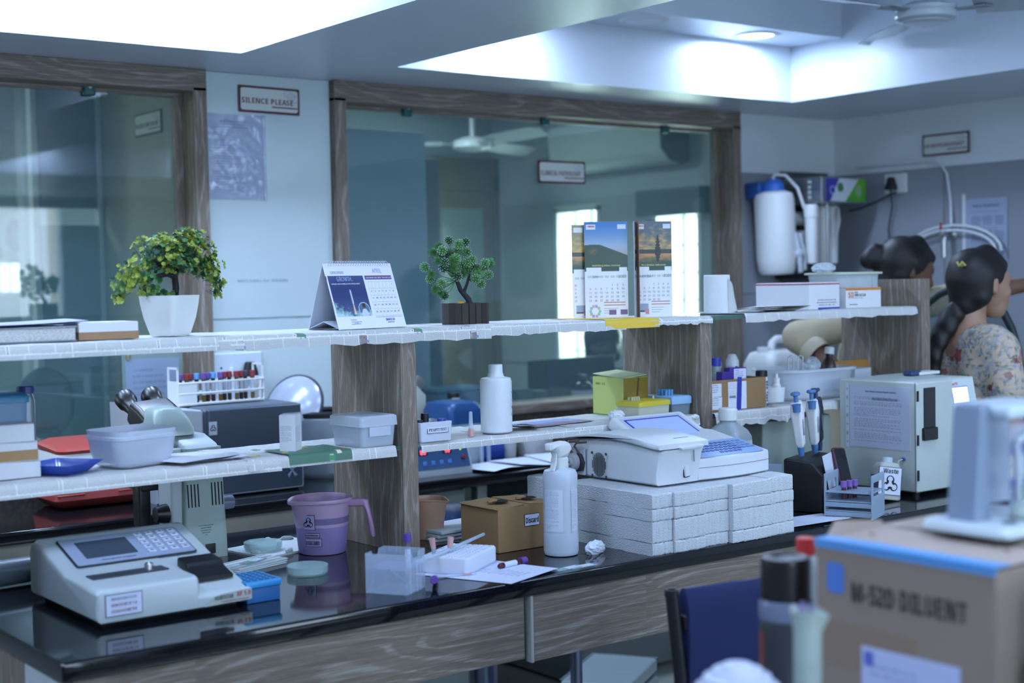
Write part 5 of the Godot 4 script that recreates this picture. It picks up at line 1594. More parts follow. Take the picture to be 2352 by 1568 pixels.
	for k in 2:
		var tb := thing("capped_microtube", ["pink-capped microtube tilted left in the white foam rack", "pink-capped microtube upright in the white foam rack"][k], "tube", Vector3([1.762, 1.79][k], Y + 0.032, [-2.6, -2.585][k]), 0.0, "pink-capped microtubes in the foam rack")
		tb.rotation_degrees.z = [10.0, -7.0][k]
		bottle(tb, [Vector2(0, 0), Vector2(0.0042, 0), Vector2(0.0052, 0.02), Vector2(0, 0.02)], mt(Color(0.72, 0.8, 0.86, 0.6), 0.35))
		bottle(tb, [Vector2(0, 0.019), Vector2(0.0056, 0.019), Vector2(0.0072, 0.042), Vector2(0.0062, 0.042), Vector2(0.005, 0.024), Vector2(0, 0.023)], mt(hx("c9a09a"), 0.5), "cap")
	solo("glass_pipette", "clear glass pipette lying across the white foam rack", "pipette", G.new().tube([Vector3(-0.13, 0, 0.06), Vector3(-0.02, 0.002, 0.01), Vector3(0.14, 0.012, -0.062)], [0.0045, 0.0045, 0.004], 10), mt(Color(0.75, 0.82, 0.9, 0.5), 0.25), Vector3(1.79, Y + 0.043, -2.585))
	# blood tubes
	for k in 3:
		var bt := thing("blood_tube", ["purple-capped blood tube with a label leaning upright behind the frosted clear box", "purple-capped blood tube full of blood lying on the white sheet", "purple-capped blood tube lying with its cap towards the camera"][k], "tube", [Vector3(1.70, Y, -2.612), Vector3(1.872, Y + 0.0075, -2.515), Vector3(1.705, Y + 0.0075, -2.515)][k], 0.0, "purple-capped blood tubes on the bench")
		bt.rotation_degrees = [Vector3(0, 0, 1), Vector3(0, 10, -90), Vector3(82, -36, 0)][k]
		bottle(bt, [Vector2(0, 0), Vector2(0.004, 0.001), Vector2(0.0063, 0.006), Vector2(0.0063, 0.075), Vector2(0, 0.075)], mt(hx("4a1a26") if k == 1 else hx("7a6c74"), 0.12))
		part(bt, "label", G.new().lathe([Vector2(0.0066, 0.016), Vector2(0.0066, 0.056)], 20), tm(page(64, 64, hx("ccd2e4"), hx("6a7090"), 9, 40 + k), 0.5))
		cap(bt, 0.0085, 0.072, 0.018, mt(hx("5a3f96"), 0.5), 18)
	var sw := thing("swab_tube", "thin clear swab tube with a pink tip lying on the white sheet edge", "tube", Vector3(1.725, Y + 0.004, -2.53), -12.0)
	part(sw, "tube", G.new().tube([Vector3(-0.02, 0, 0), Vector3(0.08, 0, 0.012)], 0.0035, 8), mt(Color(0.75, 0.82, 0.9, 0.5), 0.3))
	part(sw, "tip", G.new().tube([Vector3(0.05, 0.0, 0.008), Vector3(0.07, 0, 0.011)], 0.0038, 8), mt(hx("b98f94"), 0.5))
	solo("paper_sheet", "white printed form with a torn corner under the foam rack and blood tube", "paper", G.new().grid(12, 10, func(u, v):
		var p := Vector2(lerpf(1.71, 1.9, u), 0.0)
		var x: float = lerpf(lerpf(1.705, 1.80, v), lerpf(1.93, 1.965, v), u)
		var z: float = lerpf(lerpf(-2.60, -2.375, v), lerpf(-2.60, -2.42, v), u)
		return Vector3(x, Y + 0.0012 + 0.004 * u * v * v, z)).done(80), tm(page(128, 96, hx("cfd4ea"), hx("8a92bc"), 10, 77, Rect2(0.4, 0.2, 0.55, 0.7), 0.4), 0.6))
	# spray bottle
	var sp := thing("spray_bottle", "clear white spray bottle with a white trigger head, in front of the discard carton", "bottle", Vector3(2.088, Y, -2.56))
	bottle(sp, [Vector2(0, 0.003), Vector2(0.03, 0), Vector2(0.038, 0.002), Vector2(0.0405, 0.01), Vector2(0.0405, 0.05), Vector2(0.0395, 0.052), Vector2(0.04, 0.054), Vector2(0.0395, 0.16), Vector2(0.0405, 0.163), Vector2(0.0405, 0.185), Vector2(0.036, 0.196), Vector2(0.017, 0.202), Vector2(0.016, 0.206), Vector2(0, 0.206)], mt(hx("c0cad8"), 0.35, 0.0, {"subsurf_scatter_enabled": true, "subsurf_scatter_strength": 0.3}))
	var lb := tm(page(64, 128, hx("ccd4e2"), hx("525a72"), 30, 6, Rect2(0.05, 0.05, 0.9, 0.9)), 0.4)
	for q in [[-1.25, -0.1], [0.42, 0.95]]:
		var g := G.new().grid(10, 1, func(u, v):
			var a: float = lerpf(q[0], q[1], u) - 0.45
			return Vector3(0.0408 * sin(a), lerpf(0.155, 0.058, v), 0.0408 * cos(a)))
		part(sp, "label", g.done(80), lb)
	cap(sp, 0.0195, 0.2, 0.026, white_pl, 30)
	var hd := []
	for q in [[-0.046, 0.247], [-0.044, 0.262], [0.012, 0.262], [0.03, 0.256], [0.037, 0.247], [0.038, 0.238], [0.028, 0.232], [0.016, 0.226], [-0.016, 0.226], [-0.026, 0.24], [-0.03, 0.247]]:
		hd.append(Vector2(q[0], q[1]))
	part(sp, "spray_head", G.new().prism(hd, -0.014, 0.014, 0.006), white_pl, Vector3.ZERO, Vector3(0, 20, 0))
	part(sp, "trigger", G.new().prism([Vector2(-0.024, 0.24), Vector2(-0.018, 0.238), Vector2(-0.023, 0.212), Vector2(-0.033, 0.196), Vector2(-0.036, 0.198), Vector2(-0.028, 0.22)], -0.007, 0.007, 0.002), white_pl, Vector3.ZERO, Vector3(0, 20, 0))
	part(sp, "nozzle", G.new().box(Vector3(-0.048, 0.254, 0), Vector3(0.01, 0.016, 0.016), 0.002), white_pl, Vector3.ZERO, Vector3(0, 20, 0))
	# discard carton
	var dc := thing("discard_carton", "brown cardboard box with torn holes in its top and a Discard label", "box", Vector3(2.07, Y, -2.738))
	part(dc, "body", G.new().box(Vector3(0, 0.053, 0), Vector3(0.172, 0.106, 0.15), 0.002), card_br)
	for k in 2:
		part(dc, "top_flap", G.new().box(Vector3(-0.0435 + 0.087 * k, 0.1075, 0), Vector3(0.085, 0.0025, 0.149), 0.0006), card_br, Vector3.ZERO, Vector3(0, 0, [3, -3][k]))
		var hole := []
		for i in 16:
			var a := TAU * i / 16.0
			hole.append(Vector2(cos(a), sin(a)) * 0.021 * (1.0 + 0.35 * nz.get_noise_1d(i * 3.3 + k * 50)))
		part(dc, "torn_hole", G.new().at(Vector3.ZERO, Vector3(-90, 0, 0)).prism(hole, 0.0, 0.0008), mt(hx("14100d"), 0.9), Vector3(-0.04 + 0.085 * k, 0.1125, 0.02))
		part(dc, "torn_flap", crumple(Vector3(0.03, 0.012, 0.02), 60 + k, 8), card_br, Vector3(-0.055 + 0.085 * k, 0.113, 0.012))
	card(dc, "label", 0.045, 0.029, Vector3(0.014, 0.069, 0.0752), Vector3.ZERO, mt(hx("22232e"), 0.6))
	card(dc, "label", 0.042, 0.026, Vector3(0.014, 0.069, 0.0757), Vector3.ZERO, mt(hx("ccd2e6"), 0.6))
	txt(dc, "Discard", 0.038, 0.014, Vector3(0.014, 0.069, 0.0766), Vector3.ZERO, hx("14141c"), "b")
	for k in 3:
		solo("document_tray", ["bottom white paper file behind the peach beaker", "middle white paper file behind the peach beaker", "top white paper file behind the peach beaker"][k], "file", G.new().box(Vector3(0, 0.004, 0), Vector3(0.18, 0.008, 0.12), 0.001), mt([hx("b9bfc8"), hx("c9ced6"), hx("bcc3cc")][k], 0.7), Vector3(2.05, Y + 0.0095 * k, -2.94), Vector3(0, -4 + 5 * k, 0), "white paper files behind the peach beaker")
	solo("crumpled_tissue", "crumpled white tissue on the black worktop by the foam block", "tissue", crumple(Vector3(0.07, 0.034, 0.036), 21), mt(hx("d2d8e6"), 0.9), Vector3(2.152, Y + 0.013, -2.515), Vector3(0, 20, 0))
	# blue tube rack behind the small analyser
	var br := thing("tube_rack", "small blue plastic tube rack half hidden behind the grey-white analyser", "rack", Vector3(1.333, Y, -2.63))
	part(br, "base", G.new().box(Vector3(0, 0.015, 0), Vector3(0.075, 0.03, 0.1), 0.002), mt(hx("1f5f9c"), 0.4))
	part(br, "top", G.new().box(Vector3(0, 0.037, 0), Vector3(0.08, 0.014, 0.105), 0.002), mt(hx("2f8fd0"), 0.35))
	var rh := G.new()
	for i in 5:
		for j in 6:
			rh.lathe([Vector2(0, 0.0445), Vector2(0.005, 0.0445), Vector2(0.005, 0.0448), Vector2(0, 0.0448)], 10, Vector3(-0.028 + i * 0.014, 0, -0.04 + j * 0.016))
	part(br, "holes", rh, mt(hx("174f80"), 0.6)).set_meta("kind", "stuff")

func foam_stack() -> void:
	var nz := FastNoiseLite.new()
	nz.frequency = 1.0
	nz.seed = 8
	var fm := mt(hx("c9cdd2"), 0.95, 0.0, {"heightmap_enabled": true, "heightmap_texture": noisetex(0.09, 5, Color.BLACK, Color.WHITE), "heightmap_scale": 0.08, "uv1_triplanar": true, "uv1_scale": Vector3(9, 9, 9)})
	var t := thing("foam_block", "thick stack of stained white foam slabs carrying the white analyser", "foam", Vector3.ZERO)
	var layers := [[0.8, 0.828], [0.829, 0.878], [0.879, 0.906], [0.907, 0.94]]
	var cols := [[2.222, 2.286, 0.0], [2.287, 2.385, 0.006], [2.386, 2.47, -0.002], [2.471, 2.605, 0.012], [2.606, 2.692, 0.004]]
	for li in 4:
		for ci in cols.size():
			var c: Array = cols[ci]
			var y0: float = layers[li][0]
			var y1: float = layers[li][1]
			var front: float = -2.387 - 0.008 + c[2] + 0.003 * nz.get_noise_2d(li * 7.0, ci * 5.0)
			var back := -2.72 if ci < 4 else -2.66
			var zig := []
			var n := 26
			var lx: float = c[0] - (0.004 * absf(nz.get_noise_2d(li * 3.1, 2.0)) if ci == 0 else 0.0)
			for i in n + 1:
				zig.append(Vector3(lerpf(lx, c[1], float(i) / n), 0, front + 0.003 * nz.get_noise_2d(lerpf(c[0], c[1], float(i) / n) * 60.0, li * 9.0)))
			var ring := []
			for q in zig:
				ring.append(q)
			for i in 6:
				ring.append(Vector3(c[1], 0, lerpf(front, back, (i + 1) / 6.0)))
			for i in 6:
				ring.append(Vector3(lerpf(c[1], lx, (i + 1) / 6.0), 0, back))
			if ci == 0:
				for i in 11:
					ring.append(Vector3(lx + 0.003 * nz.get_noise_2d(i * 0.9, li * 4.0), 0, lerpf(back, front, (i + 1) / 12.0)))
			var rows := []
			var m := Vector3((lx + c[1]) / 2, 0, (front + back) / 2)
			for q in [[y0, 0.985], [y0 + 0.003, 1.0], [y1 - 0.003, 1.0], [y1, 0.985]]:
				var row := []
				for k in ring.size():
					var p: Vector3 = ring[k]
					var s: Vector3 = m + (p - m) * Vector3(1.0, 1, q[1] if ci > 0 else q[1])
					s.y = q[0] + 0.0025 * nz.get_noise_2d(k * 1.7, ci * 3.0 + li)
					if li == 3 and q[0] > y1 - 0.004:
						s.y += maxf(0.0, p.x - 2.45) * 0.015
					row.append(s)
				rows.append(row)
			part(t, "foam_slab", G.new().loft(rows).done(40), fm)
	solo("foam_offcut", "white foam offcut standing at the back left of the foam block", "foam", G.new().box(Vector3(0, 0.07, 0), Vector3(0.05, 0.14, 0.09), 0.004), fm, Vector3(2.262, 0.8, -2.83), Vector3(0, 8, 0))

func white_analyser() -> void:
	var wp := mt(hx("d3d8dd"), 0.38)
	var t := thing("coagulation_analyser", "white bench analyser with a curved lid, tilted screen and blue keypad on the foam block", "analyser", Vector3(2.302, 0.9455, -2.465))
	# left chamber: side profile with an arched top, front leaning out
	var cp := [Vector2(0.0, 0.0), Vector2(0.003, 0.03), Vector2(0.012, 0.07), Vector2(0.02, 0.084)]
	for i in 15:
		var z := lerpf(0.018, -0.33, (i + 1) / 15.0)
		cp.append(Vector2(z, 0.085 + 0.0138 * sin(clampf(-z / 0.335, 0, 1) * PI)))
	cp.append(Vector2(-0.327, 0.0))
	part(t, "chamber", side(cp, 0.0, 0.143, 0.006), wp)
	var lp := []
	for i in 19:
		var z := lerpf(0.024, -0.334, i / 18.0)
		lp.append(Vector2(z, 0.087 + 0.014 * sin(clampf(-z / 0.335, 0, 1) * PI)))
	for i in 19:
		var z := lerpf(-0.334, 0.024, i / 18.0)
		lp.append(Vector2(z, 0.099 + 0.017 * sin(clampf((0.024 - z) / 0.358, 0, 1) * PI) - 0.007 * pow(1.0 - i / 18.0, 3.0)))
	part(t, "lid", side(lp, -0.012, 0.152, 0.003), wp)
	part(t, "lid_lip", G.new().prism([Vector2(-0.04, 0.0), Vector2(-0.03, -0.006), Vector2(0.03, -0.006), Vector2(0.04, 0.0), Vector2(0.035, 0.004), Vector2(-0.035, 0.004)], 0.0, 0.012, 0.002), wp, Vector3(0.09, 0.088, 0.018))
	card(t, "lid_label", 0.055, 0.022, Vector3(0.1, 0.104, -0.02), Vector3(-84, 0, 0), mt(hx("b9bfd4"), 0.5))
	txt(t, "IMMUNOHEMATOLOGY", 0.048, 0.005, Vector3(0.1, 0.1054, -0.02), Vector3(-84, 0, 0), hx("7a7f98"), "b")
	txt(t, "25-100", 0.028, 0.007, Vector3(0.055, 0.107, -0.045), Vector3(-84, 0, 0), hx("a86a7a"))
	# pump, vent, latch
	part(t, "pump_plate", G.new().prism(rrect(-0.03, -0.034, 0.03, 0.034, 0.003), 0.0, 0.004, 0.001), mt(hx("b4b9c0"), 0.4), Vector3(-0.006, 0.024 + 0.013, -0.277), LEFT)
	var pm := part(t, "pump", G.new().lathe([Vector2(0.022, 0), Vector2(0.022, 0.012), Vector2(0.019, 0.02), Vector2(0.01, 0.022), Vector2(0.009, 0.026), Vector2(0, 0.026)], 28), mt(hx("a3a9b0"), 0.4), Vector3(-0.011, 0.036, -0.277), Vector3(0, 0, 90))
	part(pm, "shaft", G.new().lathe([Vector2(0, 0.025), Vector2(0.003, 0.025), Vector2(0.003, 0.027), Vector2(0, 0.027)], 12), black_pl)
	part(t, "pump_bracket", G.new().prism([Vector2(-0.01, -0.026), Vector2(0.018, -0.02), Vector2(0.024, 0), Vector2(0.012, 0.02), Vector2(0, 0.022)], 0.0, 0.01, 0.002), mt(hx("2a2d33"), 0.5), Vector3(-0.009, 0.036, -0.268), LEFT)
	for q in [[-0.3, 0.066, -0.29, 0.06], [-0.272, 0.066, -0.262, 0.062]]:
		part(t, "pump_hose", G.new().tube([Vector3(-0.014, 0.056, q[0] + 0.01), Vector3(-0.022, 0.075, q[0]), Vector3(-0.024, 0.085, q[0] + 0.012), Vector3(-0.012, 0.087, q[0] + 0.035)], 0.0028, 8), mt(hx("5a463c"), 0.5))
	var vg := G.new()
	for i in 13:
		var x := -0.024 + i * 0.004
		var hh := sqrt(maxf(0.0, 0.026 * 0.026 - x * x * 1.05)) * 1.15
		vg.box(Vector3(x, 0, 0.0003), Vector3(0.0015, hh * 2.0, 0.001))
	part(t, "vent_slots", vg, mt(hx("23252a"), 0.7), Vector3(-0.0063, 0.034, -0.197), LEFT)
	for q in [[-0.026, 0.028], [0.026, 0.028], [-0.026, -0.028], [0.026, -0.028]]:
		part(t, "screw", G.new().lathe([Vector2(0, 0), Vector2(0.0038, 0), Vector2(0.003, 0.0015), Vector2(0, 0.0015)], 12), mt(hx("3c4048"), 0.4), Vector3(-0.006, 0.034 + q[1], -0.197 + q[0]), Vector3(0, 0, 90))
	part(t, "latch_plate", G.new().prism(rrect(-0.008, -0.017, 0.008, 0.017, 0.003), 0.0, 0.007, 0.002), wp, Vector3(0.094, 0.031, 0.0), Vector3(-6, 0, 4))
	part(t, "latch_gap", G.new().prism(rrect(-0.0095, -0.019, 0.0095, 0.019, 0.003), 0.0, 0.003), mt(hx("2a2c32"), 0.6), Vector3(0.094, 0.031, 0.0005), Vector3(-6, 0, 4))
	part(t, "latch_bail", G.new().tube([Vector3(0.104, 0.078, 0.02), Vector3(0.108, 0.064, 0.016), Vector3(0.113, 0.05, 0.012)], 0.0016, 6), steel)
	# keyboard wing with a curved front
	var pl := []
	for i in 15:
		var x := lerpf(0.136, 0.388, i / 14.0)
		pl.append(Vector2(x, 0.002 + 0.014 * sin(PI * i / 14.0) - 0.006 * i / 14.0))
	var fr := []
	for q in pl:
		fr.append(q)
	fr.append(Vector2(0.39, -0.2)); fr.append(Vector2(0.39, -0.33)); fr.append(Vector2(0.136, -0.33))
	var wing := []
	for q in [[0.0, 0.0], [0.003, 1.0], [0.044, 1.0], [0.051, 0.6]]:
		var row := []
		for p in fr:
			row.append(Vector3(p.x, q[0] + (maxf(0.0, -p.y) * 0.26 if q[0] > 0.03 and p.y > -0.15 else (0.039 if q[0] > 0.03 else 0.0)), p.y - (1.0 - q[1]) * 0.004))
		wing.append(row)
	part(t, "keyboard_wing", G.new().loft(wing).done(35), wp)
	part(t, "seam", G.new().tube(pl.map(func(p): return Vector3(p.x, 0.03, p.y + 0.0005)), 0.0006, 4, false), mt(hx("7a5f68"), 0.6))
	var ky := part(t, "keypad", G.new().prism(rrect(-0.112, -0.05, 0.112, 0.046, 0.01), 0.0, 0.0015), mt(hx("93add8"), 0.4), Vector3(0.26, 0.0652, -0.05), Vector3(-90 + 14.6, 0, 0))
	for j in 5:
		for i in 13:
			if j == 4 and (i < 4 or i > 8):
				continue
			part(ky, "key", G.new().box(Vector3(0, 0, 0.002), Vector3(0.0105, 0.008, 0.002), 0.0005), mt(hx("4a5f94") if i < 10 else hx("6a86b4"), 0.4), Vector3(-0.098 + i * 0.0158 + 0.003 * j, 0.026 - j * 0.0145, 0))
	part(ky, "key", G.new().box(Vector3(-0.09, 0.042, 0.002), Vector3(0.02, 0.006, 0.002)), mt(hx("4a5f94"), 0.4))
	# screen housing rises behind
	var sc := part(t, "screen_housing", G.new().prism(rrect(-0.128, -0.074, 0.128, 0.074, 0.012), -0.03, 0.0, 0.005), wp, Vector3(0.274, 0.1, -0.265), Vector3(-90 + 25, 0, 0))
	part(sc, "bezel", G.new().prism(rrect(-0.108, -0.056, 0.108, 0.058, 0.006), -0.001, 0.0008), mt(hx("b9c2d4"), 0.4))
	part(sc, "screen_border", G.new().prism(rrect(-0.098, -0.048, 0.098, 0.05, 0.002), -0.0005, 0.0012), mt(hx("4048b0"), 0.3))
	part(sc, "display", G.new().prism(rrect(-0.092, -0.048, 0.092, 0.044, 0.002), 0.0, 0.0017), mt(hx("9fb0dc"), 0.25, 0.0, {"emission_enabled": true, "emission": hx("8098dc"), "emission_energy_multiplier": 0.12}))

func electrolyte_analyser() -> void:
	var t := thing("electrolyte_analyser", "large cream electrolyte analyser with a taped sheet on its side and a small lit screen", "analyser", Vector3(3.354, 0.812, -2.517))
	var cm := mt(hx("b9c1be"), 0.45)
	part(t, "cabinet", G.new().box(Vector3(0.085, 0.157, -0.14), Vector3(0.17, 0.314, 0.28), 0.006), cm)
	var fp := side([Vector2(-0.28, 0.0), Vector2(0.0, 0.0), Vector2(0.0, 0.188), Vector2(-0.024, 0.314), Vector2(-0.28, 0.314)], 0.171, 0.3, 0.004)
	part(t, "control_side", fp, cm)
	for q in [[0.03, -0.03], [0.26, -0.03], [0.03, -0.25], [0.26, -0.25]]:
		part(t, "foot", G.new().lathe([Vector2(0, -0.012), Vector2(0.012, -0.012), Vector2(0.014, 0.001), Vector2(0, 0.001)], 14, Vector3(q[0], 0, q[1])), black_pl)
	part(t, "window_strip", G.new().box(Vector3(0.056, 0.238, 0.001), Vector3(0.052, 0.118, 0.004), 0.001), mt(hx("1a1c1c"), 0.2))
	part(t, "probe_cover", G.new().box(Vector3(0.052, 0.166, 0.005), Vector3(0.062, 0.036, 0.014), 0.003), mt(hx("131515"), 0.35))
	for y in [0.275, 0.15, 0.05]:
		part(t, "hinge", G.new().box(Vector3(0.004, y, 0.0005), Vector3(0.006, 0.03, 0.003)), black_pl)
	part(t, "door_seam", G.new().box(Vector3(-0.0003, 0.157, -0.006), Vector3(0.001, 0.312, 0.0012)), mt(hx("3a4040"), 0.6))
	# slanted control plate
	var cp := part(t, "control_plate", G.new().prism(rrect(-0.058, -0.066, 0.058, 0.066, 0.003), 0.0, 0.0015), mt(hx("c3cfd0"), 0.4), Vector3(0.235, 0.245, -0.0105), Vector3(-10.8, 0, 0))
	txt(cp, "NuLYTE", 0.03, 0.008, Vector3(-0.034, 0.053, 0.0016), Vector3.ZERO, hx("a8323a"), "b")
	part(cp, "display", G.new().prism(rrect(-0.05, -0.004, 0.022, 0.042, 0.002), 0.0, 0.003), mt(hx("d8e4f4"), 0.3, 0.0, {"emission_enabled": true, "emission": hx("dfe9ff"), "emission_energy_multiplier": 0.6}))
	part(cp, "display_edge", G.new().prism(rrect(-0.053, -0.007, 0.025, 0.045, 0.003), 0.0, 0.0024), mt(hx("6a78c0"), 0.4))
	for j in 2:
		for i in 8:
			part(cp, "button", G.new().lathe([Vector2(0, 0), Vector2(0.0058, 0), Vector2(0.005, 0.0022), Vector2(0, 0.0024)], 14), mt(hx("b03a34") if i in [5, 6] else hx("5f6b74"), 0.4), Vector3(-0.044 + i * 0.0125, -0.027 - j * 0.016, 0.0014), Vector3(90, 0, 0)).scale.x = 0.9
	card(t, "asset_label", 0.085, 0.042, Vector3(0.226, 0.132, 0.0), Vector3.ZERO, mt(hx("9aa89f"), 0.6))
	card(t, "asset_label", 0.074, 0.034, Vector3(0.228, 0.137, 0.0006), Vector3.ZERO, mt(hx("4a5058"), 0.6))
	card(t, "asset_label", 0.071, 0.031, Vector3(0.228, 0.137, 0.001), Vector3.ZERO, mt(hx("c3ccdc"), 0.6))
	for k in 3:
		txt(t, ["DIVE/BIO/02", "NULYTE ELECTROLYTE", "ANALYSER"][k], [0.035, 0.062, 0.035][k], 0.0055, Vector3(0.228, 0.147 - 0.0095 * k, 0.0018), Vector3.ZERO, hx("4c5468"), "sb")
	var pgm := tm(page(256, 192, hx("b9bfd2"), hx("7d8298"), 30, 15, Rect2(0.08, 0.16, 0.84, 0.76), 0.9), 0.5)
	var sh := part(t, "taped_sheet", G.new().box(Vector3(0, 0, 0.0008), Vector3(0.215, 0.18, 0.0012), 0.0, true), pgm, Vector3(-0.0004, 0.208, -0.13), LEFT)
	txt(sh, "Divine Pathology & Molecular Diagnostic Laboratory", 0.11, 0.006, Vector3(0.005, 0.073, 0.0016), Vector3.ZERO, hx("5a5f78"), "sb")
	txt(sh, "NULYTE SMART ELECTROLYTE ANALYSER", 0.09, 0.006, Vector3(0.02, 0.052, 0.0016), Vector3.ZERO, hx("5a5f78"), "sb")
	var strip := part(sh, "punched_strip", G.new().box(Vector3(0, 0, 0.001), Vector3(0.013, 0.19, 0.001)), mt(hx("c3cad6"), 0.4), Vector3(-0.116, 0, 0))
	for k in 7:
		part(strip, "punched_hole", G.new().prism(circ(0, 0, 0.0028, 12, 0.0028 if k % 2 == 0 else 0.0065), 0.0015, 0.0018), mt(hx("8b9692"), 0.6), Vector3(0, 0.078 - k * 0.026, 0))
	part(t, "waste_line", G.new().tube([Vector3(-0.004, 0.094, -0.045), Vector3(-0.02, 0.09, -0.05), Vector3(-0.045, 0.075, -0.03), Vector3(-0.06, 0.058, -0.015)], 0.0022, 8), mt(hx("a9b0a4"), 0.4))
	part(t, "line_fitting", G.new().lathe([Vector2(0, 0), Vector2(0.005, 0), Vector2(0.005, 0.008), Vector2(0, 0.008)], 12), mt(hx("3a5a90"), 0.4), Vector3(0, 0.094, -0.045), Vector3(0, 0, 90))
	var tb := thing("test_strip_bottle", "white card with a small blue gadget lying on top of the cream analyser", "device", Vector3(3.63, 1.127, -2.7))
	part(tb, "tray", G.new().box(Vector3(0, 0.005, 0), Vector3(0.1, 0.01, 0.05), 0.002), white_pl)
	part(tb, "gadget", G.new().box(Vector3(-0.06, 0.007, 0.005), Vector3(0.05, 0.014, 0.035), 0.004), mt(hx("33466e"), 0.4))
	# waste can leaning against it
	var ws := thing("waste_can", "small stained waste can with a Waste label leaning on the cream analyser", "can", Vector3(3.25, 0.803, -2.55), 0.0)
	ws.rotation_degrees = Vector3(-6, -24, -8)
	part(ws, "body", G.new().loft([rr(0.066, 0.05, 0.01, 0.0), rr(0.074, 0.056, 0.012, 0.004), rr(0.074, 0.056, 0.012, 0.085), rr(0.05, 0.04, 0.01, 0.103), rr(0.022, 0.022, 0.009, 0.105)]), mt(hx("a9aca8"), 0.45))
	part(ws, "waste_liquid", G.new().loft([rr(0.0755, 0.0575, 0.012, 0.03), rr(0.0755, 0.0575, 0.012, 0.068)], false), mt(Color(0.33, 0.37, 0.5, 0.75), 0.5))
	cap(ws, 0.014, 0.104, 0.014, mt(hx("b9c4cc"), 0.4), 18)
	card(ws, "waste_label", 0.07, 0.078, Vector3(-0.004, 0.052, 0.0295), Vector3.ZERO, mt(hx("1d2028"), 0.6))
	card(ws, "waste_label", 0.067, 0.075, Vector3(-0.004, 0.052, 0.0301), Vector3.ZERO, mt(hx("c9cfe0"), 0.6))
	txt(ws, "Waste", 0.046, 0.013, Vector3(-0.003, 0.08, 0.0312), Vector3.ZERO, hx("14161e"), "bi")
	biohazard(ws, Vector3(-0.003, 0.043, 0.0308), Vector3.ZERO, 0.03)
	# clear tube rack
	var rk := thing("tube_rack", "frosted clear tube rack with handle slots, in front of the black stand", "rack", Vector3(2.985, 0.8, -2.44), 22.0)
	var fr := mt(Color(0.62, 0.7, 0.78, 0.72), 0.4)
	for q in [[0.0, 0.062], [0.0, -0.062]]:
		var gg := G.new()
		gg.box(Vector3(0, 0.03, q[1]), Vector3(0.112, 0.06, 0.004), 0.001).box(Vector3(0, 0.105, q[1]), Vector3(0.112, 0.02, 0.004), 0.001)
		for s in [-1, 1]:
			gg.box(Vector3(s * 0.049, 0.078, q[1]), Vector3(0.014, 0.04, 0.004), 0.001)
		part(rk, "end_plate", gg, fr)
	for y in [0.02, 0.045, 0.068]:
		part(rk, "shelf_plate", G.new().box(Vector3(0, y, 0), Vector3(0.108, 0.004, 0.122), 0.001), fr)
	for s in [-1, 1]:
		for y in [0.012, 0.036]:
			part(rk, "side_rail", G.new().box(Vector3(s * 0.054, y, 0), Vector3(0.004, 0.012, 0.124), 0.001), fr)
	for k in 3:
		var v := thing("blood_tube", ["purple-capped tube at the left in the frosted clear rack", "purple-capped tube in the middle of the frosted clear rack", "purple-capped tube at the right in the frosted clear rack"][k], "tube", Vector3(2.955 + 0.022 * k, 0.822, -2.45), 0.0, "purple-capped tubes in the frosted clear rack")
		bottle(v, [Vector2(0, 0), Vector2(0.006, 0.003), Vector2(0.006, 0.06), Vector2(0, 0.06)], mt(hx("5a3540"), 0.2))
		cap(v, 0.0082, 0.056, 0.016, mt(hx("8a63b4"), 0.5), 16)
	# black stand, pipettes, phone
	var bs := thing("pipette_stand", "black plastic pipette stand with sloping shoulders", "stand", Vector3(2.985, 0.8, -2.585), 20.0)
	part(bs, "body", side([Vector2(-0.06, 0.0), Vector2(0.05, 0.0), Vector2(0.05, 0.1), Vector2(0.02, 0.135), Vector2(-0.055, 0.142), Vector2(-0.06, 0.138)], -0.05, 0.15, 0.004), mt(hx("17191c"), 0.4))
	for k in 3:
		var p := thing("pipette", ["white pipette with blue plungers at the left of the black stand", "second white pipette with blue plunger beside the left one", "dark blue and black pipette at the back of the black stand"][k], "pipette", Vector3([2.978, 3.052, 3.105][k], 0.966, [-2.615, -2.63, -2.66][k]), 0.0, "pipettes on the black stand")
		p.rotation_degrees = Vector3(-4, 20, [4, -2, -1][k])
		var pm := white_pl if k < 2 else mt(hx("191b26"), 0.4)
		var bl := mt(hx("4a74a8"), 0.4) if k < 2 else mt(hx("22345c"), 0.4)
		part(p, "body", G.new().loft([rr(0.012, 0.012, 0.004, 0.0), rr(0.022, 0.024, 0.006, 0.012), rr(0.027, 0.03, 0.008, 0.07), rr(0.03, 0.034, 0.008, 0.095), rr(0.022, 0.03, 0.008, 0.125)]), pm)
		part(p, "tip_collar", G.new().lathe([Vector2(0, -0.022), Vector2(0.007, -0.022), Vector2(0.010, 0.002), Vector2(0, 0.002)], 14), bl)
		part(p, "finger_hook", G.new().tube([Vector3(0.008, 0.118, 0), Vector3(0.026, 0.122, 0), Vector3(0.034, 0.112, 0), Vector3(0.032, 0.104, 0)], [0.006, 0.006, 0.005, 0.003], 8), pm)
		part(p, "plunger", G.new().lathe([Vector2(0, 0.12), Vector2(0.006, 0.12), Vector2(0.006, 0.142), Vector2(0.013, 0.145), Vector2(0.013, 0.15), Vector2(0.01, 0.153), Vector2(0, 0.153)], 18), bl)
		part(p, "eject_button", G.new().lathe([Vector2(0, 0.1), Vector2(0.010, 0.1), Vector2(0.011, 0.116), Vector2(0.013, 0.122), Vector2(0, 0.124)], 18), bl, Vector3(-0.016, 0, 0.006))
		part(p, "scale_window", G.new().box(Vector3(-0.003, 0.06, 0.0152), Vector3(0.008, 0.05, 0.001)), mt(hx("8a94a4") if k < 2 else hx("5a6070"), 0.3))
	var phn := thing("mobile_phone", "dark phone in a maroon case leaning on the black stand", "phone", Vector3(3.06, 0.868, -2.53), 14.0)
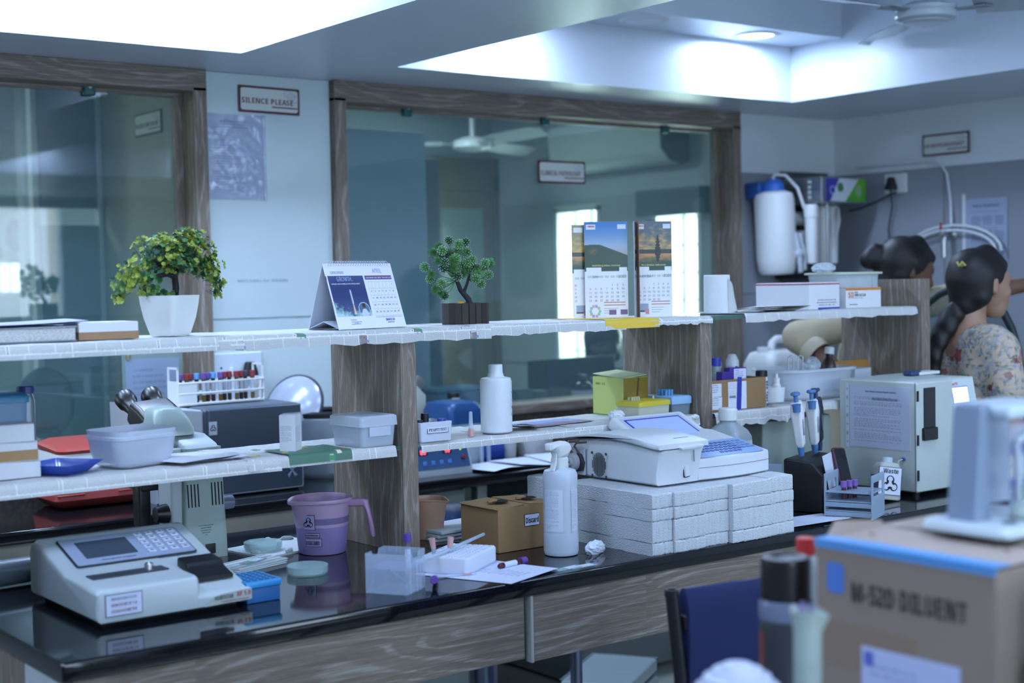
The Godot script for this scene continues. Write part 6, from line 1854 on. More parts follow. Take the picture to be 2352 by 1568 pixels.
	phn.rotation_degrees = Vector3(-16, 16, -6)
	part(phn, "case", G.new().prism(rrect(-0.036, 0, 0.036, 0.1, 0.009), -0.005, 0.004, 0.002), mt(hx("4a2034"), 0.5))
	part(phn, "screen", G.new().prism(rrect(-0.032, 0.004, 0.032, 0.096, 0.007), 0.003, 0.0048), mt(hx("15161c"), 0.12))
	solo("printed_card", "white printed card behind the phone", "card", G.new().box(Vector3(0, 0.045, 0), Vector3(0.06, 0.09, 0.001)), tm(page(32, 48, hx("c4cada"), hx("7a8298"), 8, 2), 0.6), Vector3(3.01, 0.865, -2.53), Vector3(-10, 16, 5))
	solo("document_box", "grey-cream metal casing behind the pipettes", "casing", G.new().box(Vector3(0, 0.11, 0), Vector3(0.3, 0.22, 0.22), 0.006), mt(hx("8d9a92"), 0.3), Vector3(3.2, 0.8, -2.93))
	solo("paper_sheet", "white paper under the frosted clear rack at the bench edge", "paper", G.new().grid(6, 6, func(u, v): return Vector3(u * 0.2 - 0.1, 0.002 + 0.004 * u * v, v * 0.12 - 0.06)).done(80), mt(hx("c9d0e0"), 0.7), Vector3(2.84, 0.8, -2.475), Vector3(0, -8, 0))
	var pbg := thing("ziplock_bag", "grey transparent bag standing between the foam block and the black stand", "bag", Vector3(2.8, 0.8, -2.56))
	part(pbg, "bag", G.new().prism([Vector2(-0.035, 0), Vector2(0.035, 0), Vector2(0.038, 0.14), Vector2(-0.03, 0.148)], -0.006, 0.006, 0.004), mt(Color(0.5, 0.56, 0.64, 0.6), 0.3))
	# square bottle behind the keyboard
	var sq := thing("square_bottle", "square-shouldered clear bottle with a ribbed white cap, behind the white analyser", "bottle", Vector3(2.822, 0.8, -2.735), 20.0)
	part(sq, "body", G.new().loft([rr(0.1, 0.1, 0.014, 0.0), rr(0.104, 0.104, 0.016, 0.006), rr(0.104, 0.104, 0.016, 0.2), rr(0.09, 0.09, 0.02, 0.218), rr(0.045, 0.045, 0.02, 0.24), rr(0.042, 0.042, 0.02, 0.25)]), mt(hx("97a2a8"), 0.3, 0.0, {"subsurf_scatter_enabled": true, "subsurf_scatter_strength": 0.3}))
	cap(sq, 0.0255, 0.246, 0.033, white_pl, 34)
	card(sq, "label", 0.05, 0.05, Vector3(0.015, 0.165, 0.0525), Vector3.ZERO, tm(page(32, 32, hx("b9c0c4"), hx("6a7078"), 7, 9), 0.5))

func back_bench() -> void:
	var gr := mt(hx("131518"), 0.1)
	var t := thing("back_bench", "black-topped bench along the back wall below the windows", "bench", Vector3.ZERO)
	part(t, "worktop", G.new().box(Vector3(1.9, 0.782, -4.095), Vector3(5.3, 0.036, 0.59), 0.004), gr)
	part(t, "apron_panel", G.new().box(Vector3(0.95, 0.7, -3.82), Vector3(2.85, 0.126, 0.018), 0.001), mt(hx("8f8a80"), 0.5))
	part(t, "support_panel", G.new().box(Vector3(2.36, 0.382, -4.1), Vector3(0.02, 0.764, 0.5)), mt(hx("a9aaa6"), 0.5))
	part(t, "cabinet_body", G.new().box(Vector3(2.6, 0.38, -4.12), Vector3(0.3, 0.74, 0.5), 0.003), mt(hx("9aa6a4"), 0.5))
	part(t, "leg", G.new().box(Vector3(2.8, 0.382, -3.86), Vector3(0.04, 0.764, 0.04), 0.003), steel)
	part(t, "cabinet_body", G.new().box(Vector3(3.85, 0.38, -4.12), Vector3(1.3, 0.74, 0.5), 0.003), mt(hx("71777a"), 0.5))
	part(t, "backsplash", G.new().box(Vector3(1.9, 0.86, -4.392), Vector3(5.3, 0.12, 0.012)), mt(hx("8c857d"), 0.4, 0.0, {"albedo_texture": noisetex(0.2, 9, hx("7a736c"), hx("b0a9a0"))}))

func red_centrifuge() -> void:
	var t := thing("haematocrit_centrifuge", "red and white bench centrifuge with a sloping red lid behind the frosted tub", "centrifuge", Vector3(1.57, 0.8, -4.14))
	var red := mt(hx("a84640"), 0.4)
	part(t, "base", G.new().loft([rr(0.22, 0.17, 0.02, 0.006), rr(0.27, 0.22, 0.02, 0.03), rr(0.25, 0.2, 0.02, 0.11), rr(0.23, 0.19, 0.02, 0.125)]), red)
	for s in [-1, 1]:
		for k in 5:
			part(t, "vent_rib", G.new().box(Vector3(s * 0.09, 0.045 + k * 0.014, 0.106 - k * 0.0012), Vector3(0.08, 0.006, 0.012), 0.002), red)
	part(t, "white_collar", G.new().loft([rr(0.235, 0.195, 0.025, 0.122), rr(0.25, 0.21, 0.025, 0.13), rr(0.24, 0.2, 0.025, 0.165)]), white_pl)
	part(t, "lid", G.new().loft([rr(0.24, 0.2, 0.025, 0.0), rr(0.245, 0.205, 0.025, 0.012), rr(0.2, 0.16, 0.03, 0.026)]), red, Vector3(0, 0.166, 0), Vector3(4, 0, 0))

func grey_analyser() -> void:
	var t := thing("hematology_analyser", "grey bench analyser with dark front doors under the white tube rack", "analyser", Vector3(1.87, 0.8, -3.965))
	var lg := mt(hx("a4abb4"), 0.45)
	var dk := mt(hx("3f4957"), 0.35)
	part(t, "housing", G.new().box(Vector3(0.16, 0.135, -0.17), Vector3(0.325, 0.27, 0.33), 0.008), mt(hx("565f6c"), 0.45))
	part(t, "side_cover", G.new().prism([Vector2(-0.16, 0.0), Vector2(0.0, 0.0), Vector2(-0.005, 0.262), Vector2(-0.012, 0.268), Vector2(-0.165, 0.285)], -0.33, 0.0, 0.005), lg)
	part(t, "upper_door", G.new().prism(rrect(0.004, 0.128, 0.318, 0.268, 0.006), 0.0, 0.014, 0.004), dk)
	part(t, "lower_door", G.new().prism(rrect(0.0, 0.006, 0.322, 0.112, 0.008), 0.0, 0.012, 0.002), lg)
	var ld := part(t, "lower_panel", G.new().prism(rrect(0.003, 0.011, 0.317, 0.11, 0.006), 0.011, 0.015, 0.002), dk)
	part(ld, "door_pull", G.new().box(Vector3(0.02, 0.075, 0.0152), Vector3(0.014, 0.035, 0.003)), black_pl)
	for a in [38.0, -38.0]:
		part(ld, "cross_emblem", G.new().prism([Vector2(-0.024, -0.005), Vector2(0.0, -0.0015), Vector2(0.024, -0.005), Vector2(0.02, 0.005), Vector2(0.0, 0.0015), Vector2(-0.02, 0.005)], 0.0, 0.0008), mt(hx("8f9cb4"), 0.5), Vector3(0.28, 0.062, 0.0152), Vector3(0, 0, 90 + a))
	card(t, "hazard_sticker", 0.026, 0.04, Vector3(0.018, 0.212, 0.0142), Vector3.ZERO, mt(hx("b9c0cc"), 0.5))
	biohazard(t, Vector3(0.018, 0.212, 0.0152), Vector3.ZERO, 0.013)
	card(t, "red_notice", 0.066, 0.1, Vector3(0.285, 0.19, 0.0142), Vector3.ZERO, tm(page(48, 64, hx("b4bccb"), hx("a8707c"), 14, 6), 0.5))
	# rack of blood tubes on top
	var rk := thing("tube_rack", "long white rack full of capped blood tubes on top of the grey analyser", "rack", Vector3(1.985, 1.072, -4.12), 3.0)
	for y in [0.006, 0.038, 0.07]:
		var g := G.new()
		for s in [-1, 1]:
			g.box(Vector3(0, y, s * 0.032), Vector3(0.3, 0.006, 0.008), 0.001)
		part(rk, "rail", g, white_pl)
	for s in [-1, 1]:
		var g := G.new().box(Vector3(s * 0.148, 0.038, 0), Vector3(0.005, 0.076, 0.07), 0.001)
		g.box(Vector3(s * 0.148, 0.097, 0.03), Vector3(0.005, 0.042, 0.006)).box(Vector3(s * 0.148, 0.097, -0.03), Vector3(0.005, 0.042, 0.006)).box(Vector3(s * 0.148, 0.116, 0), Vector3(0.005, 0.006, 0.066))
		part(rk, "end_handle", g, white_pl)
	part(rk, "front_plate", G.new().box(Vector3(-0.118, 0.036, 0.034), Vector3(0.062, 0.07, 0.003)), white_pl)
	part(rk, "bottom", G.new().box(Vector3(0, 0.003, 0), Vector3(0.296, 0.003, 0.068)), white_pl)
	var cc := ["6a4c98", "8a3038", "8a3038", "5fa0d8", "6a4c98", "6a4c98", "5fa0d8", "6a4c98", "8a3038", "8a3038", "8a3038", "8a3038", "3f4858", "8a3038"]
	var nm := {"6a4c98": "purple", "8a3038": "dark red", "5fa0d8": "light blue", "3f4858": "grey"}
	for k in cc.size():
		var x := -0.125 + k * 0.0192
		var v := thing("blood_tube", "%s-capped blood tube, %s from the left in the white rack" % [nm[cc[k]], ["first", "second", "third", "fourth", "fifth", "sixth", "seventh", "eighth", "ninth", "tenth", "eleventh", "twelfth", "thirteenth", "fourteenth"][k]], "tube", Vector3(1.985 + x, 1.077, -4.12 - x * 0.05 + 0.008 * sin(k * 2.0)), 0.0, "capped blood tubes in the white rack")
		bottle(v, [Vector2(0, 0), Vector2(0.0065, 0.003), Vector2(0.0065, 0.078), Vector2(0, 0.078)], mt([hx("2a1a12"), hx("5f4a1c"), hx("20191a")][k % 3], 0.2))
		part(v, "label", G.new().lathe([Vector2(0.0069, 0.024), Vector2(0.0069, 0.062 + 0.004 * (k % 3))], 14), mt(hx("b4bac4"), 0.5))
		cap(v, 0.0085, 0.074, 0.018, mt(hx(cc[k]), 0.5), 12)
	# socket plate and plug on the pillar
	var sw := thing("switch_plate", "white electrical switch plate with sockets low on the pillar", "socket", Vector3(2.187, 1.122, -4.4))
	part(sw, "plate", G.new().prism(rrect(-0.1, -0.09, 0.1, 0.092, 0.006), 0.0, 0.012, 0.004), mt(hx("ccd6e0"), 0.25))
	for q in [[-0.054, 0.042], [-0.062, 0.022], [-0.046, 0.022]]:
		part(sw, "socket_hole", G.new().prism(circ(q[0], q[1], 0.004, 12), 0.011, 0.0124), mt(hx("1f3034"), 0.6))
	part(sw, "rocker_switch", G.new().box(Vector3(-0.018, 0.03, 0.013), Vector3(0.014, 0.026, 0.008), 0.002), white_pl)
	part(sw, "rocker_switch", G.new().box(Vector3(0.075, 0.04, 0.013), Vector3(0.014, 0.026, 0.008), 0.002), white_pl)
	var pg := thing("power_plug", "large black power plug in the white switch plate", "plug", Vector3(2.232, 1.155, -4.385))
	part(pg, "plug_body", G.new().loft([rr(0.046, 0.03, 0.008, -0.02), rr(0.05, 0.034, 0.008, -0.016), rr(0.034, 0.026, 0.008, 0.022), rr(0.026, 0.02, 0.006, 0.026)]), black_pl, Vector3(0, 0, 0.012))
	part(pg, "cord", G.new().tube([Vector3(0, -0.018, 0.012), Vector3(0.004, -0.06, 0.02), Vector3(0.006, -0.14, 0.01)], 0.004, 8), black_pl)
	# open centrifuge
	var ce := thing("benchtop_centrifuge", "round steel centrifuge with its domed lid standing open beside the grey analyser", "centrifuge", Vector3(2.42, 0.8, -4.2))
	part(ce, "drum", G.new().lathe([Vector2(0, 0), Vector2(0.115, 0), Vector2(0.125, 0.02), Vector2(0.125, 0.19), Vector2(0.118, 0.2), Vector2(0.1, 0.2), Vector2(0.095, 0.12), Vector2(0, 0.1)], 40), mt(hx("8b98a0"), 0.35, 0.3))
	part(ce, "rubber_ring", G.new().lathe([Vector2(0.097, 0.198), Vector2(0.122, 0.198), Vector2(0.122, 0.212), Vector2(0.108, 0.218), Vector2(0.097, 0.21)], 40), black_pl)
	part(ce, "badge", G.new().box(Vector3(0, 0.165, 0.125), Vector3(0.05, 0.008, 0.004)), white_pl)
	var ld2 := part(ce, "lid", G.new().lathe([Vector2(0, 0.045), Vector2(0.05, 0.04), Vector2(0.09, 0.022), Vector2(0.105, 0.0), Vector2(0.1, 0.0), Vector2(0.085, 0.018), Vector2(0.05, 0.034), Vector2(0, 0.04)], 36), mt(hx("b9bfd0"), 0.25, 0.2), Vector3(-0.105, 0.235, -0.03), Vector3(62, -20, 38))
	part(ld2, "rubber_seal", G.new().lathe([Vector2(0.098, 0.002), Vector2(0.109, 0.002), Vector2(0.111, -0.006), Vector2(0.1, -0.008)], 36), mt(hx("3a3f4c"), 0.5))
	part(ce, "hinge_arm", G.new().tube([Vector3(-0.02, 0.225, -0.03), Vector3(-0.005, 0.2, -0.06)], 0.006, 8), black_pl)
	# centrifuge with red digits
	var cb := thing("benchtop_centrifuge", "white centrifuge with a blue control panel and red lit digits, right of the wooden divider", "centrifuge", Vector3(2.66, 0.8, -4.04))
	part(cb, "housing", side([Vector2(-0.16, 0), Vector2(0.15, 0), Vector2(0.15, 0.022), Vector2(0.12, 0.097), Vector2(0.1, 0.112), Vector2(-0.16, 0.117)], -0.13, 0.14, 0.006), mt(hx("aeb5bd"), 0.4))
	var cp := part(cb, "control_panel", G.new().prism(rrect(-0.12, -0.04, 0.128, 0.042, 0.003), 0.0, 0.003), mt(hx("2a4a74"), 0.4), Vector3(0, 0.059, 0.1355), Vector3(-19.9, 0, 0))
	for q in [[-0.05, "80"], [0.045, "10"]]:
		part(cp, "digit_window", G.new().box(Vector3(q[0], 0.02, 0.003), Vector3(0.036, 0.02, 0.002)), mt(hx("2a1520"), 0.3))
		var d := txt(cp, q[1], 0.022, 0.015, Vector3(q[0], 0.02, 0.0042), Vector3.ZERO, hx("ff5a68"), "b", "led_digits")
		d.material_override = mt(hx("ff5a68"), 0.5, 0.0, {"emission_enabled": true, "emission": hx("ff4458"), "emission_energy_multiplier": 1.2})
	for k in 4:
		part(cp, "button", G.new().box(Vector3(-0.05 + k * 0.033, -0.018, 0.0035), Vector3(0.014, 0.014, 0.003), 0.001), mt(hx("3f74c0"), 0.4))
	part(cp, "lamp", G.new().lathe([Vector2(0, 0), Vector2(0.004, 0), Vector2(0.003, 0.003), Vector2(0, 0.004)], 12), mt(hx("a8c040"), 0.4, 0.0, {"emission_enabled": true, "emission": hx("b8d840"), "emission_energy_multiplier": 0.4}), Vector3(0.1, 0.02, 0.003), Vector3(90, 0, 0))
	part(cp, "knob", G.new().lathe([Vector2(0, 0), Vector2(0.008, 0), Vector2(0.007, 0.008), Vector2(0, 0.009)], 14), mt(hx("7a2430"), 0.4), Vector3(0.105, -0.008, 0.003), Vector3(90, 0, 0))
	# things along the back wall
	var ws := thing("reagent_dispenser", "white machine casing with a slanted top, right of the tall wooden divider", "machine", Vector3(2.757, 0.8, -4.29))
	part(ws, "casing", G.new().prism([Vector2(-0.08, 0), Vector2(0.095, 0), Vector2(0.095, 0.235), Vector2(0.01, 0.315), Vector2(-0.08, 0.315)], -0.05, 0.05, 0.004), mt(hx("aeb4a8"), 0.5))
	var bm := thing("blue_lid_machine", "small white machine with a rounded blue lid behind the PT/APTT box", "machine", Vector3(2.88, 0.8, -4.12))
	part(bm, "base", G.new().loft([rr(0.13, 0.16, 0.02, 0.0), rr(0.14, 0.17, 0.02, 0.01), rr(0.14, 0.17, 0.02, 0.15)]), mt(hx("a9b4bd"), 0.4))
	part(bm, "lid", G.new().loft([rr(0.145, 0.175, 0.02, 0.145), rr(0.145, 0.175, 0.02, 0.19), rr(0.13, 0.16, 0.03, 0.215), rr(0.1, 0.13, 0.03, 0.22)]), mt(hx("1d4a80"), 0.35))
	var sb := thing("strip_bottle", "dark test strip bottle with a colour chart label on the window ledge", "bottle", Vector3(3.06, 0.948, -4.37))
	bottle(sb, [Vector2(0, 0), Vector2(0.021, 0), Vector2(0.021, 0.062), Vector2(0, 0.062)], mt(hx("25303a"), 0.4))
	cap(sb, 0.0225, 0.06, 0.018, black_pl, 20)
	var ch := Image.create(32, 48, false, Image.FORMAT_RGB8)
	ch.fill(hx("b9c4c4"))
	for j in 7:
		for i in 3:
			ch.fill_rect(Rect2i(3 + i * 10, 3 + j * 6, 7, 4), [hx("7f9a6a"), hx("6a4a4a"), hx("a8a860"), hx("7a8a98"), hx("4a6a5a")][(i * 3 + j) % 5])
	card(sb, "colour_chart", 0.03, 0.052, Vector3(-0.004, 0.033, 0.0212), Vector3(0, -16, 0), tm(ch, 0.5))
	solo("blue_case", "blue plastic case on the papers of the back bench", "case", G.new().box(Vector3(0, 0.032, 0), Vector3(0.13, 0.064, 0.08), 0.006), mt(hx("2a50b0"), 0.4), Vector3(3.03, 0.8, -4.14))
	for k in 2:
		var cu := thing("plastic_cup", ["white plastic cup beside the blue case on the back bench", "wide white plastic tub to the right of the blue case"][k], "cup", Vector3([3.14, 3.26][k], 0.8, -4.14))
		var r: float = [0.03, 0.07][k]
		bottle(cu, [Vector2(0, 0), Vector2(r * 0.85, 0), Vector2(r, 0.075), Vector2(r * 0.95, 0.075), Vector2(r * 0.8, 0.005), Vector2(0, 0.004)], white_pl)
	for k in 3:
		solo("paper_sheet", ["white paper sheet at the left of the back bench papers", "white paper sheet in the middle of the back bench papers", "white paper sheet at the right of the back bench papers"][k], "paper", G.new().grid(8, 6, func(u, v): return Vector3(u * 0.24 - 0.12, 0.008 + 0.004 * k + 0.006 * sin(u * 5.0 + k * 2.0) * v, v * 0.2 - 0.1)).done(80), mt(hx("ccd2e0"), 0.7), Vector3(2.92 + 0.15 * k, 0.8, -3.91), Vector3(0, 8 - 9 * k, 0), "papers on the back bench")
	for k in 2:
		solo("glass_tube", ["clear tube standing on the papers before the blue case", "second clear tube standing right of the first before the blue case"][k], "tube", G.new().lathe([Vector2(0, 0), Vector2(0.007, 0), Vector2(0.008, 0.07), Vector2(0, 0.07)], 12), mt(Color(0.7, 0.76, 0.84, 0.6), 0.3), Vector3(2.93 + 0.03 * k, 0.808, -4.02))
	var jc := thing("jerrycan", "white plastic jerrycan with a looped handle behind the right lower shelf", "can", Vector3(4.58, 0.8, -4.12))
	part(jc, "body", G.new().loft([rr(0.3, 0.16, 0.03, 0.0), rr(0.32, 0.18, 0.035, 0.01), rr(0.32, 0.18, 0.035, 0.27), rr(0.28, 0.15, 0.04, 0.315), rr(0.2, 0.1, 0.03, 0.325)]), white_pl)
	part(jc, "handle", G.new().tube([Vector3(-0.07, 0.3, 0), Vector3(-0.06, 0.355, 0), Vector3(-0.035, 0.37, 0), Vector3(0.04, 0.368, 0), Vector3(0.075, 0.35, 0), Vector3(0.1, 0.3, 0)], 0.017, 12), white_pl)
	cap(jc, 0.028, 0.31, 0.03, white_pl, 20)
	jc.get_child(jc.get_child_count() - 1).position.x = -0.11
	# teal-lidded box and flask behind the cartons
	var tl := thing("lidded_tub", "clear tub with a teal lid at the left end of the lower shelf", "tub", Vector3(0.935, 1.0588, -3.0))
	part(tl, "body", G.new().loft([rr(0.11, 0.09, 0.012, 0.0), rr(0.13, 0.105, 0.014, 0.145)]), mt(Color(0.5, 0.62, 0.74, 0.75), 0.35))
	part(tl, "lid", G.new().loft([rr(0.138, 0.112, 0.014, 0.145), rr(0.138, 0.112, 0.014, 0.158), rr(0.12, 0.1, 0.014, 0.164)]), mt(hx("2a6f96"), 0.4))
	var fk := thing("flask", "slim steel flask with a blue cap behind the teal-lidded tub", "bottle", Vector3(1.022, 1.0588, -3.03))
	bottle(fk, [Vector2(0, 0), Vector2(0.017, 0), Vector2(0.018, 0.14), Vector2(0.013, 0.16), Vector2(0, 0.16)], mt(hx("7a848c"), 0.35, 0.6))
	cap(fk, 0.018, 0.158, 0.016, mt(hx("2f3f80"), 0.4), 16)

func microscope() -> void:
	var t := thing("microscope", "pale green binocular microscope seen from behind, with black eyepieces above the shelf", "microscope", Vector3(1.44, 0.8, -3.11))
	var pm := mt(hx("9fb0ac"), 0.4)
	var lm := mt(hx("b6c0c4"), 0.4)
	var bk := mt(hx("14171a"), 0.35)
	# column faces us: back plate at z = +0.02
	part(t, "base", G.new().loft([rr(0.15, 0.22, 0.02, 0.0, 4, Vector2(0, -0.1)), rr(0.155, 0.225, 0.02, 0.01, 4, Vector2(0, -0.1)), rr(0.14, 0.2, 0.02, 0.045, 4, Vector2(0, -0.09))]), bk)
	var col := []
	for q in [[0.0, 0.112, 0.09], [0.05, 0.11, 0.088], [0.15, 0.1, 0.08], [0.235, 0.094, 0.07], [0.26, 0.092, 0.075]]:
		col.append(rr(q[1], q[2], 0.008, q[0], 3, Vector2(0.012, 0.02 - q[2] / 2)))
	part(t, "column", G.new().loft(col), pm)
	var sc := []
	for q in [[0.06, 0.1], [0.16, 0.094], [0.26, 0.09]]:
		sc.append(rr(0.03, 0.075, 0.006, q[0], 3, Vector2(-0.052, -0.03)))
	part(t, "side_cover", G.new().loft(sc), lm)
	for s in [-1, 1]:
		for i in 4:
			part(t, "vent_slot", G.new().box(Vector3(0, 0, 0), Vector3(0.0028, 0.054, 0.002), 0.0005), mt(hx("15181b"), 0.7), Vector3(0.012 + s * 0.03 + (i - 1.5) * 0.0085, 0.15, 0.0206), Vector3(0, 0, 2))
	txt(t, "LABOMED", 0.04, 0.008, Vector3(0.008, 0.2, 0.0204), Vector3(0, 0, -2), hx("1f2a2c"), "b")
	part(t, "emblem", G.new().prism([Vector2(0, 0), Vector2(0.004, 0.003), Vector2(0.009, 0.010), Vector2(0.004, 0.006), Vector2(0.002, 0.010), Vector2(0.0, 0.005)], 0.0, 0.0005), mt(hx("1f2a2c"), 0.6), Vector3(0.03, 0.204, 0.0204))
	for k in 5:
		txt(t, ["Binocular Microscope CxL", "Model 4143000", "Labo America Inc.", "Made in India", "CE"][k], [0.036, 0.026, 0.028, 0.02, 0.006][k], 0.0028, Vector3(0.012, 0.078 - k * 0.0055, 0.0208), Vector3.ZERO, hx("5a6a68"))
	part(t, "power_socket", G.new().box(Vector3(0.022, 0.022, 0.019), Vector3(0.026, 0.024, 0.004), 0.001), black_pl)
	part(t, "socket_panel", G.new().box(Vector3(0.03, 0.022, 0.018), Vector3(0.062, 0.034, 0.003), 0.001), mt(hx("8fa09a"), 0.5))
	for q in [[-0.075, 0.11, 0.022], [0.082, 0.12, 0.016]]:
		part(t, "focus_knob", G.new().lathe([Vector2(0, -0.018), Vector2(q[2], -0.018), Vector2(q[2] * 1.05, 0), Vector2(q[2] * 0.8, 0.02), Vector2(0, 0.022)], 24), bk if q[0] < 0 else mt(hx("6a6f84"), 0.4), Vector3(q[0], q[1], -0.02), Vector3(0, 0, 90))
	part(t, "stage", G.new().box(Vector3(-0.02, 0.165, -0.15), Vector3(0.15, 0.018, 0.12), 0.003), bk)
	part(t, "stage_bracket", G.new().box(Vector3(-0.085, 0.12, -0.12), Vector3(0.03, 0.1, 0.04), 0.004), bk)
	part(t, "condenser", G.new().lathe([Vector2(0, 0.09), Vector2(0.025, 0.09), Vector2(0.028, 0.15), Vector2(0, 0.15)], 20, Vector3(0, 0, -0.15)), bk)
	part(t, "nosepiece", G.new().lathe([Vector2(0, 0.19), Vector2(0.012, 0.19), Vector2(0.018, 0.22), Vector2(0.034, 0.235), Vector2(0.034, 0.26), Vector2(0, 0.26)], 24, Vector3(0, 0, -0.13)), bk)
	part(t, "arm", side([Vector2(0.0, 0.24), Vector2(0.02, 0.25), Vector2(0.0, 0.268), Vector2(-0.06, 0.285), Vector2(-0.16, 0.285), Vector2(-0.16, 0.265), Vector2(-0.06, 0.26)], -0.03, 0.055, 0.004), lm)
	# binocular head: rounded pale hood and a black body towards the user
	var hr := []
	for q in [[0.286, 0.1, 0.115, 0.0], [0.3, 0.102, 0.118, -0.004], [0.325, 0.09, 0.1, -0.012], [0.345, 0.07, 0.075, -0.02], [0.35, 0.05, 0.055, -0.024]]:
		hr.append(rr(q[1], q[2], 0.02, q[0], 5, Vector2(-0.025, -0.1 + q[3])))
	part(t, "head", G.new().loft(hr), pm)
	var body := part(t, "binocular_body", G.new().loft([rr(0.088, 0.06, 0.012, 0.0), rr(0.09, 0.062, 0.012, 0.03), rr(0.09, 0.052, 0.012, 0.065)]), bk, Vector3(-0.02, 0.3, -0.14), Vector3(-62, -4, 6))
	body.scale = Vector3.ONE * 1.18
	for s in [-1, 1]:
		var e := part(body, "eyepiece", G.new().lathe([Vector2(0, 0.05), Vector2(0.014, 0.05), Vector2(0.0145, 0.085), Vector2(0.0165, 0.09), Vector2(0.0175, 0.1), Vector2(0.021, 0.105), Vector2(0.0215, 0.122), Vector2(0.019, 0.127), Vector2(0.012, 0.126), Vector2(0.011, 0.118), Vector2(0, 0.118)], 28), bk, Vector3(s * 0.029, 0, 0))
		e.set_meta("label", "black rubber-cupped eyepiece")

func corner_wall() -> void:
	# water filter
	var t := thing("water_filter", "steel wall water filter with three white filter tubes and a purple and green badge", "water filter", Vector3(4.87, 1.43, -4.39))
	part(t, "back_plate", G.new().box(Vector3(0.15, 0.22, 0.02), Vector3(0.32, 0.5, 0.01), 0.002), mt(hx("5c6268"), 0.4, 0.5))
	part(t, "top_box", G.new().box(Vector3(0.13, 0.375, 0.145), Vector3(0.3, 0.115, 0.24), 0.004), mt(hx("9aa0a6"), 0.28, 0.9))
	for k in 4:
		part(t, "vent_hole", G.new().prism(circ(0, 0, 0.009, 14, 0.006), 0.0, 0.0015), mt(hx("c9ced4"), 0.3), Vector3(-0.0215, 0.41 - k * 0.022, 0.2), LEFT)
	var ba := Image.create(128, 48, false, Image.FORMAT_RGB8)
	for y in 48:
		for x in 128:
			var c := hx("3a2f8a")
			if x + y * 0.6 > 42: c = hx("b9c0c8")
			if x + y * 0.9 > 104: c = hx("5fa82f").lerp(hx("3f8a2a"), y / 48.0)
			if Vector2(x - 22, y - 24).length() < 9: c = hx("b4bcd0") if Vector2(x - 22, y - 24).length() > 7 else hx("2f3a90")
			if Vector2(x - 46, y - 18).length() < 10: c = hx("4f8a3a").lerp(hx("2f4a6a"), float((x + y) % 7) / 7.0)
			if Vector2((x - 104) * 1.3, y - 24).length() < 13: c = hx("7f9a78")
			ba.set_pixel(x, y, c)
	card(t, "badge", 0.27, 0.1, Vector3(0.14, 0.375, 0.2652), Vector3.ZERO, tm(ba, 0.3))
	for k in 4:
		var f := part(t, "filter_tube", G.new().lathe([Vector2(0, 0.0), Vector2(0.024, 0.002), Vector2(0.026, 0.01), Vector2(0.028, 0.2), Vector2(0.031, 0.202), Vector2(0.031, 0.25), Vector2(0.026, 0.258), Vector2(0, 0.258)], 24), white_pl, Vector3([-0.015, 0.075, 0.14, 0.205][k], 0.055, [0.2, 0.13, 0.13, 0.13][k]))
		f.set_meta("label", "white filter cartridge tube")
	for k in 3:
		part(t, "membrane_tube", G.new().lathe([Vector2(0, -0.11), Vector2(0.03, -0.11), Vector2(0.032, -0.09), Vector2(0.032, 0.09), Vector2(0.03, 0.11), Vector2(0, 0.11)], 20), white_pl, Vector3(0.06, 0.09 + k * 0.085, 0.06), Vector3(0, 0, 90))
	part(t, "front_bar", G.new().box(Vector3(0.045, 0.16, 0.24), Vector3(0.008, 0.33, 0.008), 0.002), steel)
	part(t, "base_tray", G.new().box(Vector3(0.13, 0.0, 0.13), Vector3(0.34, 0.02, 0.24), 0.003), mt(hx("25282c"), 0.5))
	part(t, "hose", G.new().tube([Vector3(0.2, 0.3, 0.17), Vector3(0.17, 0.24, 0.2), Vector3(0.15, 0.18, 0.2)], 0.007, 8), white_pl)
	part(t, "valve", G.new().lathe([Vector2(0, -0.02), Vector2(0.02, -0.018), Vector2(0.028, 0), Vector2(0.02, 0.018), Vector2(0, 0.02)], 20), mt(hx("b4bac4"), 0.25), Vector3(-0.09, 0.1, 0.19))
	part(t, "valve_pipes", G.new().tube([Vector3(-0.1, 0.19, 0.18), Vector3(-0.095, 0.1, 0.2), Vector3(-0.085, 0.02, 0.2)], 0.012, 10).tube([Vector3(-0.07, 0.19, 0.18), Vector3(-0.062, 0.1, 0.2), Vector3(-0.06, 0.03, 0.2)], 0.009, 10), mt(hx("b4bac4"), 0.3))
	var tk := thing("water_tank", "tall white cylindrical filter tank with a blue cap on the wall", "tank", Vector3(4.735, 1.44, -4.28))
	tk.rotation_degrees.z = 3.0
	part(tk, "vessel", G.new().lathe([Vector2(0, 0), Vector2(0.07, 0.004), Vector2(0.08, 0.02), Vector2(0.087, 0.07), Vector2(0.087, 0.33), Vector2(0.08, 0.352), Vector2(0.05, 0.364), Vector2(0, 0.366)], 36), white_pl)
	part(tk, "blue_cap", G.new().lathe([Vector2(0, 0.362), Vector2(0.048, 0.362), Vector2(0.046, 0.395), Vector2(0.036, 0.402), Vector2(0.03, 0.415), Vector2(0, 0.416)], 24), mt(hx("2f63b8"), 0.4))
	part(tk, "wall_clamp", G.new().box(Vector3(-0.045, 0.37, -0.06), Vector3(0.05, 0.07, 0.08), 0.006), mt(hx("2a559c"), 0.4))
	part(tk, "hose", G.new().tube([Vector3(0.0, 0.415, 0), Vector3(0.01, 0.435, 0.0), Vector3(0.06, 0.43, 0.02), Vector3(0.1, 0.37, 0.05), Vector3(0.12, 0.27, 0.07), Vector3(0.115, 0.17, 0.08)], 0.0075, 10), white_pl)
	# socket, pipes, notice on the right wall
	var so := thing("wall_socket", "white wall socket with a black plug beside the water filter", "socket", Vector3(5.248, 1.834, -4.037))
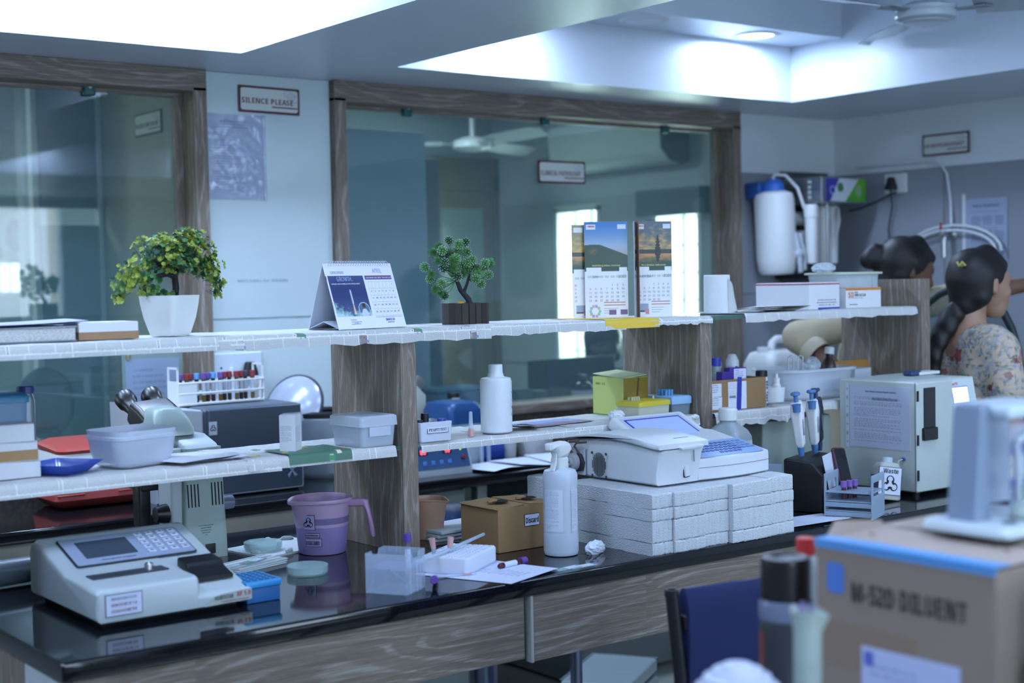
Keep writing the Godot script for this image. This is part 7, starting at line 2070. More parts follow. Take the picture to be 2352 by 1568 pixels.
	part(so, "plate", G.new().prism(rrect(-0.06, -0.043, 0.06, 0.043, 0.004), 0.0, 0.01, 0.003), white_pl, Vector3.ZERO, LEFT)
	part(so, "plug", G.new().loft([rr(0.045, 0.04, 0.008, -0.03), rr(0.047, 0.042, 0.008, -0.02), rr(0.026, 0.024, 0.006, 0.022), rr(0.018, 0.018, 0.005, 0.026)]), black_pl, Vector3(-0.028, 0.002, -0.008), Vector3(0, -90, 0))
	part(so, "cord", G.new().tube([Vector3(-0.03, -0.028, -0.008), Vector3(-0.03, -0.1, 0.0), Vector3(-0.02, -0.2, -0.03), Vector3(-0.015, -0.4, -0.02)], 0.004, 6).tube([Vector3(-0.03, -0.04, 0.02), Vector3(-0.02, -0.07, -0.08), Vector3(-0.02, -0.1, -0.18), Vector3(-0.03, -0.11, -0.24)], 0.004, 6), black_pl)
	var ta := thing("wall_tap", "chrome wall tap with looped white tubes on the tiled right wall", "tap", Vector3(5.25, 1.6, -3.75))
	part(ta, "tap_body", G.new().lathe([Vector2(0, 0), Vector2(0.03, 0), Vector2(0.026, 0.012), Vector2(0.014, 0.02), Vector2(0.014, 0.08), Vector2(0, 0.084)], 20), steel, Vector3.ZERO, Vector3(0, 0, 90))
	part(ta, "spout", G.new().tube([Vector3(-0.05, 0, 0), Vector3(-0.06, -0.03, 0), Vector3(-0.06, -0.1, 0)], 0.011, 10), steel)
	var wp := mt(hx("d0d6da"), 0.4)
	part(ta, "riser_tube", G.new().tube([Vector3(-0.006, 0.32, -0.5), Vector3(-0.006, 0.318, -0.1), Vector3(-0.008, 0.30, -0.05), Vector3(-0.008, 0.26, -0.02), Vector3(-0.01, 0.14, 0.0), Vector3(-0.02, 0.03, 0.01)], 0.006, 8), wp)
	for k in 2:
		var lp := []
		for i in 13:
			var a := PI * i / 12.0
			lp.append(Vector3(-0.03 - 0.012 * k, -0.08 + (0.115 - 0.02 * k) * sin(a), 0.02 - (0.24 - 0.02 * k) * cos(a)))
		part(ta, "looped_tube", G.new().tube(lp, 0.007, 8), wp)
	part(ta, "red_tie", G.new().box(Vector3(-0.04, 0.03, -0.03), Vector3(0.01, 0.04, 0.008), 0.002), mt(hx("a83a34"), 0.5))
	var nt := thing("wall_notice", "grey handwash notice in a punched sleeve on the tiled right wall", "notice", Vector3(5.246, 1.605, -3.58))
	var ng := page(96, 128, hx("9aa3b8"), hx("6f7890"), 18, 3, Rect2(0.14, 0.2, 0.78, 0.75))
	for i in 3:
		for j in 3:
			ng.fill_rect(Rect2i(14 + i * 27, 34 + j * 30, 20, 18), hx("858ea6"))
	card(nt, "sleeve", 0.2, 0.275, Vector3.ZERO, LEFT, tm(ng, 0.35))
	txt(nt, "How to Handwash?", 0.13, 0.014, Vector3(-0.0012, 0.108, 0.0), LEFT, hx("5a6480"), "b")
	part(nt, "punched_strip", G.new().box(Vector3(-0.001, 0.01, -0.108), Vector3(0.0012, 0.3, 0.015)), wp)
	sign_plate(Vector3(5.252, 1.986, -3.78), LEFT, 0.236, 0.092, "USE WATER JUDICIOUSLY", "framed sign reading USE WATER JUDICIOUSLY high on the right wall")
	sign_plate(Vector3(2.342, 2.064, -4.398), Vector3.ZERO, 0.232, 0.09, "SILENCE PLEASE", "framed sign reading SILENCE PLEASE at the top of the pillar", -0.6)
	sign_plate(Vector3(3.675, 1.866, -4.46), Vector3.ZERO, 0.244, 0.09, "CLINICAL PATHOLOGY", "framed sign reading CLINICAL PATHOLOGY on the glass of the right window")
	sign_plate(Vector3(2.298, 2.073, -5.3), LEFT, 0.25, 0.09, "PHLEBOTOMY ROOM", "framed sign reading PHLEBOTOMY ROOM seen through the left window")
	# plastic sleeve notice on the pillar
	var ps := thing("wall_notice", "printed notice in a shiny plastic sleeve below the SILENCE PLEASE sign", "notice", Vector3(2.216, 1.868, -4.399))
	var pim := page(128, 180, hx("a9b0c6"), hx("8890ac"), 26, 12, Rect2(0.12, 0.12, 0.66, 0.8))
	for q in [[30, 14, 60], [36, 20, 48], [24, 26, 70]]:
		pim.fill_rect(Rect2i(q[0], q[1], q[2], 2), hx("767e9c"))
	card(ps, "sheet", 0.205, 0.282, Vector3(-0.004, 0, 0.0), Vector3.ZERO, tm(pim, 0.5))
	var nz := FastNoiseLite.new()
	nz.frequency = 5.0
	nz.seed = 4
	part(ps, "sleeve", G.new().grid(26, 34, func(u, v):
		return Vector3(u * 0.218 - 0.112, 0.145 - v * 0.29, 0.0035 + 0.0035 * absf(nz.get_noise_2d(u * 0.9, v * 1.3)))).done(60), mt(Color(0.8, 0.85, 0.95, 0.18), 0.12))
	part(ps, "punched_strip", G.new().box(Vector3(0.103, 0, 0.003), Vector3(0.012, 0.29, 0.001)), mt(Color(0.8, 0.85, 0.95, 0.6), 0.3))
	# lilac page on the left window
	var lp2 := thing("window_notice", "lilac page of numbered rules stuck low on the left window", "notice", Vector3(1.92, 1.08, -4.455))
	card(lp2, "sheet", 0.185, 0.25, Vector3.ZERO, Vector3.ZERO, tm(page(96, 128, hx("9a9cc8"), hx("5a5f98"), 9, 41, Rect2(0.14, 0.14, 0.8, 0.7), 0.7), 0.6))
	part(lp2, "sleeve", G.new().box(Vector3(0.0, 0.0, 0.002), Vector3(0.21, 0.28, 0.001)), mt(Color(0.7, 0.82, 0.84, 0.2), 0.15))
	solo("brass_latch", "small brass latch on the left window above the lilac page", "latch", G.new().lathe([Vector2(0, 0), Vector2(0.006, 0), Vector2(0.007, 0.03), Vector2(0.004, 0.05), Vector2(0, 0.05)], 12), mt(hx("a8946a"), 0.35, 0.6), Vector3(1.835, 1.205, -4.45))
	var kn := thing("door_knob", "round steel knob on the wall panel right of the wooden divider", "knob", Vector3(2.953, 1.062, -4.45))
	part(kn, "rose", G.new().lathe([Vector2(0, 0), Vector2(0.03, 0), Vector2(0.026, 0.012), Vector2(0, 0.016)], 20), steel, Vector3.ZERO, Vector3(90, 0, 0))

func behind_glass() -> void:
	# partition cupboard, door, air conditioner, fan, bench with monitor
	var pt := thing("partition_cupboard", "tall pale blue cupboard standing behind the right window", "cupboard", Vector3(3.36, 0, -5.42))
	part(pt, "body", G.new().box(Vector3(0, 1.05, 0), Vector3(0.46, 2.1, 0.24), 0.003), mt(hx("7f9cb0"), 0.4))
	part(pt, "door", G.new().box(Vector3(-0.0, 1.05, 0.122), Vector3(0.45, 2.08, 0.006), 0.001), mt(hx("86a4b8"), 0.35))
	part(pt, "side_panel", G.new().box(Vector3(0.31, 1.0, -0.06), Vector3(0.16, 2.0, 0.1), 0.003), mt(hx("38454d"), 0.4))
	var dr := struct("door_1", G.new().box(Vector3(4.98, 1.0, -7.03), Vector3(0.62, 1.98, 0.04), 0.003), mt(hx("6a5836"), 0.5))
	part(dr, "door_frame", G.new().box(Vector3(5.25, 1.05, -7.02), Vector3(0.06, 2.1, 0.08)).box(Vector3(4.66, 1.05, -7.02), Vector3(0.06, 2.1, 0.08)).box(Vector3(4.96, 2.08, -7.02), Vector3(0.64, 0.2, 0.08)), mt(hx("5f4f34"), 0.5))
	part(dr, "door_glass", G.new().box(Vector3(5.0, 1.5, -7.008), Vector3(0.3, 0.75, 0.006)), mt(hx("7f9488"), 0.2))
	var ac := thing("air_conditioner", "white wall air conditioner in the room behind the right window", "air conditioner", Vector3(5.26, 2.02, -5.8))
	part(ac, "casing", G.new().prism([Vector2(0, 0.02), Vector2(-0.06, 0.0), Vector2(-0.14, 0.02), Vector2(-0.2, 0.08), Vector2(-0.21, 0.2), Vector2(-0.2, 0.26), Vector2(0, 0.26)], -0.45, 0.45, 0.01), mt(hx("b4c2c0"), 0.4))
	part(ac, "outlet_louvre", G.new().box(Vector3(-0.165, 0.045, 0), Vector3(0.07, 0.006, 0.8)), mt(hx("4f5c60"), 0.5), Vector3.ZERO, Vector3(0, 0, -42))
	part(ac, "end_cap", G.new().prism([Vector2(0, 0.02), Vector2(-0.06, 0.0), Vector2(-0.14, 0.02), Vector2(-0.2, 0.08), Vector2(-0.21, 0.2), Vector2(-0.2, 0.26), Vector2(0, 0.26)], 0.45, 0.462, 0.004), mt(hx("5a6a6c"), 0.5))
	fan(Vector3(4.5, 2.13, -6.2), 25.0, 0.52, "dim ceiling fan in the room behind the right window")
	var bn := thing("room_bench", "bench with a monitor in the room behind the right window", "bench", Vector3.ZERO)
	part(bn, "top", G.new().box(Vector3(3.95, 0.865, -4.88), Vector3(2.4, 0.03, 0.6), 0.003), mt(hx("6f6a66"), 0.35))
	part(bn, "front", G.new().box(Vector3(3.95, 0.43, -4.6), Vector3(2.3, 0.84, 0.02)), mt(hx("5f666a"), 0.5))
	var mo := thing("monitor", "wide black monitor seen from behind through the right window", "monitor", Vector3(4.17, 0.88, -5.0), 6.0)
	part(mo, "panel", G.new().prism(rrect(-0.275, 0.01, 0.265, 0.205, 0.006), -0.02, 0.012, 0.004), mt(hx("0f1719"), 0.35))
	part(mo, "stand", G.new().box(Vector3(0, 0.05, -0.02), Vector3(0.06, 0.1, 0.03)).box(Vector3(0, 0.004, -0.02), Vector3(0.22, 0.008, 0.16), 0.002), mt(hx("14191b"), 0.4))
	var b1 := thing("reagent_bottle", "brown reagent bottle with a white label behind the right window", "bottle", Vector3(4.01, 0.88, -4.75))
	bottle(b1, [Vector2(0, 0), Vector2(0.046, 0), Vector2(0.047, 0.085), Vector2(0.04, 0.105), Vector2(0.018, 0.118), Vector2(0.018, 0.13), Vector2(0, 0.13)], mt(hx("2a2430"), 0.15))
	part(b1, "label", G.new().lathe([Vector2(0.0478, 0.018), Vector2(0.0478, 0.08)], 28), tm(page(64, 32, hx("aab0bc"), hx("7a7f90"), 5, 8), 0.5))
	cap(b1, 0.021, 0.125, 0.022, mt(hx("4a4560"), 0.5), 18)
	var b2 := thing("reagent_bottle", "clear glass bottle with a flat stopper beside the brown one", "bottle", Vector3(4.095, 0.88, -4.76))
	bottle(b2, [Vector2(0, 0), Vector2(0.034, 0), Vector2(0.035, 0.075), Vector2(0.03, 0.09), Vector2(0.012, 0.1), Vector2(0.012, 0.12), Vector2(0.026, 0.124), Vector2(0.026, 0.13), Vector2(0, 0.132)], mt(Color(0.62, 0.7, 0.78, 0.6), 0.2))
	solo("white_tray", "white tray leaning in front of the monitor on the far bench", "tray", G.new().box(Vector3(0, 0.006, 0), Vector3(0.16, 0.012, 0.05), 0.002), white_pl, Vector3(3.92, 0.88, -4.72), Vector3(0, 12, 0))
	for k in 2:
		solo("grey_box", ["larger grey box in front of the monitor, at its left corner", "smaller grey box in front of the monitor"][k], "box", G.new().box(Vector3(0, 0.04, 0), Vector3([0.09, 0.07][k], [0.1, 0.075][k], 0.06), 0.004), mt(hx("55656e"), 0.5), Vector3([3.72, 3.82][k], 0.89, -4.82), Vector3(0, 10, 0))
	var bb := thing("blue_case", "blue case with a pale lid on the far bench behind the left of the bottle", "case", Vector3(3.42, 0.88, -4.9))
	part(bb, "body", G.new().box(Vector3(0, 0.05, 0), Vector3(0.22, 0.1, 0.14), 0.008), mt(hx("24568c"), 0.4))
	part(bb, "lid", G.new().box(Vector3(0.0, 0.112, 0), Vector3(0.225, 0.022, 0.145), 0.008), mt(hx("3a6a94"), 0.4))
	for k in 3:
		solo("bottle_cap", ["white cap lying on the window ledge right of the white bottle", "green cap lying on the window ledge", "long white clip lying on the window ledge by the green cap"][k], "cap", G.new().lathe([Vector2(0, 0), Vector2(0.022, 0), Vector2(0.022, 0.012), Vector2(0.018, 0.016), Vector2(0, 0.016)], 20), mt([hx("c9ced4"), hx("1f8a4a"), hx("c0c6cc")][k], 0.45), Vector3(3.12 + 0.1 * k, 0.948, -4.39))
	# left room: posts, glazed panels, far poster and window
	var ps := struct("trim_2", G.new().box(Vector3(2.015, 1.2, -5.8), Vector3(0.026, 2.4, 0.05), 0.003).box(Vector3(2.286, 1.2, -5.8), Vector3(0.02, 2.4, 0.05), 0.003), mt(hx("b9c6c2"), 0.4))
	ps.set_meta("label", "pale posts of the glazed partition behind the left window")
	part(ps, "partition_panel", G.new().box(Vector3(2.15, 0.85, -5.8), Vector3(0.25, 1.7, 0.02)), mt(hx("5f7a78"), 0.25))
	part(ps, "partition_panel", G.new().box(Vector3(2.15, 2.1, -5.8), Vector3(0.25, 0.66, 0.02)), mt(hx("4a5f62"), 0.25))
	var po := Image.create(48, 64, false, Image.FORMAT_RGB8)
	for y in 64:
		for x in 48:
			var c := hx("b4d6c6").lerp(hx("c9e4dc"), y / 64.0)
			if Vector2((x - 14) / 9.0, (y - 24) / 8.0).length() < 1.0: c = hx("5f9a5a")
			if absf(x - 20 - (y - 40) * 0.2) < 2 and y > 28: c = hx("a8a860")
			if Vector2((x - 36) / 7.0, (y - 40) / 14.0).length() < 1.0: c = hx("8a8f94")
			po.set_pixel(x, y, c)
	var pw := thing("wall_poster", "pale poster of plants on the far wall behind the left window", "poster", Vector3(3.0, 1.86, -9.29))
	card(pw, "print", 0.36, 0.5, Vector3.ZERO, Vector3.ZERO, tm(po, 0.5))
	var fw := struct("window_5", G.new().box(Vector3(3.02, 1.63, -9.28), Vector3(0.3, 0.03, 0.04)).box(Vector3(3.02, 1.42, -9.28), Vector3(0.3, 0.03, 0.04)), mt(hx("c3d6d0"), 0.4))
	part(fw, "lit_glass", G.new().box(Vector3(3.02, 1.525, -9.285), Vector3(0.28, 0.19, 0.01)), mt(hx("d6ece6"), 0.5, 0.0, {"emission_enabled": true, "emission": hx("cdeee4"), "emission_energy_multiplier": 0.7}))
	for k in 4:
		part(fw, "grille_bar", G.new().box(Vector3(2.92 + k * 0.066, 1.525, -9.272), Vector3(0.008, 0.19, 0.01)), mt(hx("9fb8b2"), 0.5))
	var rc := thing("room_chair", "black round chair back showing behind the left window", "chair", Vector3(1.93, 0, -5.5), -30.0)
	part(rc, "back", G.new().prism(circ(0, 1.0, 0.11, 28, 0.14), -0.02, 0.02, 0.01), mt(hx("1c2628"), 0.6))
	part(rc, "seat", G.new().box(Vector3(0, 0.5, 0.2), Vector3(0.4, 0.06, 0.38), 0.02), mt(hx("1c2628"), 0.6))
	part(rc, "frame", G.new().tube([Vector3(0, 0.92, -0.02), Vector3(0, 0.5, -0.03), Vector3(0, 0.47, 0.2), Vector3(0, 0.0, 0.2)], 0.02, 10), steel)

func fan(p: Vector3, turn: float, ln: float, label: String) -> void:
	var t := thing("ceiling_fan", label, "fan", p, turn)
	var m := mt(hx("b4bcc2"), 0.25)
	part(t, "motor", G.new().lathe([Vector2(0, 0), Vector2(0.07, 0.0), Vector2(0.078, 0.003), Vector2(0.08, 0.008), Vector2(0.1, 0.012), Vector2(0.104, 0.018), Vector2(0.104, 0.034), Vector2(0.1, 0.04), Vector2(0.103, 0.044), Vector2(0.103, 0.052), Vector2(0.06, 0.07), Vector2(0.03, 0.075), Vector2(0, 0.075)], 40), m)
	part(t, "rod", G.new().lathe([Vector2(0, 0.07), Vector2(0.012, 0.07), Vector2(0.012, 0.3), Vector2(0.05, 0.34), Vector2(0, 0.34)], 16), m)
	for k in 3:
		var b := part(t, "blade", G.new().grid(4, 14, func(u, v):
			var r: float = 0.16 + v * ln
			var w: float = lerpf(0.05, 0.075, minf(1.0, v * 2.5)) * (1.0 if v < 0.9 else sqrt(maxf(0.05, 1.0 - pow((v - 0.9) / 0.1, 2.0))))
			return Vector3(r, 0.04 + (u - 0.5) * 0.03, (u - 0.5) * 2.0 * w)).grid(4, 14, func(u, v):
			var r: float = 0.16 + v * ln
			var w: float = lerpf(0.05, 0.075, minf(1.0, v * 2.5)) * (1.0 if v < 0.9 else sqrt(maxf(0.05, 1.0 - pow((v - 0.9) / 0.1, 2.0))))
			return Vector3(r, 0.042 + (u - 0.5) * 0.03, (u - 0.5) * 2.0 * w)).done(60), m, Vector3.ZERO, Vector3(0, k * 120.0, 0))
		part(b, "blade_arm", G.new().prism([Vector2(0.08, -0.02), Vector2(0.2, -0.035), Vector2(0.22, 0.0), Vector2(0.2, 0.035), Vector2(0.08, 0.02)], 0.0, 0.004), mt(hx("7f8890"), 0.4), Vector3(0, 0.036, 0), TOP)

func foreground() -> void:
	var tb := thing("work_table", "white-topped table close to the camera under the diluent carton", "table", Vector3(1.75, 0, -1.05))
	part(tb, "top", G.new().box(Vector3(0, 0.705, 0), Vector3(1.3, 0.03, 1.1), 0.004), mt(hx("9a9c9c"), 0.4))
	for s in [[-0.6, -0.5], [0.6, -0.5], [-0.6, 0.5], [0.6, 0.5]]:
		part(tb, "leg", G.new().box(Vector3(s[0], 0.345, s[1]), Vector3(0.04, 0.69, 0.04), 0.003), mt(hx("55585c"), 0.5))
	# diluent carton: its printed face looks left
	var c := thing("diluent_carton", "big brown carton printed M-52D DILUENT with pale blue tape, near the camera", "box", Vector3(1.48, 0.72, -1.0))
	var kr := mt(hx("8a786c"), 0.85)
	part(c, "body", G.new().box(Vector3(0.135, 0.178, -0.138), Vector3(0.27, 0.356, 0.276), 0.003), kr)
	part(c, "top_flap", G.new().grid(6, 6, func(u, v): return Vector3(0.001 + u * 0.135, 0.3575 + 0.004 * u, -0.276 + v * 0.276)).done(80), mt(hx("b09e92"), 0.8))
	part(c, "top_flap", G.new().grid(6, 6, func(u, v): return Vector3(0.135 + u * 0.135, 0.3615 + 0.01 * sin(v * PI) * (1.0 - u) * 0.4, -0.28 + v * 0.278)).done(80), mt(hx("b09e92"), 0.8))
	part(c, "raised_flap", G.new().prism([Vector2(0, 0), Vector2(0.13, 0), Vector2(0.12, 0.012), Vector2(0.03, 0.022)], 0.0, 0.003), mt(hx("a5948a"), 0.8), Vector3(0.02, 0.356, -0.277), Vector3(-20, 0, 0))
	part(c, "blue_tape", G.new().box(Vector3(0.012, 0.3602, -0.138), Vector3(0.032, 0.0012, 0.277)).box(Vector3(-0.0006, 0.354, -0.138), Vector3(0.0012, 0.008, 0.277)), mt(hx("5a9cdc"), 0.35))
	txt(c, "M-52D DILUENT", 0.175, 0.026, Vector3(-0.0008, 0.298, -0.128), LEFT, hx("2f2a2c"), "b")
	part(c, "printed_mark", G.new().prism(rrect(-0.014, -0.02, 0.014, 0.02, 0.006), 0.0, 0.0006), mt(hx("4a74c0"), 0.5), Vector3(-0.0004, 0.312, -0.242), LEFT)
	card(c, "paper_label", 0.15, 0.19, Vector3(-0.0004, 0.135, -0.125), LEFT, tm(page(64, 96, hx("b4badc"), hx("7f86b8"), 16, 3, Rect2(0.1, 0.12, 0.8, 0.8), 0.6), 0.5))
	card(c, "label_mark", 0.014, 0.018, Vector3(-0.0012, 0.215, -0.188), LEFT, mt(hx("5a64b8"), 0.5))
	card(c, "packing_tape", 0.15, 0.06, Vector3(-0.0003, 0.225, -0.19), LEFT, mt(Color(0.7, 0.6, 0.5, 0.2), 0.3))
	for k in 6:
		part(c, "dent", crumple(Vector3(0.012, 0.002, 0.008), 70 + k, 6), mt(hx("7a6654"), 0.8), Vector3(0.06 + 0.03 * k, 0.364, -0.23 + 0.037 * ((k * 5) % 6)))
	# pale green casing on its right
	var g := thing("green_casing", "pale green machine casing with a dark seam at the right edge", "machine", Vector3(1.66, 0.72, -0.79))
	part(g, "casing", G.new().loft([rr(0.3, 0.34, 0.02, 0.0), rr(0.31, 0.35, 0.03, 0.02), rr(0.31, 0.35, 0.03, 0.315), rr(0.29, 0.33, 0.05, 0.345), rr(0.2, 0.24, 0.05, 0.355)]), mt(hx("8c9478"), 0.45))
	part(g, "seam", G.new().loft([rr(0.312, 0.352, 0.03, 0.225), rr(0.314, 0.354, 0.03, 0.228), rr(0.312, 0.352, 0.03, 0.232)], false), mt(hx("3f4638"), 0.6))
	# instrument on the carton
	var d := thing("haematology_probe_unit", "white instrument with a grey sloping side and clear front standing on the diluent carton", "instrument", Vector3(1.62, 1.092, -1.13))
	part(d, "base", G.new().loft([rr(0.17, 0.13, 0.012, 0.0), rr(0.174, 0.134, 0.012, 0.006), rr(0.166, 0.126, 0.012, 0.014)]), mt(hx("c3ced4"), 0.35), Vector3(0.05, 0, 0.01))
	part(d, "side_panel", G.new().prism([Vector2(-0.016, 0.012), Vector2(0.024, 0.012), Vector2(0.024, 0.165), Vector2(0.004, 0.165), Vector2(0.0, 0.16)], -0.03, 0.015, 0.004), mt(hx("77849a"), 0.4))
	part(d, "hood", G.new().box(Vector3(0.085, 0.155, -0.005), Vector3(0.12, 0.02, 0.09), 0.005), mt(hx("c0ccd6"), 0.35))
	part(d, "back_panel", G.new().box(Vector3(0.085, 0.085, -0.042), Vector3(0.115, 0.13, 0.01), 0.002), mt(hx("a3aec0"), 0.4))
	part(d, "clear_door", G.new().box(Vector3(0.09, 0.08, 0.03), Vector3(0.1, 0.12, 0.004), 0.001), mt(Color(0.75, 0.82, 0.92, 0.3), 0.28))
	for k in 2:
		part(d, "door_band", G.new().box(Vector3(0.09, 0.06 + 0.045 * k, 0.0325), Vector3(0.1, 0.012, 0.001)), mt(hx("6f7fb4", 0.7), 0.4))
	part(d, "pipe", G.new().tube([Vector3(0.05, 0.115, 0.034), Vector3(0.075, 0.125, 0.038), Vector3(0.11, 0.12, 0.038)], 0.004, 8).tube([Vector3(0.052, 0.02, 0.036), Vector3(0.05, 0.07, 0.037), Vector3(0.05, 0.115, 0.034)], 0.004, 8), mt(hx("b0bac4"), 0.4))
	part(d, "sample_cup", G.new().lathe([Vector2(0, 0.014), Vector2(0.022, 0.014), Vector2(0.026, 0.022), Vector2(0.02, 0.035), Vector2(0.008, 0.04), Vector2(0.006, 0.06), Vector2(0, 0.06)], 24, Vector3(0.062, 0, 0.045)), mt(hx("b4c0b8"), 0.4))
	part(d, "port", G.new().lathe([Vector2(0, 0.0145), Vector2(0.01, 0.0145), Vector2(0.008, 0.016), Vector2(0, 0.016)], 16, Vector3(0.012, 0, 0.048)), mt(hx("4a5560"), 0.5))
	# water bottle
	var b := thing("water_bottle", "dark water bottle with a broad black cap in front of the diluent carton", "bottle", Vector3(1.503, 0.72, -1.35))
	bottle(b, [Vector2(0, 0), Vector2(0.036, 0), Vector2(0.0375, 0.006), Vector2(0.0375, 0.225), Vector2(0.036, 0.235), Vector2(0.037, 0.24), Vector2(0.037, 0.252), Vector2(0.034, 0.262), Vector2(0, 0.262)], mt(hx("23262e"), 0.12, 0.0, {"clearcoat_enabled": true}))
	part(b, "clear_collar", G.new().lathe([Vector2(0.0376, 0.236), Vector2(0.0384, 0.24), Vector2(0.0384, 0.256), Vector2(0.036, 0.264)], 36), mt(hx("6a7288"), 0.15))
	part(b, "red_stripe", G.new().grid(4, 8, func(u, v):
		var a: float = -2.15 + u * 0.35
		return Vector3(0.0379 * sin(a), 0.02 + v * 0.2, 0.0379 * cos(a))).done(80), mt(hx("7a3a2c"), 0.4))
	part(b, "cap", G.new().lathe([Vector2(0, 0.262), Vector2(0.0345, 0.262), Vector2(0.035, 0.266), Vector2(0.035, 0.316), Vector2(0.033, 0.322), Vector2(0.024, 0.323), Vector2(0.02, 0.32), Vector2(0, 0.32)], 40), mt(hx("121316"), 0.3))
	part(b, "side_label", G.new().grid(5, 4, func(u, v):
		var a: float = 0.2 + u * 0.5
		return Vector3(0.0379 * sin(a), 0.21 + v * 0.035, 0.0379 * cos(a))).done(80), mt(hx("8a3a4c"), 0.4))
	var rc := thing("red_cap_bottle", "small bottle with a red cap behind the left edge of the diluent carton", "bottle", Vector3(1.648, 0.72, -1.44))
	bottle(rc, [Vector2(0, 0), Vector2(0.026, 0), Vector2(0.027, 0.27), Vector2(0.012, 0.295), Vector2(0, 0.295)], mt(hx("aab0ae"), 0.35))
	cap(rc, 0.014, 0.293, 0.026, mt(hx("c43a34"), 0.35), 16)
	# measuring cylinder
	var cy := thing("measuring_cylinder", "greenish plastic measuring cylinder with a pouring lip, in front of the water bottle", "cylinder", Vector3(1.333, 0.72, -1.165), 40.0)
	var rows := []
	for q in [[0.03, 0.0], [0.03, 0.006], [0.0155, 0.012], [0.0155, 0.28], [0.018, 0.298], [0.0205, 0.304], [0.0195, 0.305], [0.0165, 0.297], [0.0142, 0.28], [0.0142, 0.014]]:
		var row := []
		for j in 28:
			var a := TAU * j / 28.0
			var sp := 0.008 * pow(maxf(0.0, cos(a)), 8.0) * clampf((q[1] - 0.27) / 0.03, 0, 1)
			row.append(Vector3(sin(a) * q[0], q[1] - sp * 0.8, cos(a) * q[0] + sp))
		rows.append(row)
	part(cy, "body", G.new().loft(rows), mt(hx("aab6ae", 0.88), 0.4))
	for k in 6:
		part(cy, "graduation", G.new().lathe([Vector2(0.0157, 0.06 + k * 0.035), Vector2(0.0157, 0.0608 + k * 0.035)], 24), mt(hx("7a9088"), 0.5))
	solo("swab_bundle", "blue and pink capped swabs standing in the measuring cylinder", "swabs", G.new().tube([Vector3(0, 0.02, 0), Vector3(0.006, 0.31, 0.002)], 0.003, 8).tube([Vector3(-0.004, 0.02, 0.004), Vector3(-0.007, 0.305, -0.004)], 0.003, 8).tube([Vector3(0.002, 0.02, -0.004), Vector3(0.001, 0.313, -0.007)], 0.003, 8), mt(hx("7a6f9c"), 0.5), Vector3(1.333, 0.72, -1.165))
	# bubble-wrapped bundle
	var bw := thing("bubble_wrap_bundle", "glossy white bubble-wrapped bundle at the bottom edge", "bundle", Vector3(1.222, 0.72, -1.175))
	var rws := []
	for i in 15:
		var th := PI * 0.5 * i / 14.0
		var r := 0.07 * cos(th) + 0.001
		rws.append([])
		for j in 36:
			var a := TAU * j / 36.0
			rws[i].append(Vector3(r * cos(a) * 1.05, 0.14 + 0.115 * sin(th), r * sin(a)))
	rws.push_front([])
	for j in 36:
		rws[0].append(Vector3(0.074 * cos(TAU * j / 36.0), 0.0, 0.07 * sin(TAU * j / 36.0)))
	part(bw, "wrap", G.new().loft(rws), mt(hx("b9bdd0"), 0.25))
	var bb := G.new()
	for i in 9:
		for j in 30:
			var th := PI * 0.5 * (i + 0.3) / 9.5
			var a := TAU * (j + 0.5 * (i % 2)) / 30.0
			bb.at(Vector3(0.0735 * cos(th) * cos(a), 0.14 + 0.115 * sin(th), 0.07 * cos(th) * sin(a)))
			bb.lathe([Vector2(0.005, -0.003), Vector2(0.004, 0.003), Vector2(0.0, 0.0045)], 6)
	part(bw, "bubbles", bb, mt(hx("c3c8dc"), 0.15)).set_meta("kind", "stuff")
	# blue chair
	var ch := thing("blue_chair", "chair with a dark blue cloth back on worn black tubes, at the bench", "chair", Vector3(2.03, 0, -1.93), -4.0)
	var tube_m := mt(hx("24262b"), 0.4, 0.4)
	for s in [-1, 1]:
		var x: float = 0.215 * s
		part(ch, "back_post", G.new().tube([Vector3(x, 0.855, 0.04), Vector3(x + 0.01, 0.7, 0.05), Vector3(x + 0.02, 0.45, 0.06), Vector3(x + 0.02, 0.02, 0.09)], 0.0125, 12).lathe([Vector2(0.0085, 0.85), Vector2(0.0135, 0.85), Vector2(0.0135, 0.862), Vector2(0.0085, 0.862), Vector2(0.008, 0.84)], 14, Vector3(x, 0, 0.04)), tube_m)
		part(ch, "front_leg", G.new().tube([Vector3(x + 0.02, 0.02, -0.36), Vector3(x + 0.02, 0.44, -0.32), Vector3(x + 0.02, 0.45, 0.05)], 0.0125, 12), tube_m)
		part(ch, "clamp", G.new().box(Vector3(x + 0.03, 0.8, 0.045), Vector3(0.03, 0.03, 0.03), 0.004).box(Vector3(x + 0.036, 0.69, 0.05), Vector3(0.03, 0.03, 0.03), 0.004), mt(hx("17181c"), 0.5))
	var nz := FastNoiseLite.new()
	nz.frequency = 2.5
	var sl := []
	for i in 17:
		var u := i / 16.0
		var x := lerpf(-0.195, 0.225, u)
		var row := []
		for k in 20:
			var a := TAU * k / 20.0
			var yy: float = 0.765 + 0.098 * signf(sin(a)) * pow(absf(sin(a)), 0.5) + 0.012 * u
			row.append(Vector3(x, yy + 0.006 * nz.get_noise_2d(x * 2.0, k), 0.05 + 0.03 * sin(u * PI) + 0.017 * cos(a) + 0.004 * nz.get_noise_2d(x * 4.0, yy * 6.0)))
		sl.append(row)
	part(ch, "back_cloth", G.new().loft(sl), mt(hx("101c50"), 0.8, 0.0, {"rim_enabled": true, "rim": 0.3}))
	part(ch, "seat", G.new().box(Vector3(0.02, 0.465, -0.15), Vector3(0.42, 0.04, 0.42), 0.015), mt(hx("152458"), 0.8))
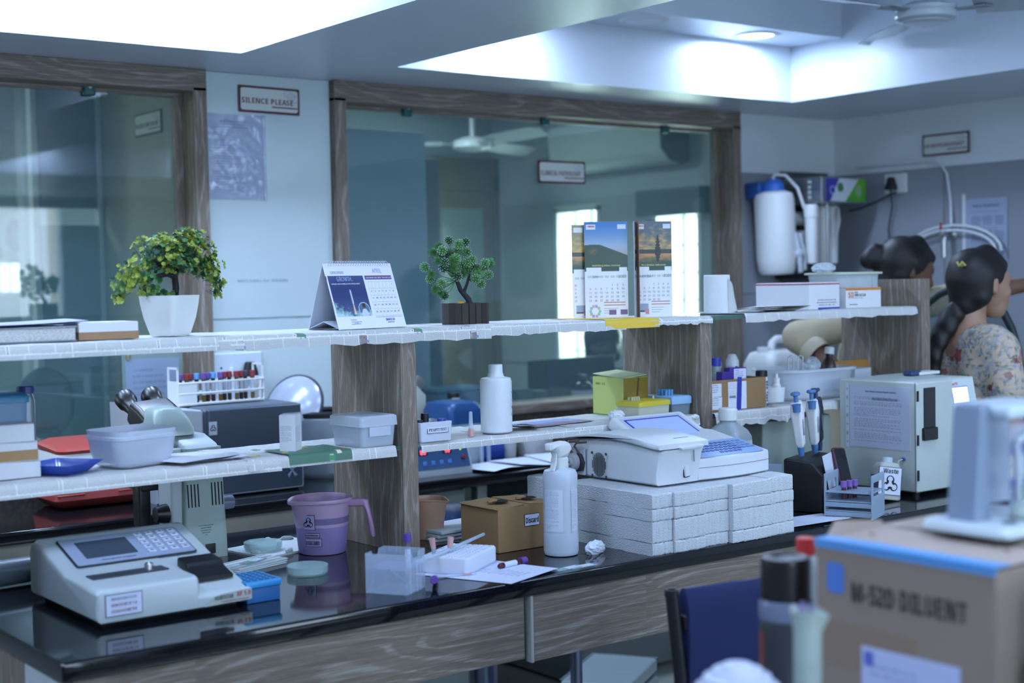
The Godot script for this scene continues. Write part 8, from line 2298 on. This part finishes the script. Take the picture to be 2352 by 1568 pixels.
	solo("rolled_cover", "rolled grey vinyl cover lying on the bench behind the small analyser", "cover", G.new().tube([Vector3(-0.05, 0.03, 0.0), Vector3(0.0, 0.03, 0.0), Vector3(0.2, 0.03, -0.02)], [0.024, 0.028, 0.028], 20).tube([Vector3(-0.055, 0.03, 0), Vector3(0.21, 0.03, -0.021)], 0.014, 12), mt(hx("5a666e"), 0.35), Vector3(0.955, 0.801, -3.09))
	# plastic-wrapped packs on the floor under the bench
	for k in 4:
		var pk := thing("wrapped_pack", ["lowest shiny plastic-wrapped pack on the floor under the bench", "second shiny plastic-wrapped pack from the floor under the bench", "shiny plastic-wrapped pack just below the top one under the bench", "topmost shiny plastic-wrapped pack under the bench, catching the light"][k], "pack", Vector3(2.95 + 0.01 * k, 0.05 * k, -3.42), 14.0 + 6.0 * k, "plastic-wrapped packs under the bench")
		part(pk, "pack", G.new().box(Vector3(0, 0.024, 0), Vector3(0.34, 0.046, 0.22), 0.008), mt(hx("aab6b8"), 0.4))
		part(pk, "wrap", G.new().grid(14, 10, func(u, v): return Vector3(u * 0.345 - 0.1725, 0.0485 + 0.0025 * nz.get_noise_2d(u * 3.0 + k, v * 3.0), v * 0.225 - 0.1125)).done(60), mt(Color(0.8, 0.88, 0.9, 0.25), 0.06))
	var fp := thing("flat_pack", "flat plastic-wrapped packet on the floor left of the shiny stack", "pack", Vector3(2.56, 0.0, -3.52), 10.0)
	part(fp, "pack", G.new().box(Vector3(0, 0.07, 0), Vector3(0.36, 0.14, 0.24), 0.008), mt(hx("8f9c98"), 0.3))
	part(fp, "label", G.new().box(Vector3(-0.02, 0.141, 0.02), Vector3(0.12, 0.001, 0.05)), mt(hx("7f8578"), 0.6))
	fan(Vector3(4.13, 2.282, -3.05), 55.0, 0.44, "white ceiling fan hanging at the top right")

func frame_of(f: Vector3) -> Basis:
	var z := f.normalized()
	var x := Vector3.UP.cross(z).normalized()
	return Basis(x, z.cross(x), z)

func head_bones(c: Vector3, b: Basis) -> Array:
	var o := []
	for q in [[0, 0.03, -0.025, 0, 0.02, 0.02, 0.082, 0.078], [0, -0.03, 0.03, 0, -0.065, 0.055, 0.064, 0.046], [0, -0.085, 0.068, 0, -0.09, 0.075, 0.026, 0.02],
		[0, 0.005, 0.095, 0, -0.028, 0.112, 0.009, 0.013], [0.022, -0.03, 0.082, 0.036, -0.03, 0.07, 0.02, 0.024], [-0.022, -0.03, 0.082, -0.036, -0.03, 0.07, 0.02, 0.024],
		[-0.018, -0.058, 0.09, 0.018, -0.058, 0.09, 0.010, 0.010], [-0.03, 0.018, 0.085, 0.03, 0.018, 0.085, 0.014, 0.014],
		[0.078, 0.012, -0.002, 0.08, -0.025, 0.004, 0.013, 0.009], [-0.078, 0.012, -0.002, -0.08, -0.025, 0.004, 0.013, 0.009]]:
		o.append([c + b * Vector3(q[0], q[1], q[2]), c + b * Vector3(q[3], q[4], q[5]), q[6], q[7]])
	return o

func hand_bones(w: Vector3, d: Vector3, n: Vector3, thumb: float) -> Array:
	# palm along d from the wrist, back of the hand along n
	d = d.normalized()
	n = (n - d * n.dot(d)).normalized()
	var s := d.cross(n)
	var o := []
	for k in 4:
		var off := s * (0.027 - 0.018 * k)
		o.append([w + d * 0.01 + off * 0.5, w + d * 0.085 + off, 0.013, 0.0115])
		var l: float = [0.038, 0.043, 0.041, 0.032][k]
		var p := w + d * 0.085 + off
		var q := p + (d * 0.92 - n * 0.3).normalized() * l
		var r := q + (d * 0.75 - n * 0.6).normalized() * l * 0.62
		var e := r + (d * 0.5 - n * 0.85).normalized() * l * 0.5
		o.append([p, q, 0.0095, 0.0085])
		o.append([q, r, 0.0085, 0.008])
		o.append([r, e, 0.008, 0.007])
	var t0 := w + d * 0.025 + s * thumb * 0.026
	var t1 := t0 + (d * 0.6 + s * thumb * 0.7 - n * 0.3).normalized() * 0.042
	var t2 := t1 + (d * 0.85 + s * thumb * 0.3 - n * 0.4).normalized() * 0.03
	o.append([t0, t1, 0.014, 0.0105])
	o.append([t1, t2, 0.0105, 0.0085])
	return o

func join(g: G, h: G) -> void:
	var off := g.P.size()
	g.P.append_array(h.P)
	g.U.append_array(h.U)
	for t in h.T:
		g.T.append(off + t)

func floral() -> Image:
	var r := RandomNumberGenerator.new()
	r.seed = 6
	var im := Image.create(384, 384, false, Image.FORMAT_RGB8)
	im.fill(hx("c3ae9c"))
	for k in 1500:
		var c: Color = [hx("6f86a8"), hx("8fa0b4"), hx("5a6a5f"), hx("7a8a88"), hx("8f9a8a"), hx("66704f")][r.randi() % 6]
		var p := Vector2(r.randf() * 384, r.randf() * 384)
		var a := r.randf() * TAU
		var l := r.randf_range(7, 18)
		for i in 40:
			var t := i / 39.0
			var w := 4.5 * sin(t * PI)
			var q := p + Vector2(cos(a), sin(a)) * l * t
			im.fill_rect(Rect2i(posmod(int(q.x - w / 2), 380), posmod(int(q.y - w / 2), 380), maxi(1, int(w)), maxi(1, int(w))), c)
	for k in 34:
		var p := Vector2(r.randf() * 384, r.randf() * 384)
		var big := k < 17
		var rad := r.randf_range(17, 24) if big else r.randf_range(7, 11)
		for y in range(int(-rad), int(rad)):
			for x in range(int(-rad), int(rad)):
				var dd := Vector2(x, y).length() / rad
				var wv := 0.85 + 0.15 * sin(atan2(y, x) * 5.0 + k)
				if dd < wv:
					var c := hx("a82a30").lerp(hx("6a1a24"), fposmod(dd * 3.0 + atan2(y, x) * 0.5, 1.0) * 0.7) if big else hx("7a2430")
					im.set_pixel(posmod(int(p.x) + x, 384), posmod(int(p.y) + y, 384), c)
	return im

func people() -> void:
	var hair_m := mt(hx("121013"), 0.55)
	# girl with the braid: stands with her back half to us
	var th := thing("person", "woman in a floral red and blue top with a long dark braid, seen from behind", "person", Vector3(4.045, 0, -2.825), 72.0)
	var skin := mt(hx("a8826c"), 0.55, 0.0, {"subsurf_scatter_enabled": true, "subsurf_scatter_strength": 0.1})
	var hb := Basis.IDENTITY
	var hc := Vector3(0, 1.395, 0.035)
	var V := func(x, y, z): return Vector3(x, y, z)
	var body := nets([
		[V.call(0, 1.34, 0.01), V.call(0, 1.2, -0.01), 0.046, 0.056], [V.call(-0.1, 1.19, 0), V.call(0.1, 1.19, 0), 0.066, 0.066],
		[V.call(-0.07, 1.12, 0.01), V.call(-0.06, 0.95, 0.01), 0.09, 0.08], [V.call(0.07, 1.12, 0.01), V.call(0.06, 0.95, 0.01), 0.09, 0.08],
		[V.call(-0.06, 0.95, 0.01), V.call(-0.08, 0.8, 0), 0.085, 0.1], [V.call(0.06, 0.95, 0.01), V.call(0.08, 0.8, 0), 0.085, 0.1],
		[V.call(-0.165, 1.185, 0), V.call(-0.2, 0.95, -0.01), 0.048, 0.037], [V.call(-0.2, 0.95, -0.01), V.call(-0.17, 0.83, 0.17), 0.036, 0.026],
		[V.call(0.165, 1.185, 0), V.call(0.2, 0.95, -0.01), 0.048, 0.037], [V.call(0.2, 0.95, -0.01), V.call(0.15, 0.84, 0.18), 0.036, 0.026],
		[V.call(-0.085, 0.78, 0), V.call(-0.08, 0.43, 0.01), 0.085, 0.055], [V.call(-0.08, 0.43, 0.01), V.call(-0.08, 0.08, -0.02), 0.052, 0.035], [V.call(-0.08, 0.04, -0.03), V.call(-0.085, 0.03, 0.13), 0.035, 0.026],
		[V.call(0.085, 0.78, 0), V.call(0.08, 0.43, 0.01), 0.085, 0.055], [V.call(0.08, 0.43, 0.01), V.call(0.08, 0.08, -0.02), 0.052, 0.035], [V.call(0.08, 0.04, -0.03), V.call(0.085, 0.03, 0.13), 0.035, 0.026]], 0.014, 0.04)
	join(body, nets(head_bones(hc, hb), 0.007, 0.022))
	join(body, nets(hand_bones(V.call(-0.17, 0.83, 0.17), V.call(0.1, -0.5, 0.85), V.call(0, 0.85, 0.5), 1.0), 0.0045, 0.006))
	join(body, nets(hand_bones(V.call(0.15, 0.84, 0.18), V.call(-0.1, -0.5, 0.85), V.call(0, 0.85, 0.5), -1.0), 0.0045, 0.006))
	part(th, "body", body.done(180), skin)
	var top := nets([
		[V.call(-0.105, 1.195, 0), V.call(0.105, 1.195, 0), 0.072, 0.072], [V.call(-0.075, 1.12, 0.01), V.call(-0.065, 0.95, 0.01), 0.1, 0.092], [V.call(0.075, 1.12, 0.01), V.call(0.065, 0.95, 0.01), 0.1, 0.092],
		[V.call(-0.065, 0.95, 0.01), V.call(-0.09, 0.78, 0), 0.096, 0.115], [V.call(0.065, 0.95, 0.01), V.call(0.09, 0.78, 0), 0.096, 0.115], [V.call(-0.09, 0.78, 0), V.call(-0.1, 0.55, 0), 0.115, 0.12], [V.call(0.09, 0.78, 0), V.call(0.1, 0.55, 0), 0.115, 0.12],
		[V.call(-0.16, 1.185, 0), V.call(-0.187, 1.06, -0.005), 0.057, 0.060], [V.call(0.16, 1.185, 0), V.call(0.187, 1.06, -0.005), 0.057, 0.060]], 0.012, 0.035)
	part(th, "floral_top", top.done(180), tm(floral(), 0.8, Vector3(1.75, 1.75, 1.75), {"uv1_triplanar": true}))
	part(th, "trousers", nets([[V.call(-0.088, 0.75, 0), V.call(-0.085, 0.12, -0.01), 0.095, 0.07], [V.call(0.088, 0.75, 0), V.call(0.085, 0.12, -0.01), 0.095, 0.07]], 0.02, 0.03).done(180), mt(hx("3a4656"), 0.85))
	var hair := nets([[hc + V.call(0, 0.034, -0.022), hc + V.call(0, 0.03, 0.015), 0.084, 0.079], [hc + V.call(0, 0.0, -0.04), hc + V.call(0, -0.06, -0.05), 0.07, 0.053], [hc + V.call(0.04, 0.02, -0.01), hc + V.call(0.05, -0.04, -0.025), 0.052, 0.04], [hc + V.call(-0.04, 0.02, -0.01), hc + V.call(-0.05, -0.04, -0.028), 0.052, 0.034], [hc + V.call(0, 0.09, 0.03), hc + V.call(0, 0.06, 0.085), 0.04, 0.025]], 0.007, 0.02)
	part(th, "hair", hair.done(180), hair_m)
	var br := []
	for k in 22:
		var y := 1.315 - k * 0.0235
		var z := -0.058 - 0.07 * minf(1.0, k / 5.0)
		var x := 0.008 * (1 if k % 2 else -1) + 0.03 * minf(1.0, k / 8.0)
		br.append([V.call(x + 0.008, y, z), V.call(x - 0.008, y - 0.018, z), 0.026 - 0.0005 * k, 0.024 - 0.0005 * k])
	part(th, "braid", nets(br, 0.007, 0.024).done(180), hair_m)
	part(th, "hair_clip", G.new().tube([V.call(-0.012, 0, 0), V.call(-0.004, 0.012, -0.006), V.call(0.006, 0.0, -0.008), V.call(0.014, 0.012, -0.004)], 0.004, 8).lathe([Vector2(0, -0.006), Vector2(0.007, 0), Vector2(0, 0.006)], 10), mt(hx("b4ae5a"), 0.35), hc + V.call(-0.045, 0.06, -0.098), Vector3(0, 30, 0))
	part(th, "eyelash", G.new().box(Vector3.ZERO, V.call(0.022, 0.004, 0.006), 0.001).box(V.call(0, 0.016, 0.002), V.call(0.026, 0.004, 0.005), 0.001), mt(hx("1a1416"), 0.7), hc + V.call(-0.034, -0.006, 0.093), Vector3(0, -32, 0))
	# chair back beside her
	var oc := thing("office_chair", "mesh office chair with a curved dark rim behind the woman with the braid", "chair", Vector3(4.29, 0, -3.03), 120.0)
	var rim := []
	for i in 17:
		var a := PI * i / 16.0
		rim.append(V.call(-0.2 * cos(a), 0.9 + 0.48 * pow(sin(a), 0.6), 0.0))
	part(oc, "back_rim", G.new().tube(rim, 0.014, 10), mt(hx("1a2a2c"), 0.5))
	part(oc, "back_mesh", G.new().grid(10, 8, func(u, v):
		var a: float = PI * u
		return Vector3(-0.19 * cos(a), lerpf(0.9, 0.9 + 0.47 * pow(sin(a), 0.6), v), 0.0)).done(80), mt(Color(0.2, 0.32, 0.33, 0.55), 0.6))
	part(oc, "seat", G.new().box(V.call(0, 0.5, 0.22), V.call(0.44, 0.07, 0.42), 0.025), mt(hx("20282c"), 0.8))
	part(oc, "stem", G.new().tube([V.call(0, 0.08, 0.2), V.call(0, 0.48, 0.2)], 0.025, 12), black_pl)
	for k in 5:
		part(oc, "base_arm", G.new().tube([V.call(0, 0.1, 0.2), V.call(0.19 * cos(k * 1.257), 0.03, 0.2 + 0.19 * sin(k * 1.257))], 0.016, 8), black_pl)
	# woman with the bun, hand on hip, other arm reaching right
	var R := Vector3(4.25, 0, -3.39)
	var t2 := thing("person", "woman with a dark hair bun and rolled beige sleeves behind the clear bin", "person", R)
	var sk2 := mt(hx("75503f"), 0.55, 0.0, {"subsurf_scatter_enabled": true, "subsurf_scatter_strength": 0.1})
	var W := func(x, y, z): return Vector3(x, y, z) - R
	var rs: Vector3 = W.call(4.13, 1.27, -3.30)
	var re: Vector3 = W.call(3.93, 1.215, -3.455)
	var rw: Vector3 = W.call(3.955, 1.07, -3.265)
	var ls: Vector3 = W.call(4.4, 1.29, -3.46)
	var le: Vector3 = W.call(4.585, 1.35, -3.21)
	var lw: Vector3 = W.call(4.735, 1.385, -3.05)
	var fb := frame_of(Vector3(0.8, -0.28, 0.5))
	var h2: Vector3 = W.call(4.375, 1.45, -3.335)
	var b2 := nets([
		[h2 - Vector3(0.02, 0.06, 0.01), W.call(4.275, 1.27, -3.38), 0.047, 0.056], [rs, ls, 0.058, 0.058],
		[W.call(4.2, 1.2, -3.35), W.call(4.17, 0.98, -3.39), 0.092, 0.085], [W.call(4.33, 1.2, -3.43), W.call(4.27, 0.98, -3.44), 0.092, 0.085],
		[W.call(4.17, 0.98, -3.39), W.call(4.15, 0.84, -3.39), 0.09, 0.105], [W.call(4.27, 0.98, -3.44), W.call(4.28, 0.84, -3.46), 0.09, 0.105],
		[rs, re, 0.05, 0.042], [re, rw, 0.042, 0.028], [ls, le, 0.05, 0.04], [le, lw, 0.038, 0.026],
		[W.call(4.15, 0.84, -3.39), W.call(4.15, 0.45, -3.38), 0.09, 0.058], [W.call(4.15, 0.45, -3.38), W.call(4.15, 0.08, -3.4), 0.055, 0.036], [W.call(4.15, 0.04, -3.41), W.call(4.2, 0.03, -3.27), 0.036, 0.026],
		[W.call(4.28, 0.84, -3.46), W.call(4.29, 0.45, -3.45), 0.09, 0.058], [W.call(4.29, 0.45, -3.45), W.call(4.29, 0.08, -3.47), 0.055, 0.036], [W.call(4.29, 0.04, -3.48), W.call(4.36, 0.03, -3.35), 0.036, 0.026]], 0.014, 0.04)
	join(b2, nets(head_bones(h2, fb), 0.007, 0.022))
	join(b2, nets(hand_bones(lw, Vector3(0.7, -0.25, 0.65), Vector3(0.2, 0.9, -0.2), -1.0), 0.0045, 0.006))
	join(b2, nets(hand_bones(rw, Vector3(0.55, -0.5, 0.2), Vector3(-0.5, 0.3, 0.6), 1.0), 0.0045, 0.006))
	part(t2, "body", b2.done(180), sk2)
	var shm := mt(hx("b4a88c"), 0.85)
	part(t2, "shirt", nets([[rs, ls, 0.068, 0.068], [W.call(4.2, 1.2, -3.35), W.call(4.16, 0.98, -3.39), 0.104, 0.098], [W.call(4.33, 1.2, -3.43), W.call(4.27, 0.98, -3.44), 0.104, 0.098], [W.call(4.16, 0.98, -3.39), W.call(4.15, 0.78, -3.39), 0.1, 0.122], [W.call(4.27, 0.98, -3.44), W.call(4.28, 0.78, -3.46), 0.1, 0.122],
		[rs, re, 0.058, 0.052], [re, re.lerp(rw, 0.2), 0.052, 0.05], [ls, le, 0.062, 0.054]], 0.013, 0.03).done(180), shm)
	var cf := re.lerp(rw, 0.24)
	var cd := (rw - re).normalized()
	part(t2, "sleeve_cuff", G.new().tube([cf, cf + cd * 0.02, cf + cd * 0.045], [0.052, 0.055, 0.05], 18, false), mt(hx("bdb49c"), 0.85))
	part(t2, "trousers", nets([[W.call(4.15, 0.8, -3.39), W.call(4.15, 0.1, -3.39), 0.1, 0.075], [W.call(4.28, 0.8, -3.46), W.call(4.29, 0.1, -3.46), 0.1, 0.075]], 0.02, 0.03).done(180), mt(hx("2c3038"), 0.85))
	var hh := []
	for q in [[0, 0.035, -0.025, 0, 0.03, 0.015, 0.084, 0.079], [0, 0.0, -0.045, 0, -0.05, -0.05, 0.076, 0.055], [0.045, 0.02, 0.0, 0.05, -0.03, -0.02, 0.05, 0.036], [-0.045, 0.02, 0.0, -0.05, -0.03, -0.02, 0.05, 0.036], [0, 0.03, -0.125, 0, 0.0, -0.135, 0.034, 0.038], [0, 0.1, 0.02, 0, 0.065, 0.08, 0.035, 0.024]]:
		hh.append([h2 + fb * Vector3(q[0], q[1], q[2]), h2 + fb * Vector3(q[3], q[4], q[5]), q[6], q[7]])
	part(t2, "hair", nets(hh, 0.007, 0.018).done(180), hair_m)
	part(t2, "eyebrows", G.new().box(Vector3.ZERO, Vector3(0.03, 0.005, 0.005), 0.001).box(Vector3(0.002, -0.018, 0.0), Vector3(0.026, 0.006, 0.005), 0.002), mt(hx("120e10"), 0.7), h2 + fb * Vector3(-0.033, 0.014, 0.094), Vector3(16, 42, 0))
	# person at the monitor in the next room
	var t3 := thing("person", "dark-haired person facing us behind the black monitor through the glass", "person", Vector3(4.64, 0, -5.34), -30.0)
	var c3 := Vector3(0, 1.12, 0.02)
	var b3 := nets([[V.call(0, 1.06, 0), V.call(0, 0.92, -0.01), 0.05, 0.055], [V.call(-0.13, 0.9, 0), V.call(0.13, 0.9, 0), 0.06, 0.06], [V.call(-0.07, 0.84, 0), V.call(-0.07, 0.55, 0), 0.1, 0.11], [V.call(0.07, 0.84, 0), V.call(0.07, 0.55, 0), 0.1, 0.11],
		[V.call(-0.17, 0.9, 0), V.call(-0.2, 0.68, 0.03), 0.05, 0.04], [V.call(-0.2, 0.68, 0.03), V.call(-0.12, 0.66, 0.2), 0.038, 0.028], [V.call(0.17, 0.9, 0), V.call(0.2, 0.68, 0.03), 0.05, 0.04], [V.call(0.2, 0.68, 0.03), V.call(0.12, 0.66, 0.2), 0.038, 0.028],
		[V.call(-0.09, 0.5, 0.02), V.call(-0.09, 0.48, 0.4), 0.085, 0.06], [V.call(-0.09, 0.48, 0.4), V.call(-0.09, 0.08, 0.4), 0.055, 0.04], [V.call(0.09, 0.5, 0.02), V.call(0.09, 0.48, 0.4), 0.085, 0.06], [V.call(0.09, 0.48, 0.4), V.call(0.09, 0.08, 0.4), 0.055, 0.04]], 0.018, 0.04)
	join(b3, nets(head_bones(c3, Basis.IDENTITY), 0.008, 0.022))
	part(t3, "body", b3.done(180), mt(hx("4f4440"), 0.6))
	part(t3, "shirt", nets([[V.call(-0.14, 0.9, 0), V.call(0.14, 0.9, 0), 0.07, 0.07], [V.call(-0.07, 0.84, 0), V.call(-0.07, 0.5, 0), 0.112, 0.122], [V.call(0.07, 0.84, 0), V.call(0.07, 0.5, 0), 0.112, 0.122], [V.call(-0.17, 0.9, 0), V.call(-0.195, 0.72, 0.02), 0.06, 0.056], [V.call(0.17, 0.9, 0), V.call(0.195, 0.72, 0.02), 0.06, 0.056]], 0.018, 0.03).done(180), mt(hx("30383c"), 0.85))
	part(t3, "hair", nets([[c3 + V.call(0, 0.04, -0.03), c3 + V.call(0, 0.04, 0.025), 0.09, 0.085], [c3 + V.call(0, 0, -0.05), c3 + V.call(0, -0.06, -0.05), 0.076, 0.06], [c3 + V.call(0.05, 0.03, 0.0), c3 + V.call(0.06, -0.06, -0.01), 0.045, 0.03], [c3 + V.call(-0.05, 0.03, 0.0), c3 + V.call(-0.06, -0.06, -0.01), 0.045, 0.03]], 0.009, 0.02).done(180), hair_m)
	var sc := thing("stool", "stool under the person at the monitor", "stool", Vector3(4.64, 0, -5.36))
	part(sc, "seat", G.new().lathe([Vector2(0, 0.36), Vector2(0.17, 0.36), Vector2(0.18, 0.38), Vector2(0.17, 0.4), Vector2(0, 0.4)], 24), mt(hx("20262a"), 0.6))
	part(sc, "post", G.new().tube([V.call(0, 0, 0), V.call(0, 0.36, 0)], 0.03, 12), steel)
